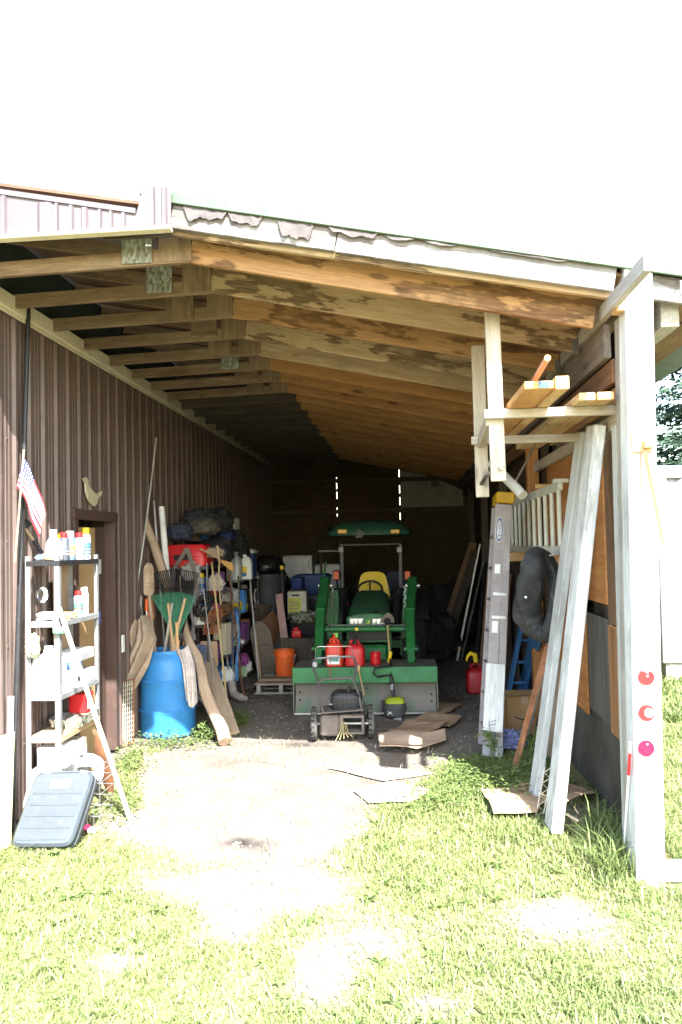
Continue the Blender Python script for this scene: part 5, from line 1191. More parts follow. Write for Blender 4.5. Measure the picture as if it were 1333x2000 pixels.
MB().box(q.x - .06, q.x + .02, 10.842, 10.8445, z + .06, z + .17, .0005).build('label_sticker', YELLOW, t); MB().box(q.x - .05, q.x + .01, 10.8395, 10.8415, z + .04, z + .085, .0005).build('label_band', BLUE, t)
# straps, aerosol, red flap, shelf goods on the near rack
t = spray(W(393, 1140, Y=9.1).x, 9.12, 1.30 + .0, .035, .25, GREY, YELLOW, 'grey aerosol can with yellow cap on the dark rack')
q = W(404, 1140, Y=9.1); one(loft(MB(), (q.x + .06, 9.12, 1.31), [(0, .05, .05), (.02, .06, .06), (.14, .06, .06), (.2, .03, .04)], 16, 3), 'red_pouch', RED, 'red pouch hanging next to the yellow capped can', 'pouch')
def goods(rack, n, z, x0, x1, y0, y1, hmax, where, seed):
    rnd = random.Random(seed)
    cols = [('grey', GREY), ('black', BLACK), ('brown', W_BROWN), ('dull white', paint((.45, .44, .42), .7)), ('blue', BLUE), ('olive', paint((.12, .12, .05), .8)), ('purple', paint((.14, .05, .18), .7)), ('yellow', YELLOW), ('rusty', RUST), ('tan', CARD), ('dark red', paint((.28, .02, .02), .5)), ('pale green', paint((.25, .38, .22), .6)), ('cream', CREAM), ('bright white', WHITE), ('pink', paint((.5, .12, .2), .6))]
    kinds = ['box', 'jar', 'pouch', 'tin', 'coil']
    used = set()
    for i in range(n):
        while True:
            cn, mt = rnd.choice(cols); kd = rnd.choice(kinds)
            if (cn, kd) not in used: used.add((cn, kd)); break
        y = y0 + (y1 - y0) * (i + .5) / n; x = x1 - rnd.uniform(.04, .26); h = rnd.uniform(.5, 1.1) * hmax; r = min(.085, (y1 - y0) / n * .55)
        lab = '%s %s on the %s' % (cn, kd, where)
        if kd == 'box': o = MB().rbox((x, y, z), (r * 2, r * 1.8, h), rnd.uniform(-.3, .3)); one(o, 'small_box', mt, lab, 'box')
        elif kd == 'jar':
            t = thing('jar', lab, 'jar', (x, y, z)); MB().lathe((x, y, z), [(r * .8, 0), (r * .85, .005), (r * .85, h * .7), (r * .6, h * .8)], 16).build('jar_body', mt, t); MB().lathe((x, y, z + h * .8), [(r * .62, 0), (r * .62, h * .15), (r * .55, h * .17)], 16).build('lid', BLACK if mt != BLACK else GREY, t)
        elif kd == 'pouch': one(MB().blob((x, y, z), (r * 1.1, r, h * .4), .3, 3, seed + i, 18, 12, True, .8), 'cloth_pouch', mt, lab, 'pouch')
        elif kd == 'tin': one(MB().lathe((x, y, z), [(r * .8, 0), (r * .83, .003), (r * .8, .01), (r * .8, h * .6), (r * .83, h * .61), (r * .83, h * .63), (r * .7, h * .63)], 18), 'paint_tin', mt, lab, 'tin')
        else:
            pts = [(x + r * .8 * math.cos(a), y + r * .8 * math.sin(a), z + .012 + .012 * a / 6.28) for a in [k * .35 for k in range(60)]]
            one(MB().tube(pts, .011, 6), 'rope_coil', mt, lab, 'rope')
goods('A', 8, 1.305, AX0, AX1, AY0 + .15, AY1, .24, 'second shelf of the dark rack', 1)
goods('A', 9, .985, AX0, AX1, AY0, AY1, .26, 'middle shelf of the dark rack', 2)
goods('A', 8, .525, AX0, AX1, AY0, AY1, .36, 'low shelf of the dark rack', 3)
goods('A', 7, .125, AX0, AX1, AY0, AY1, .32, 'bottom shelf of the dark rack', 4)
goods('B', 6, 1.405, BX0, BX1, BY0 + .5, BY1, .22, 'top of the chrome rack', 5)
goods('B', 9, .985, BX0, BX1, BY0, BY1, .32, 'second shelf of the chrome rack', 6)
goods('B', 9, .565, BX0, BX1, BY0, BY1, .30, 'third shelf of the chrome rack', 7)
goods('B', 8, .145, BX0, BX1, BY0, BY1, .3, 'bottom shelf of the chrome rack', 8)
q = W(470, 1175, Y=10.7); heap(q.x, 10.75, .99, (.08, .1, .06), paint((.28, .40, .06), .8), 'green_cloth', 'lime green cloth on second shelf of the chrome rack', 'cloth', 41, .3)
q = W(464, 1163, Y=10.6); heap(q.x, 10.56, 1.06, (.07, .05, .04), paint((.6, .42, .02), .7), 'yellow_gloves', 'yellow gloves drooping at the chrome rack corner', 'gloves', 42, .35)
# cardboard folder + straps in front of rack
a_, b_, c_, d_ = rect(390, 1228, 424, 1278, 9.0); one(MB().rbox(((a_ + b_) / 2, 9.06, .526), (.19, .02, .28), 0, .12), 'cardboard_folder', CARD, 'brown cardboard folder with yellow edge leaning on the dark rack', 'folder')
for (p, q2, wd, mt, lab) in (((449, 1195), (458, 1345), .02, BLUE, 'blue webbing strap hanging down the chrome rack post'), ((462, 1195), (466, 1330), .018, paint((.10, .28, .62), .6), 'second paler blue strap hanging beside the first strap')):
    a, b = W(*p, Y=10.42), W(*q2, Y=10.40)
    one(MB().surf(lambda u, v, a=a, b=b, wd=wd: a.lerp(b, v) + V((wd * (u - .5) * 2 + .02 * math.sin(v * 5), .015 * math.sin(v * 7), 0)), 3, 20, .003), 'webbing_strap', mt, lab, 'strap')
a, b = W(425, 1065, Y=8.93), W(432, 1180, Y=8.95)
one(MB().tube([a, a.lerp(b, .3) + V((.01, 0, 0)), a.lerp(b, .6) + V((-.012, 0, 0)), b], .008, 6), 'rope', paint((.48, .36, .2), .9), 'pale rope hanging from the straw broom end', 'rope')
for (p, q2, q3, lab) in (((366, 1070), (340, 1112), (333, 1200), 'grey leather strap over the front of the red case, left strand'), ((366, 1070), (384, 1130), (388, 1200), 'grey leather strap over the front of the red case, right strand')):
    a, b, c = W(*p, Y=8.96), W(*q2, Y=8.94), W(*q3, Y=8.92)
    one(MB().surf(lambda u, v, a=a, b=b, c=c: (a.lerp(b, v * 2) if v < .5 else b.lerp(c, v * 2 - 1)) + V((.025 * (u - .5) * 2, .01 * math.sin(v * 8), 0)), 3, 16, .004), 'leather_strap', paint((.16, .13, .115), .8), lab, 'strap')
# boot on floor, oval board, brown boards, pallet, orange bucket
q = W(462, 1368, Z=0); t = thing('rubber_boot', 'muddy grey rubber boot lying at the rack foot', 'boot', q)
MB().tube([q + V((-.08, .1, .22)), q + V((-.06, .08, .12)), q + V((-.03, .04, .06)), q + V((.08, -.05, .04)), q + V((.14, -.09, .035))], [.05, .052, .05, .045, .025], 14).build('boot_upper', paint((.33, .30, .27), .7, 0, .3, 10, .4), t)
q = W(440, 1362, Z=0); heap(q.x, q.y, 0, (.14, .16, .09), RUBBER, 'rubbish_bag', 'black rubbish bag slumped under the chrome rack corner', 'bag', 44, .3)
a, b = W(524, 1326, Z=0), W(506, 1218, Y=10.9)
def oval(u, v):
    wv = .14 * min(1, (4 * v * 1.2 + .2) ** .6, ((1.02 - v) * 5) ** .5); return a + V((0, 0, .02)) + (b - a) * v + V((wv * (u - .5) * 2, -.02, 0))
one(MB().surf(oval, 8, 18, .02), 'oval_board', wood((.20, .16, .13), (.29, .24, .19)), 'oval topped grey-brown board leaning by the orange bucket', 'board')
a, b = W(575, 1318, Z=0), W(520, 1205, Y=11.4)
one(MB().beam(a + V((0, .4, .02)), b, .28, .02, up=(.2, -1, .4)), 'brown_board', W_BROWN, 'wide dark brown board leaning behind the orange bucket', 'board')
pl = thing('wooden_pallet', 'low wooden pallet stacked with boards under the orange bucket', 'pallet', (-1.6, 10.6, 0))
px0, px1 = W(496, 1358, Z=0), W(572, 1356, Z=0); Yp = px0.y + .03
for k in range(5): MB().box(px0.x, px1.x + .25, Yp + k * .17, Yp + .12 + k * .17, .115, .135, .003).build('deck_slat', W_GREY, pl)
for k in range(3): xx = px0.x + .03 + k * .28; MB().box(xx, xx + .05, Yp + .002, Yp + .8, .025, .114, .003).build('runner', W_GREY, pl)
for k in (0, 2, 4): MB().box(px0.x, px1.x + .25, Yp + k * .17 + .01, Yp + .1 + k * .17, .003, .024, .003).build('bottom_slat', W_GREY, pl)
for k, (dx, mt, lab) in enumerate(((.0, W_BROWN, 'brown plank lying lowest on the pallet'), (.03, wood((.26, .19, .13), (.36, .28, .20)), 'dusty plank lying on the brown plank on the pallet'))):
    one(MB().box(px0.x + .02 + dx, px1.x + .22, Yp + .02, Yp + .2 + .06 * (1 - k), .136 + k * .028, .162 + k * .028), 'plank', mt, lab, 'plank')
q = W(557, 1312, Y=Yp + .45)
bucket(q.x, Yp + .45, .135, .36, ORANGE, 'bright orange plastic bucket standing on the pallet', z=.136)
MB  # (bucket print)
textm = paint((.75, .6, .5), .6)
q2 = W(578, 1246, Y=Yp + .9); fuel_can(569, 1228, 589, 1258, Yp + .9, .60, RED, 'small red fuel can behind the orange bucket', .14, RED, .2)
one(MB().box(q2.x - .2, q2.x + .25, Yp + .85, Yp + 1.25, 0.0, .596), 'dark_crate', W_DARK, 'dark wooden crate under the small red fuel can', 'crate')
# far left clutter
q = W(520, 1100, Y=12.3); t = thing('refuse_bin', 'dark grey ribbed refuse bin behind the chrome rack', 'bin', (q.x, 12.4, 0))
MB().lathe((q.x, 12.4, 0), [(.2, 0), (.22, .02)] + [(.225 + .004 * k + (.006 if k % 2 else 0), .1 + k * .1) for k in range(13)] + [(.30, 1.38), (.30, 1.42), (.26, 1.42)], 28).build('bin_body', paint((.05, .055, .065), .6), t)
MB().blob((q.x, 12.4, 1.41), (.27, .27, .14), .25, 3, 3).build('bag_inside', paint((.015, .015, .017), .35), t)
for (x0, y0, x1, y1, Y, lab) in ((555, 1085, 612, 1290, 14.3, 'white chest appliance standing against the dark back corner'), (617, 1102, 668, 1290, 14.5, 'pale grey appliance half hidden behind the roll bar')):
    a_, b_, c_, d_ = rect(x0, y0, x1, y1, Y); t = thing('appliance', lab, 'appliance', ((a_ + b_) / 2, Y + .3, 0))
    MB().box(a_, b_, Y, Y + .6, .05, d_, .012).build('cabinet', paint((.55, .57, .60), .4), t); MB().box(a_ + .0, b_ - .0, Y - .05, Y - .004, .15, d_ - .02, .012).build('door', paint((.55, .57, .60), .4), t)
    MB().box(b_ - .07, b_ - .05, Y - .07, Y - .052, d_ - .2, d_ - .08, .003).build('handle', GREY, t); MB().box(a_ + .02, b_ - .02, Y + .01, Y + .58, 0, .048).build('plinth', BLACK, t)
for i, (x0, y0, x1, y1, Y, mt, lab) in enumerate(((572, 1122, 645, 1160, 12.9, paint((.02, .045, .16), .5), 'navy blue storage tote stacked on top by the tractor'), (566, 1128, 592, 1150, 12.6, paint((.02, .05, .20), .5), 'small blue tote beside the navy tote'), (560, 1200, 625, 1262, 12.2, paint((.02, .02, .028), .5), 'black storage tote under the patterned bag'), (570, 1160, 648, 1215, 12.95, BLACK, 'black tote under the navy tote'), (752, 1117, 800, 1185, 13.4, paint((.03, .035, .06), .6), 'slate blue ribbed tote behind the tractor seat'))):
    a_, b_, c_, d_ = rect(x0, y0, x1, y1, Y); crate(a_, b_, Y, Y + .45, max(0, c_), d_, mt, 'storage_tote', lab, 'bin')
def base_for(x0, x1, y, ztop, lab, mt=W_DARK): one(MB().box(x0, x1, y, y + .4, 0, ztop - .002), 'dark_crate', mt, lab, 'crate')
a_, b_, c_, d_ = rect(570, 1160, 648, 1215, 12.95); base_for(a_, b_, 12.96, c_, 'dark crate carrying the black and navy totes')
a_, b_, c_, d_ = rect(560, 1200, 625, 1262, 12.2); base_for(a_, b_, 12.21, c_, 'dark crate carrying the black tote by the bucket')
a_, b_, c_, d_ = rect(752, 1117, 800, 1185, 13.4); base_for(a_, b_, 13.41, c_, 'dark crate carrying the slate blue tote')
a_, b_, c_, d_ = rect(566, 1128, 592, 1150, 12.6); base_for(a_, b_, 12.61, c_, 'narrow dark crate carrying the small blue tote')
a_, b_, c_, d_ = rect(562, 1155, 599, 1200, 12.1)
t = thing('carton', 'white carton with yellow front panel beside the loader arm', 'box', ((a_ + b_) / 2, 12.2, c_)); MB().box(a_, b_, 12.1, 12.35, c_, d_, .006).build('carton_shell', paint((.62, .60, .52), .7), t); MB().box(a_ + .01, b_ - .08, 12.094, 12.098, c_ + .01, d_ - .09, .001).build('yellow_panel', paint((.62, .60, .12), .6), t)
for k in range(3): MB().box(a_ + .03, b_ - .12, 12.09, 12.093, c_ + .08 + k * .045, c_ + .092 + k * .045, .0005).build('print_line', GREY, t)
MB().box(a_ + .06, b_ - .1, 12.09, 12.093, d_ - .07, d_ - .045, .0005).build('print_line', BLACK, t)
q = W(590, 1212, Y=11.9); heap(q.x, 12.15, q.z - .06, (.24, .2, .09), CAMO, 'patterned_bag', 'black and white patterned bag lying on the black tote', 'bag', 51, .25)
# pinkish board, dark coats on left wall far end, ceiling-high dark mass
a, b = W(556, 1222, Y=11.0), W(545, 1160, Y=11.3); one(MB().beam(V((a.x + .06, a.y, .0)), b, .10, .015, up=(.1, -1, 0)), 'pink_board', paint((.35, .22, .20), .8), 'dull pink board leaning between refuse bin and carton', 'board')
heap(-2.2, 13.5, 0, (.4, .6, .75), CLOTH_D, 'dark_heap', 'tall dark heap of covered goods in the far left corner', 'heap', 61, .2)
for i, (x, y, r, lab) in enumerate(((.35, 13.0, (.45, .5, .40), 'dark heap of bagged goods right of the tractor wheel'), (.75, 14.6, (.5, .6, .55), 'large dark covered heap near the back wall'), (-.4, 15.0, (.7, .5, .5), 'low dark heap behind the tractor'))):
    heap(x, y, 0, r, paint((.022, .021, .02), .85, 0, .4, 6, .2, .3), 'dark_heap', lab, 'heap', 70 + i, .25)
a_, b_, c_, d_ = rect(622, 1062, 668, 1078, 13.8)
t = thing('hanging_shelf', 'narrow pale shelf on the back left between canopy and appliance', 'shelf', ((a_ + b_) / 2, 13.9, 0)); MB().box(a_, b_, 13.8, 14.0, c_, c_ + .03).build('board', W_GREY, t)
for x in (a_ + .03, b_ - .03): MB().box(x - .02, x + .02, 13.9, 13.94, 0, c_ - .001).build('leg', W_DARK, t)

# ------------------------------------------------------------------ more of the pile around the racks
for i, (px, py, Y, r, mt, nm, lab, ct) in enumerate((
    (330, 1040, 9.15, (.13, .15, .10), paint((.03, .04, .07), .9), 'jacket', 'dark blue jacket heaped on the left end of the red case', 'jacket'),
    (400, 1030, 9.5, (.16, .2, .10), paint((.10, .085, .07), .95), 'blanket', 'grey-brown blanket folded above the maroon blanket', 'blanket'),
    (455, 1055, 10.6, (.15, .2, .13), paint((.02, .02, .025), .9), 'backpack', 'black backpack slumped over the chrome rack front', 'bag'),
    (418, 1080, 9.2, (.13, .1, .06), paint((.35, .27, .18), .95), 'burlap_bundle', 'tan burlap bundle beside the straw broom', 'bundle'),
    (395, 1085, 9.2, (.09, .1, .05), paint((.16, .09, .06), .9), 'leather_bag', 'brown leather bag between red case and broom', 'bag'))):
    c = W(px, py, Y=Y); heap(max(c.x, -2.62 + r[0]), Y, max(1.628, c.z - r[2]), r, mt, nm, lab, ct, 120 + i, .3, 3)
for i, (px0, py0, py1, Y, r, mt, lab) in enumerate((
    (385, 1118, 1250, 8.95, .022, paint((.30, .27, .25), .95, 0, .4, 15), 'grey matted rope tail hanging down the dark rack front'),
    (378, 1150, 1290, 8.93, .016, paint((.22, .20, .22), .9), 'dull grey cable loop hanging left of the matted rope'),
    (436, 1130, 1215, 10.4, .008, STEEL, 'bright wire hanging from the chrome rack corner'),
    (500, 1150, 1245, 11.9, .012, paint((.45, .45, .45), .7), 'white cord hanging at the far end of the chrome rack'))):
    a, b = W(px0, py0, Y=Y), W(px0 - 6, py1, Y=Y)
    one(MB().tube([a.lerp(b, k / 10) + V((.018 * math.sin(k * 1.3 + i), 0, 0)) for k in range(11)], [r * (1 + .3 * math.sin(k * 2.1 + i)) for k in range(11)], 8), 'hanging_rope' if r > .01 else 'hanging_wire', mt, lab, 'rope' if r > .01 else 'wire')
# floor level clutter between drum, rack and pallet
one(MB().rbox((W(408, 1345, Z=0).x, W(408, 1345, Z=0).y + .1, 0), (.22, .22, .26), .2), 'wooden_box', W_BROWN, 'small brown wooden box on the floor behind the leaning plank', 'box')
heap(W(478, 1352, Z=0).x, W(478, 1352, Z=0).y + .1, 0, (.12, .12, .07), paint((.05, .04, .035), .9), 'shoe_pile', 'dark shoes heaped at the foot of the chrome rack', 'shoes', 140, .4, 4)
bucket(W(430, 1350, Z=0).x - .05, W(430, 1350, Z=0).y + .35, .13, .30, paint((.04, .20, .42), .5), 'blue pail on the floor under the dark rack end', z=0)
for i, (px, py, Y, w, h, mt, lab) in enumerate(((512, 1180, 11.9, .22, .5, W_DARK, 'dark panel standing behind the oval board'), (540, 1200, 11.7, .18, .6, paint((.10, .10, .11), .6), 'grey sheet leaning beside the refuse bin'), (548, 1130, 12.6, .06, .5, BLACK, 'black speaker-like cabinet behind the pink board'))):
    c = W(px, py, Y=Y); one(MB().rbox((c.x, Y, 0), (w, .05, c.z), .1 * i), 'panel', mt, lab, 'panel')
t = thing('vacuum_wand', 'black wand with yellow collar standing beside the refuse bin', 'wand', (W(550, 1250, Z=0).x, 11.6, 0)); c = W(551, 1112, Y=11.6)
MB().tube([(c.x + .05, 11.6, 0), c], .018, 10).build('wand', BLACK, t); MB().tube([c, c + V((0, 0, .05))], .028, 12).build('collar', YELLOW, t)

# leaning handles, cords and rags that tie the racks into one tangle
rt = random.Random(91)
kinds = [('wooden_pole', W_HANDLE, .013), ('steel_rod', STEEL, .008), ('bamboo_cane', paint((.42, .32, .14), .7), .010), ('grey_conduit', GREY, .012), ('rusty_rod', RUST, .007)]
spots = [(352, 1125, 'dark rack left post'), (398, 1150, 'dark rack middle'), (414, 1098, 'dark rack right post'), (428, 1165, 'gap between the two racks'), (446, 1110, 'chrome rack front post'), (470, 1150, 'chrome rack middle'), (492, 1120, 'chrome rack far end')]
for i, (px, py, wh) in enumerate(spots):
    nm, mt, r = kinds[i % 5]; Y = (8.86 if i < 3 else 10.3 if i < 5 else 11.0); top_ = W(px, py, Y=Y); 
    if i >= 5: top_.x = BX1 + .05
    foot = V((top_.x + rt.uniform(.08, .22), Y - rt.uniform(.1, .25), 0))
    stick(foot, top_, r, mt, nm, '%s leaning at the %s' % (nm.replace('_', ' '), wh), 'pole')
for i, (px, py, Y, mt, lab) in enumerate(((400, 1180, 8.9, BLACK, 'tangled black extension cord hanging off the dark rack'), (416, 1215, 8.92, paint((.30, .10, .04), .7), 'tangled rust orange cord hanging off the dark rack corner'), (452, 1240, 10.36, paint((.5, .5, .48), .7), 'tangled white cord hanging off the chrome rack'), (386, 1285, 8.9, paint((.1, .16, .3), .7), 'tangled blue rope low on the dark rack'))):
    c = W(px, py, Y=Y); pts = [c + V((.09 * math.sin(k * .9 + i) * (1 - .25 * math.sin(k * .31)), .03 * math.cos(k * .7), .14 * math.cos(k * .83 + 1.3 * i))) for k in range(46)]
    one(MB().tube(pts, .0065, 6), 'tangled_cord', mt, lab, 'cord')
for i, (px, py, Y, r, mt, lab) in enumerate(((372, 1118, 8.98, (.10, .07, .10), paint((.36, .33, .30), .95), 'grey rag stuffed at the dark rack top left'), (420, 1140, 9.02, (.08, .07, .09), paint((.45, .40, .34), .95), 'cream rag stuffed beside the red pouch'), (450, 1165, 10.42, (.10, .08, .10), paint((.42, .42, .40), .9), 'crumpled pale plastic sack on the chrome rack corner'), (408, 1205, 8.98, (.10, .07, .07), paint((.20, .15, .11), .95), 'brown leather gloves drooping from the dark rack'), (470, 1290, 10.6, (.09, .09, .08), paint((.25, .05, .2), .8), 'magenta cloth on the low chrome shelf'))):
    c = W(px, py, Y=Y); heap(max(c.x, -2.6 + r[0]), Y + .05, c.z - r[2], r, mt, 'rag_bundle', lab, 'rag', 160 + i, .4, 4)
# ================================================================== RIGHT: lumber rack under the roof
Y1, Y2 = 5.0, 5.75
lr = thing('lumber_rack', 'hanging lumber rack of grey posts and cross bars under the rafters', 'rack', (1.0, 5.4, 2.1))
t1, b1 = W(961, 607, Y=Y1), W(974, 940, Y=Y1); t2, b2 = W(933, 662, Y=Y2), W(943, 971, Y=Y2)
WR = wood((.40, .34, .27), (.54, .47, .39), grime=.25)
MB().beam(b1, t1 + V((0, 0, .0)), .089, .04, up=(0, 1, 0)).build('hanger_post', WR, lr)
MB().beam(b2, V((t2.x, t2.y, zr(t2.x) + .02)), .089, .04, up=(0, 1, 0)).build('hanger_post', WR, lr)
zb1 = W(1060, 806, Y=Y1 - .04).z; zb2 = W(1020, 858, Y=Y2 - .04).z
xa = W(946, 806, Y=Y1 - .045).x; MB().beam((xa, Y1 - .042, zb1), (XR - .004, Y1 - .042, zb1), .04, .055).build('cross_bar', WR, lr)
xa2 = W(921, 862, Y=Y2 - .045).x; MB().beam((xa2, Y2 - .042, zb2), (XR - .004, Y2 - .042, zb2), .04, .055).build('cross_bar', WR, lr)
MB().beam((xa + .03, Y1 - .02, zb1 - .03), (xa2 + .06, Y2 - .064, zb2 - .02), .04, .07).build('side_rail', WR, lr)
MB().beam((XR - .03, 4.66, zb1 - .06), (XR - .03, 8.2, zb1 - .06), .045, .085).build('wall_rail', WR, lr)
q = W(980, 914, Y=Y1 - .03); MB().tube([(q.x, Y1 - .06, q.z), (q.x, Y1 + .9, q.z + .03)], .016, 12).build('peg', W_GREY, lr)
q = W(945, 950, Y=Y2 - .03); MB().tube([(q.x, Y2 - .20, q.z + .05), (q.x - .02, Y2 + .1, q.z)], .014, 10).build('peg', W_DARK, lr)
zl_ = zb1 + .028
def lum(px0, px1, Yn, z, th, Yfar, mat, label, drop=0):
    a, b = W(px0, 760, Y=Yn).x, W(px1, 760, Y=Yn).x
    return one(MB().beam(((a + b) / 2, Yn, z + th / 2), ((a + b) / 2 - .02, Yfar, z + th / 2 + .004), b - a, th), 'lumber_board', mat, label, 'board', 'boards lying on the lumber rack')
ob_ = lum(1025, 1083, 4.33, zl_, .042, 6.6, wood((.50, .24, .08), (.60, .33, .13), grime=.15), 'wide orange board with blue paint mark on its end on the lumber rack')
lum(1086, 1113, 4.36, zl_, .07, 6.5, W_NEW, 'thick narrow pale board beside the wide orange board')
lum(1131, 1163, 4.74, zl_, .045, 7.2, wood((.52, .36, .17), (.62, .46, .26), grime=.2), 'rough edged yellowish board on the lumber rack')
lum(1167, 1200, 4.74, zl_, .045, 7.2, W_NEW, 'clean square ended board next to the rough edged board')
lum(1203, 1216, 4.9, zl_, .1, 7.0, wood((.34, .17, .07), (.42, .24, .11), grime=.3), 'dark orange board on edge against the wall')
q = W(1062, 738, Y=4.32); MB().box(q.x - .022, q.x + .03, 4.324, 4.328, zl_ + .004, zl_ + .038, .001).build('paint_patch', paint((.05, .15, .5), .6), ob_)
a = W(1070, 699, Y=4.2)
stick((.82, 6.4, zl_ + .088), (a.x, 4.2, a.z), .017, paint((.55, .22, .10), .3, .7, .3, 20, .2), 'copper_pipe', 'copper pipe with dark open end lying over the boards', 'pipe', 14)
# pvc pipes low on the rack
pc = [W(962, 905, Y=6.2), W(985, 930, Y=6.0), W(1010, 955, Y=5.9), W(1022, 968, Y=5.85)]
one(MB().tube(pc, .036, 14), 'drain_pipe', paint((.50, .50, .46), .5), 'grey-white drain pipe resting on the rack pegs', 'pipe')
stick(W(1005, 945, Y=6.1), W(1045, 870, Y=6.6), .008, W_GREY, 'thin_stake', 'thin grey stake poking up behind the hanger post', 'stake')

# ------------------------------------------------------------------ folded stepladder
La, Lb = W(962, 1478, Z=0), W(985, 972, Y=7.35)
ld = thing('stepladder', 'folded tall stepladder with yellow top cap standing by the wall', 'ladder', La)
FIB = paint((.33, .295, .305), .55, 0, .2, 6, .3)
ax = (Lb - La).normalized(); sdv = V((1, 0, 0)); sdv = (sdv - ax * sdv.dot(ax)).normalized(); fw = sdv.cross(ax)   # fw points away/back
if fw.y < 0: fw = -fw
for k, (o, w) in enumerate(((-.036, .092), (.052, .062))):
    for dpt in (0, .48):
        MB().beam(La + sdv * o + fw * dpt + ax * .02, Lb + sdv * o * .75 + fw * (dpt * .62 + .0) - ax * .06, w, .028, up=fw).build('rail', FIB, ld)
for k in range(7):
    f = .1 + k * .125; p = La.lerp(Lb, f); MB().beam(p + sdv * -.036 + fw * .016, p + sdv * -.036 + fw * (.48 - .18 * f - .016), .075, .022, up=ax).build('step', STEEL, ld)
cp = MB().beam(Lb - sdv * .07 + fw * .14 - ax * .0, Lb + sdv * .09 + fw * .14 - ax * .0, .36, .10, up=ax, bev=.012).build('top_cap', paint((.55, .32, .015), .5), ld)
pl_ = La.lerp(Lb, .925) - sdv * .03 - fw * .016
def disc(c, rx, ry, nrm, e1, e2, th, n=28): return MB().prism([c + e1 * rx * math.cos(2 * math.pi * k / n) + e2 * ry * math.sin(2 * math.pi * k / n) for k in range(n)], nrm * th)
lo = disc(pl_ - ax * .12, .034, .11, -fw, sdv, ax, .002).build('brand_oval', paint((.75, .75, .75), .4), ld)
disc(pl_ - ax * .12 - fw * .002, .030, .104, -fw, sdv, ax, .001).build('oval_ring', paint((.02, .05, .25), .4), lo)
disc(pl_ - ax * .12 - fw * .003, .022, .09, -fw, sdv, ax, .001).build('oval_field', paint((.75, .75, .75), .4), lo)
textmesh('WERNER', .048, pl_ - ax * .12 - fw * .0045, -ax, sdv, paint((.02, .04, .2), .4), lo)
for f, hh in ((.70, .08), (.47, .10)): MB().beam(La.lerp(Lb, f) - sdv * .03 - fw * .016, La.lerp(Lb, f) - sdv * .03 - fw * .016 + ax * hh, .05, .002, up=fw).build('label_sticker', WHITE, ld)
for f in (.62, .53): MB().beam(La.lerp(Lb, f) - sdv * .06 - fw * .018, La.lerp(Lb, f) + sdv * .06 - fw * .018, .03, .006, up=fw).build('hinge_plate', STEEL, ld)
for o in (-.036, .052): MB().beam(La + sdv * o - ax * .0, La + sdv * o + ax * .1, .10 if o < 0 else .07, .034, up=fw).build('rubber_foot', GREY, ld)
a, b = W(962, 1428, Y=La.y - .05), W(968, 1296, Y=La.y + .06)
one(MB().beam(V((a.x, a.y - .02, a.z)), V((b.x, b.y - .02, b.z)), .165, .035, up=(0, 1, 0)), 'short_board', W_WHITE, 'short whitewashed board fixed to the foot of the stepladder', 'board')
# ------------------------------------------------------------------ white ladder stored on its side along the wall
wlad = thing('wall_ladder', 'white ladder hung sideways along the right wall with upright rungs', 'ladder', (1.2, 8, 1.75))
WT2 = paint((.56, .56, .50), .5, 0, .12, 6, .25)
zu, zd_ = W(1090, 950, X=1.18).z, W(1085, 1075, X=1.18).z; yl = W(1092, 950, X=1.18).y
for z in (zu, zd_): MB().box(1.165, 1.2, yl - .06, yl + 4.2, z - .035, z + .035, .006).build('rail', WT2, wlad)
k = 0; yy = yl + .02
while yy < yl + 4.1: MB().tube([(1.182, yy, zd_), (1.182, yy, zu)], .019, 12).build('rung', WT2, wlad); yy += .30
MB().box(1.13, 1.24, yl - .08, yl + .0, zu + .02, zu + .05).build('end_bracket', WT2, wlad)
for y in (yl + .75, yl + 2.4): MB().box(1.10, XR - .005, y, y + .05, zd_ - .13, zd_ - .038).build('support_block', W_NEW, wlad); MB().box(1.13, XR - .006, y, y + .05, zu + .037, zu + .07).build('support_block', W_NEW, wlad)
# ------------------------------------------------------------------ inner tube on a hook
tc = W(1056, 1160, Y=6.25)
tb = thing('inner_tube', 'slumped black rubber inner tube hanging on a wall hook', 'inner tube', (tc.x, tc.y, tc.z - .42))
m = MB(); N = 84; n = 20; vs, fs, lc = [], [], []
for i in range(N):
    t_ = 2 * math.pi * i / N
    hx, hz = .102, .29
    p = V((tc.x + .015 + hx * math.cos(t_) + .012 * math.sin(3 * t_), tc.y + .05 * math.sin(t_ * 2), tc.z + hz * math.sin(t_)))
    tg = V((-hx * math.sin(t_), .05 * 2 * math.cos(2 * t_), hz * math.cos(t_))).normalized(); up = V((0, 1, 0)); u = (up - tg * up.dot(tg)).normalized(); c = tg.cross(u)
    left = max(0, -math.cos(t_)); rr = .053 + .05 * left + .022 * max(0, -math.sin(t_)) ** 2 ; fl = .8 - .25 * left
    for k in range(n):
        a = 2 * math.pi * k / n; d = V((math.cos(a), math.sin(a), 0))
        w_r = 1 + .10 * math.cos(3 * a + 2.5 * math.sin(2 * t_) + 1) + .07 * math.cos(5 * a - 3 * math.sin(t_)) + .16 * noise.noise(V((t_ * 2.2, d.x * 1.6, d.y * 1.6))) + .05 * math.sin(t_ * 11 + 3.2 * d.x + 2 * math.sin(t_ * 3)) * (.3 + left) + .05 * noise.noise(V((t_ * 7, d.x * 3, d.y * 3)))
        vs.append(p + (u * math.cos(a) * fl + c * math.sin(a)) * rr * w_r)
for i in range(N):
    i2 = (i + 1) % N
    for k in range(n): k2 = (k + 1) % n; fs.append([i * n + k, i * n + k2, i2 * n + k2, i2 * n + k])
m.add(vs, fs).build('tube_body', paint((.022, .023, .026), .6, 0, .35, 7, .4, .15, .35), tb)
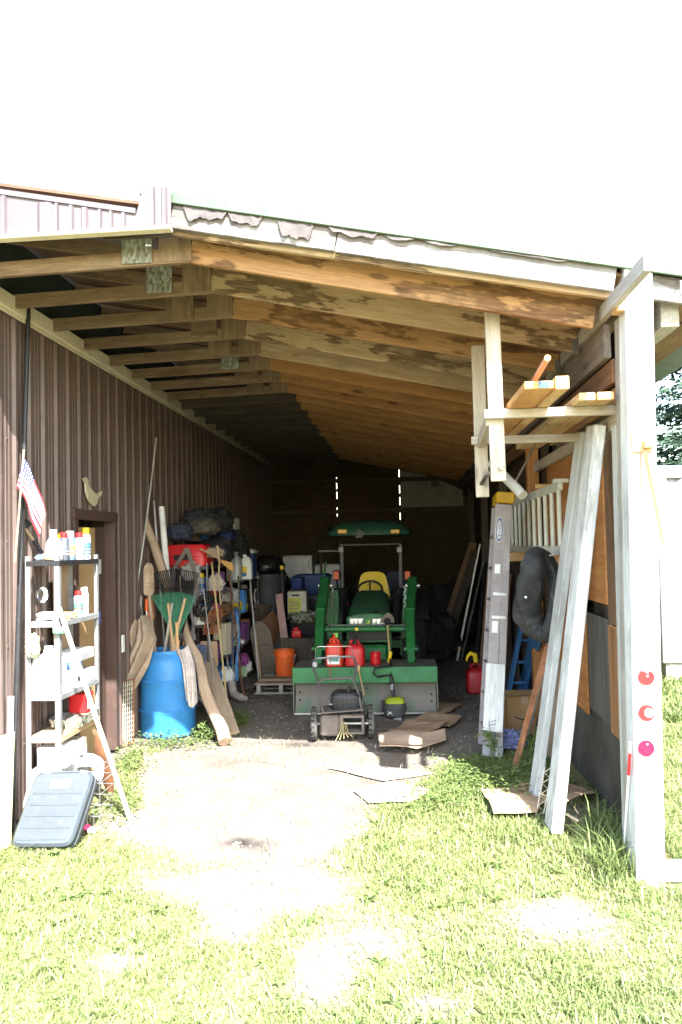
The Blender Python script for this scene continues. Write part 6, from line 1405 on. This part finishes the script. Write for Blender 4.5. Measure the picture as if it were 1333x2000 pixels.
q = W(1028, 1168, Y=6.17); MB().tube([q, q + V((-.01, -.05, .01))], .008, 8).build('valve_stem', STEEL, tb)
hk = W(1068, 1085, Y=6.25); one(MB().tube([(XR + .0, 6.25, hk.z + .03), (hk.x + .03, 6.25, hk.z), (hk.x - .02, 6.25, hk.z - .005), (hk.x - .025, 6.25, hk.z + .03)], .008, 8), 'wall_hook', STEEL, 'bent steel hook holding the inner tube', 'hook')
# ------------------------------------------------------------------ leaning white planks (two big ones)
a, b = W(1082, 1637, Z=0), W(1187, 826, X=1.25)
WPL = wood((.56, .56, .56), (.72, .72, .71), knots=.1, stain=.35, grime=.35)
wd = V((-.10, .99, 0)).normalized()
one(MB().beam(a + wd * .11 + V((.03, 0, .02)), b + wd * .11 + V((-.03, 0, 0)), .072, .17, up=wd, bev=.006), 'white_plank', WPL, 'thick peeling white plank leaning on the wall, edge in full sun', 'plank')
a, b = W(1052, 1572, Z=0), W(1145, 840, X=1.24)
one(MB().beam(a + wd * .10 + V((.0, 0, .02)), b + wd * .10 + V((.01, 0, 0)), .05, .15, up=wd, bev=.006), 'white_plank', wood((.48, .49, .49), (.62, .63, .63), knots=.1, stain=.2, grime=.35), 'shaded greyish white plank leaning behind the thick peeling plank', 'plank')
# zigzag wire strip between
a, b = W(1052, 1592, Z=0), W(1070, 1495, Y=5.75)
sx = V((.03, 0, 0)); zz = [a.lerp(b, i / 9) + sx * (1 if i % 2 else -1) * .8 + V((0, -.04, 0)) for i in range(10)]
t = thing('zigzag_strip', 'rusty zigzag wire strip between the two white planks', 'wire strip', a); MB().tube(zz, .004, 5).build('zigzag_wire', CREAM, t)
for s_ in (-.8, .8): MB().tube([a + sx * s_ + V((0, -.04, 0)), b + sx * s_ + V((0, -.04, 0))], .004, 5).build('side_wire', CREAM, t)
# bars against the wall
a, b = W(1005, 1502, Z=0), W(1092, 1185, X=1.16)
one(MB().beam(a, b, .05, .012, up=(-.4, -1, 0)), 'rusty_bar', RUST, 'rusty orange flat bar leaning beside the black pipe', 'bar')
stick(W(1040, 1470, Z=0), W(1107, 1140, X=1.22), .018, BLACK, 'black_pipe', 'black pipe leaning between rusty bar and white planks', 'pipe')
stick(W(1030, 1440, Z=0), W(1096, 1190, X=1.27), .012, paint((.38, .45, .44), .6), 'pale_pipe', 'thin pale green pipe leaning behind the black pipe', 'pipe')
# blue painted frame, cardboard box, bag
a, b = W(1000, 1400, Z=0), W(1035, 1222, Y=8.3)
BLP = wood((.03, .13, .33), (.05, .19, .44), knots=.05, grime=.35)
bf = thing('blue_step_frame', 'blue painted wooden step frame leaning behind the cardboard box', 'frame', a)
sd2 = V((.16, .02, 0))
for s_ in (-.5, .5): MB().beam(a + sd2 * s_ + V((0, 0, .02)), b + sd2 * s_, .03, .12, up=(0, 1, .3)).build('side_rail', BLP, bf)
for k in range(4): p = a.lerp(b, .15 + .23 * k); MB().beam(p - sd2 * .4, p + sd2 * .4, .10, .025, up=(0, .3, 1)).build('step', BLP, bf)
a, b = W(1022, 1385, Z=0), W(1062, 1235, X=1.2); one(MB().beam(a + V((.02, .3, .02)), b + V((.0, .3, 0)), .13, .02, up=(-.5, -1, 0)), 'blue_board', BLP, 'blue board leaning behind the blue step frame', 'board')
q = W(1020, 1437, Z=0)
SM = carton(q.x + .02, q.y + .20, 0, .33, .30, .36, .10, paint((.46, .29, .14), .85, 0, .12, 5, .15), 'open cardboard box with curved smile arrow by the stepladder')
R_ = Matrix.Rotation(.10, 3, 'Z'); bc = V((q.x + .02, q.y + .20, 0)); fr_ = lambda x, z: bc + R_ @ V((x, -.158, z))
arc = [(-.10 + .2 * i / 12, .185 - .045 * math.sin(math.pi * (.08 + .8 * i / 12))) for i in range(13)]
poly = [fr_(x, z + .006) for x, z in arc] + [fr_(x, z - .007) for x, z in arc[::-1]]
m = MB()
for i in range(12): m.prism([fr_(arc[i][0], arc[i][1] + .006), fr_(arc[i + 1][0], arc[i + 1][1] + .006), fr_(arc[i + 1][0], arc[i + 1][1] - .006), fr_(arc[i][0], arc[i][1] - .006)], R_ @ V((0, -.0015, 0)))
m.prism([fr_(.08, .205), fr_(.125, .20), fr_(.11, .155)], R_ @ V((0, -.0015, 0)))
m.build('smile_arrow_mark', paint((.03, .03, .04), .7), SM, False)
MB().prism([fr_(-.03, .358), fr_(.04, .358), fr_(.04, .29), fr_(-.03, .29)], R_ @ V((0, -.001, 0))).build('packing_tape', paint((.55, .40, .25), .3), SM, False)
q = W(992, 1470, Z=0); heap(q.x, q.y + .18, 0, (.16, .14, .075), paint((.20, .24, .46), .3, 0, .4, 10, .1, .1), 'plastic_bag', 'blue and white plastic bag in the weeds before the cardboard box', 'bag', 81, .4, 4)
# red fuel can with yellow spout
t = fuel_can(912, 1298, 951, 1356, W(930, 1355, Z=0).y, 0, paint((.42, .012, .018), .4), 'dark red fuel can with yellow spout on the earth floor by the stepladder', .26)
q = W(925, 1290, Y=W(930, 1355, Z=0).y + .1)
MB().tube([q + V((.03, 0, -.02)), q + V((.02, 0, .07)), q + V((-.03, 0, .09)), q + V((-.075, -.02, .05)), q + V((-.085, -.02, .0))], [.03, .03, .026, .018, .012], 12).build('yellow_spout', YELLOW, t)
# leaning stock far right
def lean_stock(pa, pb, Xb, w, h, mat, name, lab, cat, rnd=False):
    a = W(*pa, Z=0); b = W(*pb, X=Xb)
    if rnd: stick(a, b, w, mat, name, lab, cat)
    else: one(MB().beam(a + V((0, 0, .01)), b, w, h, up=(-.6, -1, 0)), name, mat, lab, cat)
lean_stock((850, 1290), (925, 1060), 1.2, .14, .03, wood((.22, .12, .07), (.31, .19, .12)), 'brown_board', 'reddish brown board leaning on the far right wall', 'board')
lean_stock((862, 1290), (930, 1075), 1.22, .16, .03, W_DARK, 'dark_board', 'wide dark board leaning in front of the reddish board', 'board')
lean_stock((893, 1290), (938, 1062), 1.2, .024, 0, STEEL, 'steel_conduit', 'bright steel conduit leaning at the far right', 'conduit', True)
lean_stock((902, 1288), (946, 1090), 1.2, .018, 0, STEEL, 'steel_conduit', 'thinner steel conduit beside the bright conduit', 'conduit', True)
lean_stock((884, 1240), (916, 1080), 1.22, .07, .012, paint((.55, .56, .56), .5), 'metal_strip', 'flat pale metal strip leaning between dark board and conduit', 'strip')
lean_stock((938, 1330), (958, 1090), 1.2, .05, .03, W_BROWN, 'brown_stake', 'brown stake leaning behind the stepladder', 'stake')
lean_stock((926, 1325), (950, 1100), 1.22, .03, .0, BLACK, 'black_hose_pipe', 'black pipe leaning behind the dark red fuel can', 'pipe', True)
lean_stock((970, 1360), (992, 1120), 1.24, .10, .02, W_BROWN, 'old_plank', 'old brown plank leaning right of the stepladder', 'plank')
lean_stock((1062, 1475), (1096, 1290), 1.26, .14, .02, W_PLYG, 'grey_board', 'mouldy grey board standing behind the rusty bar', 'board')
q = W(888, 1272, Z=.05); t = thing('wooden_mallet', 'yellow wooden mallet lying by the leaning boards', 'mallet', (q.x, q.y, 0)); MB().beam(q + V((-.16, -.05, -.03)), q + V((.06, 0, .06)), .03, .03).build('handle', W_NEW, t); MB().beam(q + V((.0, 0, .10)), q + V((.13, 0, .02)), .06, .06).build('head', W_NEW, t)
lab_b = 'grey weathered board with reddish print hanging on the plywood by the tube'
a_ = W(1098, 1045, X=XR - .02); ob_ = one(MB().box(XR - .022, XR - .004, W(1132, 1045, X=XR - .02).y, a_.y, a_.z - .42, a_.z), 'sign_board', wood((.36, .30, .24), (.46, .40, .33), grime=.5), lab_b, 'board')
MB().box(XR - .027, XR - .0225, W(1125, 1045, X=XR - .02).y, a_.y - .05, a_.z - .26, a_.z - .20, .001).build('red_print', paint((.50, .10, .05), .8), ob_)
# back of the white planks: brown post already there; grey plank next to post
a, b = W(1218, 1240, Y=4.9), W(1207, 830, Y=4.9)
one(MB().beam((a.x + .0, 4.92, .02), (b.x + .01, 4.92, b.z), .06, .10, up=(0, 1, 0)), 'grey_plank', wood((.40, .40, .38), (.52, .52, .50), grime=.3), 'narrow grey plank standing tight behind the white post', 'plank')
# ------------------------------------------------------------------ post trimmings
def post_x(z): return pb.x + (pt.x - pb.x) * (z / pt.z)
YPF = 4.583
for i, (px, py, lab) in enumerate(((1262, 1322, 'topmost red reflector with a broken notch on the white post'), (1263, 1392, 'middle red reflector, faded and crazed, on the white post'), (1262, 1461, 'lowest red reflector, deep pinkish red, on the white post'))):
    q = W(px, py, Y=YPF - .002); r = .043
    t = thing('reflector', lab, 'reflector', (q.x, YPF, q.z - r), 'red reflectors on the white post')
    n = 28; pts = []
    for k in range(n):
        a = 2 * math.pi * k / n + math.pi / 2; rr = r
        if i == 0 and (k < 3 or k > n - 4): rr = r * (.62 if k in (0, n - 1, 1) else .85)
        pts.append((q.x + rr * math.cos(a), YPF - .001, q.z + rr * math.sin(a)))
    MB().prism(pts, (0, -.010, 0)).build('lens', paint((.42, .018, .02) if i < 2 else (.40, .008, .04), .25, 0, .15, 30, .1), t, False)
    if i == 1: MB().lathe((q.x + .012, YPF - .0115, q.z), [(.026, 0), (.024, .0015)], 16, (0, -1, 0)).build('faded_patch', paint((.6, .3, .28), .6), t)
    for k in range(2 if i == 0 else 1): MB().lathe((q.x + .006, YPF - .0115, q.z + .022 - .018 * k), [(.005, 0), (.003, .003)], 8, (0, -1, 0)).build('screw', WHITE, t)
q = W(1250, 866, Y=YPF)
t = thing('wooden_hook_block', 'small wooden block nailed to the white post with straps on it', 'block', (q.x, YPF, q.z - .06))
MB().box(q.x - .045, q.x + .065, YPF - .018, YPF - .001, q.z - .05, q.z + .06, .003).build('back_plate', W_NEW, t); MB().box(q.x + .01, q.x + .06, YPF - .06, YPF - .019, q.z - .03, q.z + .01, .003).build('peg', W_NEW, t)
for dx in (-.015, .05): MB().tube([(q.x + dx, YPF - .02, q.z + .03), (q.x + dx + .01, YPF - .05, q.z + .06)], .003, 6).build('nail', STEEL, t)
LTH = paint((.22, .09, .045), .7)
a, b = W(1259, 878, Y=YPF - .04), W(1296, 1065, Y=YPF - .02)
one(MB().surf(lambda u, v: a.lerp(b, v) + V((.012 * (u - .5) * (2 - v), 0, .0)), 2, 14, .003), 'leather_strap', LTH, 'brown leather strap slanting down from the block on the white post', 'strap')
a2 = W(1252, 880, Y=YPF - .045)
for k, (px, py) in enumerate(((1245, 1240), (1250, 1000))):
    e_ = W(px, py, Y=YPF - .01); one(MB().tube([a2, a2.lerp(e_, .5) + V((.004, 0, 0)), e_], .003, 6), 'brown_string', LTH, ('long' if k == 0 else 'short') + ' thin brown cord hanging from the block on the post', 'cord')
a, b = W(1218, 1683, Z=0), W(1232, 1450, Y=4.56)
t = thing('marker_rod', 'thin white marker rod with red band leaning at the post foot', 'rod', a); MB().tube([a, b], .007, 8).build('rod', WHITE, t); MB().tube([a.lerp(b, .74), a.lerp(b, .92)], .0085, 8).build('red_band', RED, t)
q = W(1325, 572, Y=YF); one(MB().tube([(q.x, YF - .0, q.z + .06), (q.x, YF - .05, q.z + .05), (q.x, YF - .05, q.z - .02), (q.x, YF - .02, q.z - .03)], .005, 6), 'screw_hook', STEEL, 'small steel hook screwed into the right fascia', 'hook')
# ================================================================== BEYOND: container, spruces, wire
cq = W(1297, 1330, Z=0); CYY = cq.y
cn = thing('shipping_container', 'dirty white shipping container standing on timber blocks in the yard', 'container', (cq.x + 1.2, CYY + 3, 0))
CW = paint((.21, .22, .22), .5, .1, .12, 2, .3)
cz0, cz1 = .22, W(1292, 915, Y=CYY).z
m = MB(); pts = []
x = cq.x + .12
while x < cq.x + 2.3: pts += [(x, 0), (x + .06, .04), (x + .14, .04), (x + .20, 0)]; x += .27
vs = [(a, CYY + .03 + b, cz0 + .13) for a, b in pts] + [(a, CYY + .03 + b, cz1 - .12) for a, b in pts]; n = len(pts)
m.add(vs, [[i, i + 1, n + i + 1, n + i] for i in range(n - 1)]); m.build('corrugated_front', CW, cn, False)
for x in (cq.x, cq.x + 2.3): MB().box(x, x + .13, CYY, CYY + .16, cz0, cz1, .01).build('corner_post', CW, cn)
for z in (cz0, cz1 - .13): MB().box(cq.x + .132, cq.x + 2.298, CYY + .01, CYY + .13, z, z + .13, .01).build('end_rail', CW, cn)
m = MB(); vs = []; ypts = []
y = CYY + .17
while y < CYY + 6: ypts += [(y, 0), (y + .06, .04), (y + .14, .04), (y + .20, 0)]; y += .27
n = len(ypts); m.add([(cq.x + .02 + b, a, cz0 + .1) for a, b in ypts] + [(cq.x + .02 + b, a, cz1 - .06) for a, b in ypts], [[i + 1, i, n + i, n + i + 1] for i in range(n - 1)]); m.build('corrugated_side', CW, cn, False)
MB().box(cq.x + .005, cq.x + 2.42, CYY + .01, CYY + 6, cz1 + .001, cz1 + .03).build('roof', CW, cn); MB().box(cq.x + .003, cq.x + .1, CYY + .17, CYY + 6, cz1 - .06, cz1).build('side_rail', CW, cn); MB().box(cq.x + .003, cq.x + .1, CYY + .17, CYY + 6, cz0, cz0 + .1).build('side_rail', CW, cn)
MB().box(cq.x + .1, cq.x + 2.3, CYY + .2, CYY + 5.9, cz0 + .01, cz0 + .05).build('floor', W_DARK, cn)
for k in range(2): one(MB().box(cq.x + .05 + .0, cq.x + .45, CYY + .05 + k * 4, CYY + .4 + k * 4, 0, cz0 - .002), 'timber_block', W_GREY, ('front' if k == 0 else 'rear') + ' weathered timber block under the white container corner', 'timber')
NEED = NT('spruce_needles'); co = NEED.coord(); nn = NEED.noise(co, 1.1, 3); at = NEED.n('Attribute', attribute_name='loc').outputs['Vector']; sx_ = NEED.n('SeparateXYZ'); NEED.L(at, sx_.inputs[0])
cN = NEED.mix(sx_.outputs[0], (.022, .046, .028), (.062, .10, .056)); NEED = NEED.fin(cN, .8, 0, .2)
BARK = paint((.10, .075, .055), .95, 0, .4, 6, .3, .4)
def spruce(x, y, H, R, label, seed, low=.6, dens=1.0):
    rnd = random.Random(seed)
    t = thing('spruce_tree', label, 'tree', (x, y, 0), 'spruces beyond the yard')
    MB().tube([(x, y, -.1), (x, y, H * .5), (x, y, H)], [R * .09, R * .05, .02], 10).build('trunk', BARK, t)
    vs, fs, lc = [], [], []
    z = low
    while z < H - .15:
        fr = 1 - (z - low) / (H - low); L0 = R * (fr ** .8) * rnd.uniform(.85, 1.1) + .12
        nb = int(9 + 8 * fr)
        for b in range(nb):
            az = rnd.uniform(0, 6.283); L = L0 * rnd.uniform(.7, 1.1); droop = rnd.uniform(.05, .3)
            steps = int((6 + L * 9) * dens)
            for s_ in range(steps):
                f = .15 + .85 * rnd.random(); px_ = L * f
                pz = z - droop * px_ + .12 * px_ * f * f + rnd.uniform(-.06, .06)
                sidew = rnd.uniform(-1, 1) * .32 * L * (1.05 - f)
                c = V((x + math.cos(az) * px_ - math.sin(az) * sidew, y + math.sin(az) * px_ + math.cos(az) * sidew, pz))
                d = V((math.cos(az) * .7 - math.sin(az) * (.8 if sidew > 0 else -.8), math.sin(az) * .7 + math.cos(az) * (.8 if sidew > 0 else -.8), rnd.uniform(-.55, .1))).normalized()
                w = d.cross(V((rnd.uniform(-.4, .4), rnd.uniform(-.4, .4), 1))).normalized() * rnd.uniform(.02, .045); ln = rnd.uniform(.14, .30)
                o = len(vs); tint = rnd.random() * .7 + .3 * f
                vs += [c - d * ln * .4 - w * .4, c + w, c + d * ln * .6, c - w - V((0, 0, .02))]; lc += [(tint, 0, 0)] * 4
                fs += [[o, o + 1, o + 2, o + 3]]
        z += rnd.uniform(.12, .2)
    m = MB(); m.v = vs; m.f = fs; m.l = lc; m.build('crown', NEED, t, False)
spruce(6.35, 18.0, 7.7, 2.9, 'full blue-green spruce rising behind the white container', 3, .5, 1.6)
spruce(8.3, 23.0, 7.5, 2.8, 'shorter spruce standing further back beside the full spruce', 5, .5)
spruce(5.35, 19.5, 4.0, 1.35, 'young low spruce between shed wall and white container', 8, .2)
spruce(10.5, 20.5, 9.0, 3.0, 'broad spruce right of the full spruce behind the container', 9, .5, .6)
a, b = W(1282, 912, Y=8.0), W(1340, 914, Y=8.0); one(MB().tube([(XR + .17, 8.0, a.z), (3.0, 8.0, a.z + .0), (4.6, 8.05, a.z - .03), (6.4, 8.1, a.z + .1)], .008, 6), 'cable', WHITE, 'white cable strung from the shed wall toward the trees', 'cable')
# ================================================================== VEGETATION
def leafmat(name, c1, c2, c3, tr_=.35):
    s = NT(name); at = s.n('Attribute', attribute_name='tint').outputs['Fac']
    c = s.ramp(at, [(0.0, c1), (.55, c2), (.85, c2), (1.0, c3)])
    s.b.inputs['Roughness'].default_value = .6; s.b.inputs['Specular IOR Level'].default_value = .3; s.L(c, s.b.inputs['Base Color'])
    tl = s.n('BsdfTranslucent'); s.L(c, tl.inputs[0]); mx = s.n('MixShader'); mx.inputs[0].default_value = tr_
    s.L(s.b.outputs[0], mx.inputs[1]); s.L(tl.outputs[0], mx.inputs[2]); s.L(mx.outputs[0], s.t.nodes['Material Output'].inputs[0]); return s.m
GRASS = leafmat('grass_blades', (.12, .158, .05), (.23, .28, .10), (.45, .41, .26))
WEED = leafmat('weed_leaves', (.09, .15, .04), (.18, .25, .08), (.26, .31, .13))
def stuffmesh(name, P, Fq, T, mat):
    me = bpy.data.meshes.new(name); me.from_pydata(P, [], Fq); at = me.attributes.new('tint', 'FLOAT', 'POINT'); at.data.foreach_set('value', T)
    me.materials.append(mat); o = bpy.data.objects.new(name, me); COL.objects.link(o); return o
rnd = np.random.default_rng(5)
def gz(x, y): return 0.022 * noise.noise(V((x * .9, y * .9, 0))) + .012 * noise.noise(V((x * 4, y * 4, 5))) - .014 if -3.2 < x < 4.1 and 2.4 < y < 9.1 else -.012
P, Fq, T = [], [], []
def blade(x, y, h, w, az, lean_, tint):
    z = gz(x, y); o = len(P); c, s_ = math.cos(az), math.sin(az); lx_, ly_ = -s_ * lean_ * h, c * lean_ * h
    P.extend([(x - c * w, y - s_ * w, z), (x + c * w, y + s_ * w, z), (x + c * w * .8 + lx_ * .35, y + s_ * w * .8 + ly_ * .35, z + h * .6), (x - c * w * .8 + lx_ * .35, y - s_ * w * .8 + ly_ * .35, z + h * .6), (x + lx_, y + ly_, z + h * (1 - .25 * lean_))])
    Fq.extend([(o, o + 1, o + 2, o + 3), (o + 3, o + 2, o + 4)]); T.extend([tint] * 5)
N_ = 240000; cnt = 0
for i in range(N_):
    u = rnd.random(); y = 2.75 + 6.2 * u ** 1.5; x = rnd.uniform(-2.7, 3.2) if y < 4.6 else rnd.uniform(-2.62, 3.9)
    hw_ = .45 * y
    if x < -.52 * y - .2 or x > .40 * y + .25: continue
    if 1.25 < x < 1.5 and y > 4.45: continue
    b = bare(x, y)
    if rnd.random() < (b - .05) * 1.15: continue
    if -2.6 < x < 1.3 and y > 8.7: continue
    cl = .5 + .5 * noise.noise(V((x * 2.1, y * 2.1, 7)))
    h = (.014 + .036 * rnd.random() ** 1.5) * (.7 + .75 * cl) * (1.25 - .6 * b)
    if 1.0 < x < 1.6 and 4.3 < y < 5.6: h *= 1.8
    tint = min(1, max(0, .55 * rnd.random() + .25 * (1 - cl) + .5 * b + (.4 if rnd.random() < .15 else 0)))
    blade(x, y, h, .0016 + .0012 * rnd.random() + .0003 * y, rnd.random() * 6.283, .3 + .9 * rnd.random(), tint)
for i in range(2600):                                        # dead stalks
    y = 2.8 + 5.2 * rnd.random() ** 1.4; x = rnd.uniform(-.48 * y, .38 * y)
    if -2.6 < x < 1.25 and y < 8.2: blade(x, y, .03 + .07 * rnd.random(), .0011 + .0003 * y, rnd.random() * 6.283, .7 + 1.1 * rnd.random(), .95 + .05 * rnd.random())
for i in range(26000):                                       # lawn beyond the post, coarser with distance
    y = 8.5 + 14 * rnd.random() ** 1.4; x = rnd.uniform(1.55, .41 * y + .4)
    blade(x, y, .05 + .09 * rnd.random(), .004 + .0006 * y, rnd.random() * 6.283, .3 + .8 * rnd.random(), .1 + .5 * rnd.random())
for i in range(240):                                         # tall tuft at the post foot and along the wall
    a = rnd.random(); x, y = (1.12 + .12 * rnd.normal() * .5, 4.72 + .10 * rnd.normal()) if a < .6 else (1.2 + .05 * rnd.normal(), 4.9 + .5 * rnd.random())
    blade(x, y, .14 + .16 * rnd.random(), .0045, rnd.random() * 6.283, .4 + .8 * rnd.random(), .45 * rnd.random())
stuff(tag(stuffmesh('grass', P, Fq, T, GRASS), 'short patchy sunlit grass growing in front of the shed', 'grass'))
# loose stones and crumbs on the trodden earth
SP, SF = [], []
ico = [(0, 0, 1), (.9, 0, .45), (.28, .85, .45), (-.72, .53, .45), (-.72, -.53, .45), (.28, -.85, .45), (.72, .53, -.45), (-.28, .85, -.45), (-.9, 0, -.45), (-.28, -.85, -.45), (.72, -.53, -.45)]
ifc = [(0, 1, 2), (0, 2, 3), (0, 3, 4), (0, 4, 5), (0, 5, 1), (1, 6, 2), (2, 7, 3), (3, 8, 4), (4, 9, 5), (5, 10, 1), (2, 6, 7), (3, 7, 8), (4, 8, 9), (5, 9, 10), (1, 10, 6)]
for i in range(9000):
    y = 3.0 + 8.5 * rnd.random(); x = rnd.uniform(-.42 * y, min(1.25, .3 * y))
    if x < -2.6 or bare(x, y) < .5: continue
    r_ = .003 + .012 * rnd.random() ** 3; z = gz(x, y); o = len(SP); q = rnd.uniform(.6, 1.3, 3); az = rnd.random() * 6.283; c_, s_ = math.cos(az), math.sin(az)
    SP += [(x + r_ * (p[0] * q[0] * c_ - p[1] * q[1] * s_), y + r_ * (p[0] * q[0] * s_ + p[1] * q[1] * c_), z + r_ * (p[2] * q[2] * .7 + .35)) for p in ico]; SF += [tuple(o + k for k in f) for f in ifc]
stuff(tag(stuffmesh('gravel', SP, SF, [0] * len(SP), paint((.20, .18, .16), .9, 0, .5, 30, .3)), 'loose pebbles and crumbs on the trodden earth track', 'gravel'))
# broad-leaved ground cover: chickweed mats and dandelion rosettes
P, Fq, T = [], [], []
def leaf(c, az, el, L, w, tint):
    d = V((math.cos(az) * math.cos(el), math.sin(az) * math.cos(el), math.sin(el))); s_ = V((-math.sin(az), math.cos(az), 0)); n_ = s_.cross(d) * -1
    o = len(P); q = [c, c + d * L * .35 + s_ * w, c + d * L * .75 + s_ * w * .7 - V((0, 0, .06 * L)), c + d * L - V((0, 0, .2 * L)), c + d * L * .75 - s_ * w * .7 - V((0, 0, .06 * L)), c + d * L * .35 - s_ * w, c + d * L * .5 + V((0, 0, -.05 * L))]
    P.extend([tuple(v) for v in q]); Fq.extend([(o, o + 1, o + 6), (o + 1, o + 2, o + 6), (o + 2, o + 3, o + 6), (o + 3, o + 4, o + 6), (o + 4, o + 5, o + 6), (o + 5, o, o + 6)]); T.extend([tint] * 7)
mats_ = [(330, 1452, 85, 14, 700, .10), (405, 1440, 30, 12, 300, .13), (255, 1490, 40, 25, 350, .08), (930, 1515, 80, 35, 1500, .10), (1020, 1530, 40, 40, 700, .15), (472, 1408, 20, 12, 420, .11), (245, 1560, 25, 40, 250, .06), (1180, 1600, 40, 50, 250, .08), (120, 1475, 40, 15, 150, .12), (860, 1560, 90, 30, 700, .05)]
for (px, py, rx, ry_, n, hmax) in mats_:
    for i in range(n):
        p = W(px + rx * rnd.normal() * .55, py + ry_ * rnd.normal() * .55, Z=0); z = gz(p.x, p.y) + hmax * rnd.random() ** 1.2
        leaf(V((p.x, p.y, z)), rnd.random() * 6.283, rnd.uniform(-.2, .7), .02 + .022 * rnd.random(), .008 + .006 * rnd.random(), .25 + .6 * rnd.random())
for i in range(260):
    y = 2.8 + 3.6 * rnd.random() ** 1.3; x = rnd.uniform(-.45 * y, .38 * y)
    if bare(x, y) > .55: continue
    z = gz(x, y) + .012; tn = .2 + .7 * rnd.random(); sz = .03 + .045 * rnd.random()
    for k in range(int(rnd.integers(5, 10))): leaf(V((x, y, z)), rnd.random() * 6.283, rnd.uniform(.1, .8), sz * (.6 + .6 * rnd.random()), sz * .16, tn + .1 * rnd.normal())
stuff(tag(stuffmesh('ground_cover', P, Fq, [min(1, max(0, q)) for q in T], WEED), 'leafy green chickweed and dandelion mats around drum and planks', 'weeds'))
def weed(px, py, Hh, ns, nl, L, label, seed):
    global P, Fq, T
    P, Fq, T = [], [], []; r_ = random.Random(seed); p0 = W(px, py, Z=0)
    t = thing('leafy_weed', label, 'plant', p0)
    for s_ in range(ns):
        az = r_.uniform(0, 6.28); tip = p0 + V((math.cos(az) * Hh * .45, math.sin(az) * Hh * .3, Hh * r_.uniform(.75, 1.1))); mid = p0.lerp(tip, .5) + V((-math.cos(az) * .03, 0, .04))
        MB().tube([p0, mid, tip], [.004, .0035, .002], 6).build('stem', paint((.16, .22, .06), .7), t)
        for k in range(nl):
            f = .25 + .75 * k / (nl - 1); c = (p0.lerp(mid, f * 2) if f < .5 else mid.lerp(tip, f * 2 - 1))
            leaf(c, r_.uniform(0, 6.28), r_.uniform(-.3, .5), L * r_.uniform(.7, 1.2), L * .24, .4 + .5 * r_.random())
    wl = WL[t.name]; o = stuffmesh('leaves', [tuple(V(q) - wl) for q in P], Fq, T, WEED); o.parent = t
weed(962, 1482, .30, 4, 7, .085, 'broad leaved weed growing at the stepladder foot', 3)
weed(1035, 1500, .36, 5, 9, .075, 'nettle-like weed growing between rusty bar and white planks', 4)
weed(140, 1500, .26, 4, 7, .09, 'broad leaved weed growing behind the wire basket', 5)
weed(395, 1445, .16, 5, 8, .045, 'small bushy weed at the foot of the gnarled log', 6)
weed(1100, 1600, .12, 3, 5, .06, 'small dandelion-like weed beside the peeling white plank', 7)
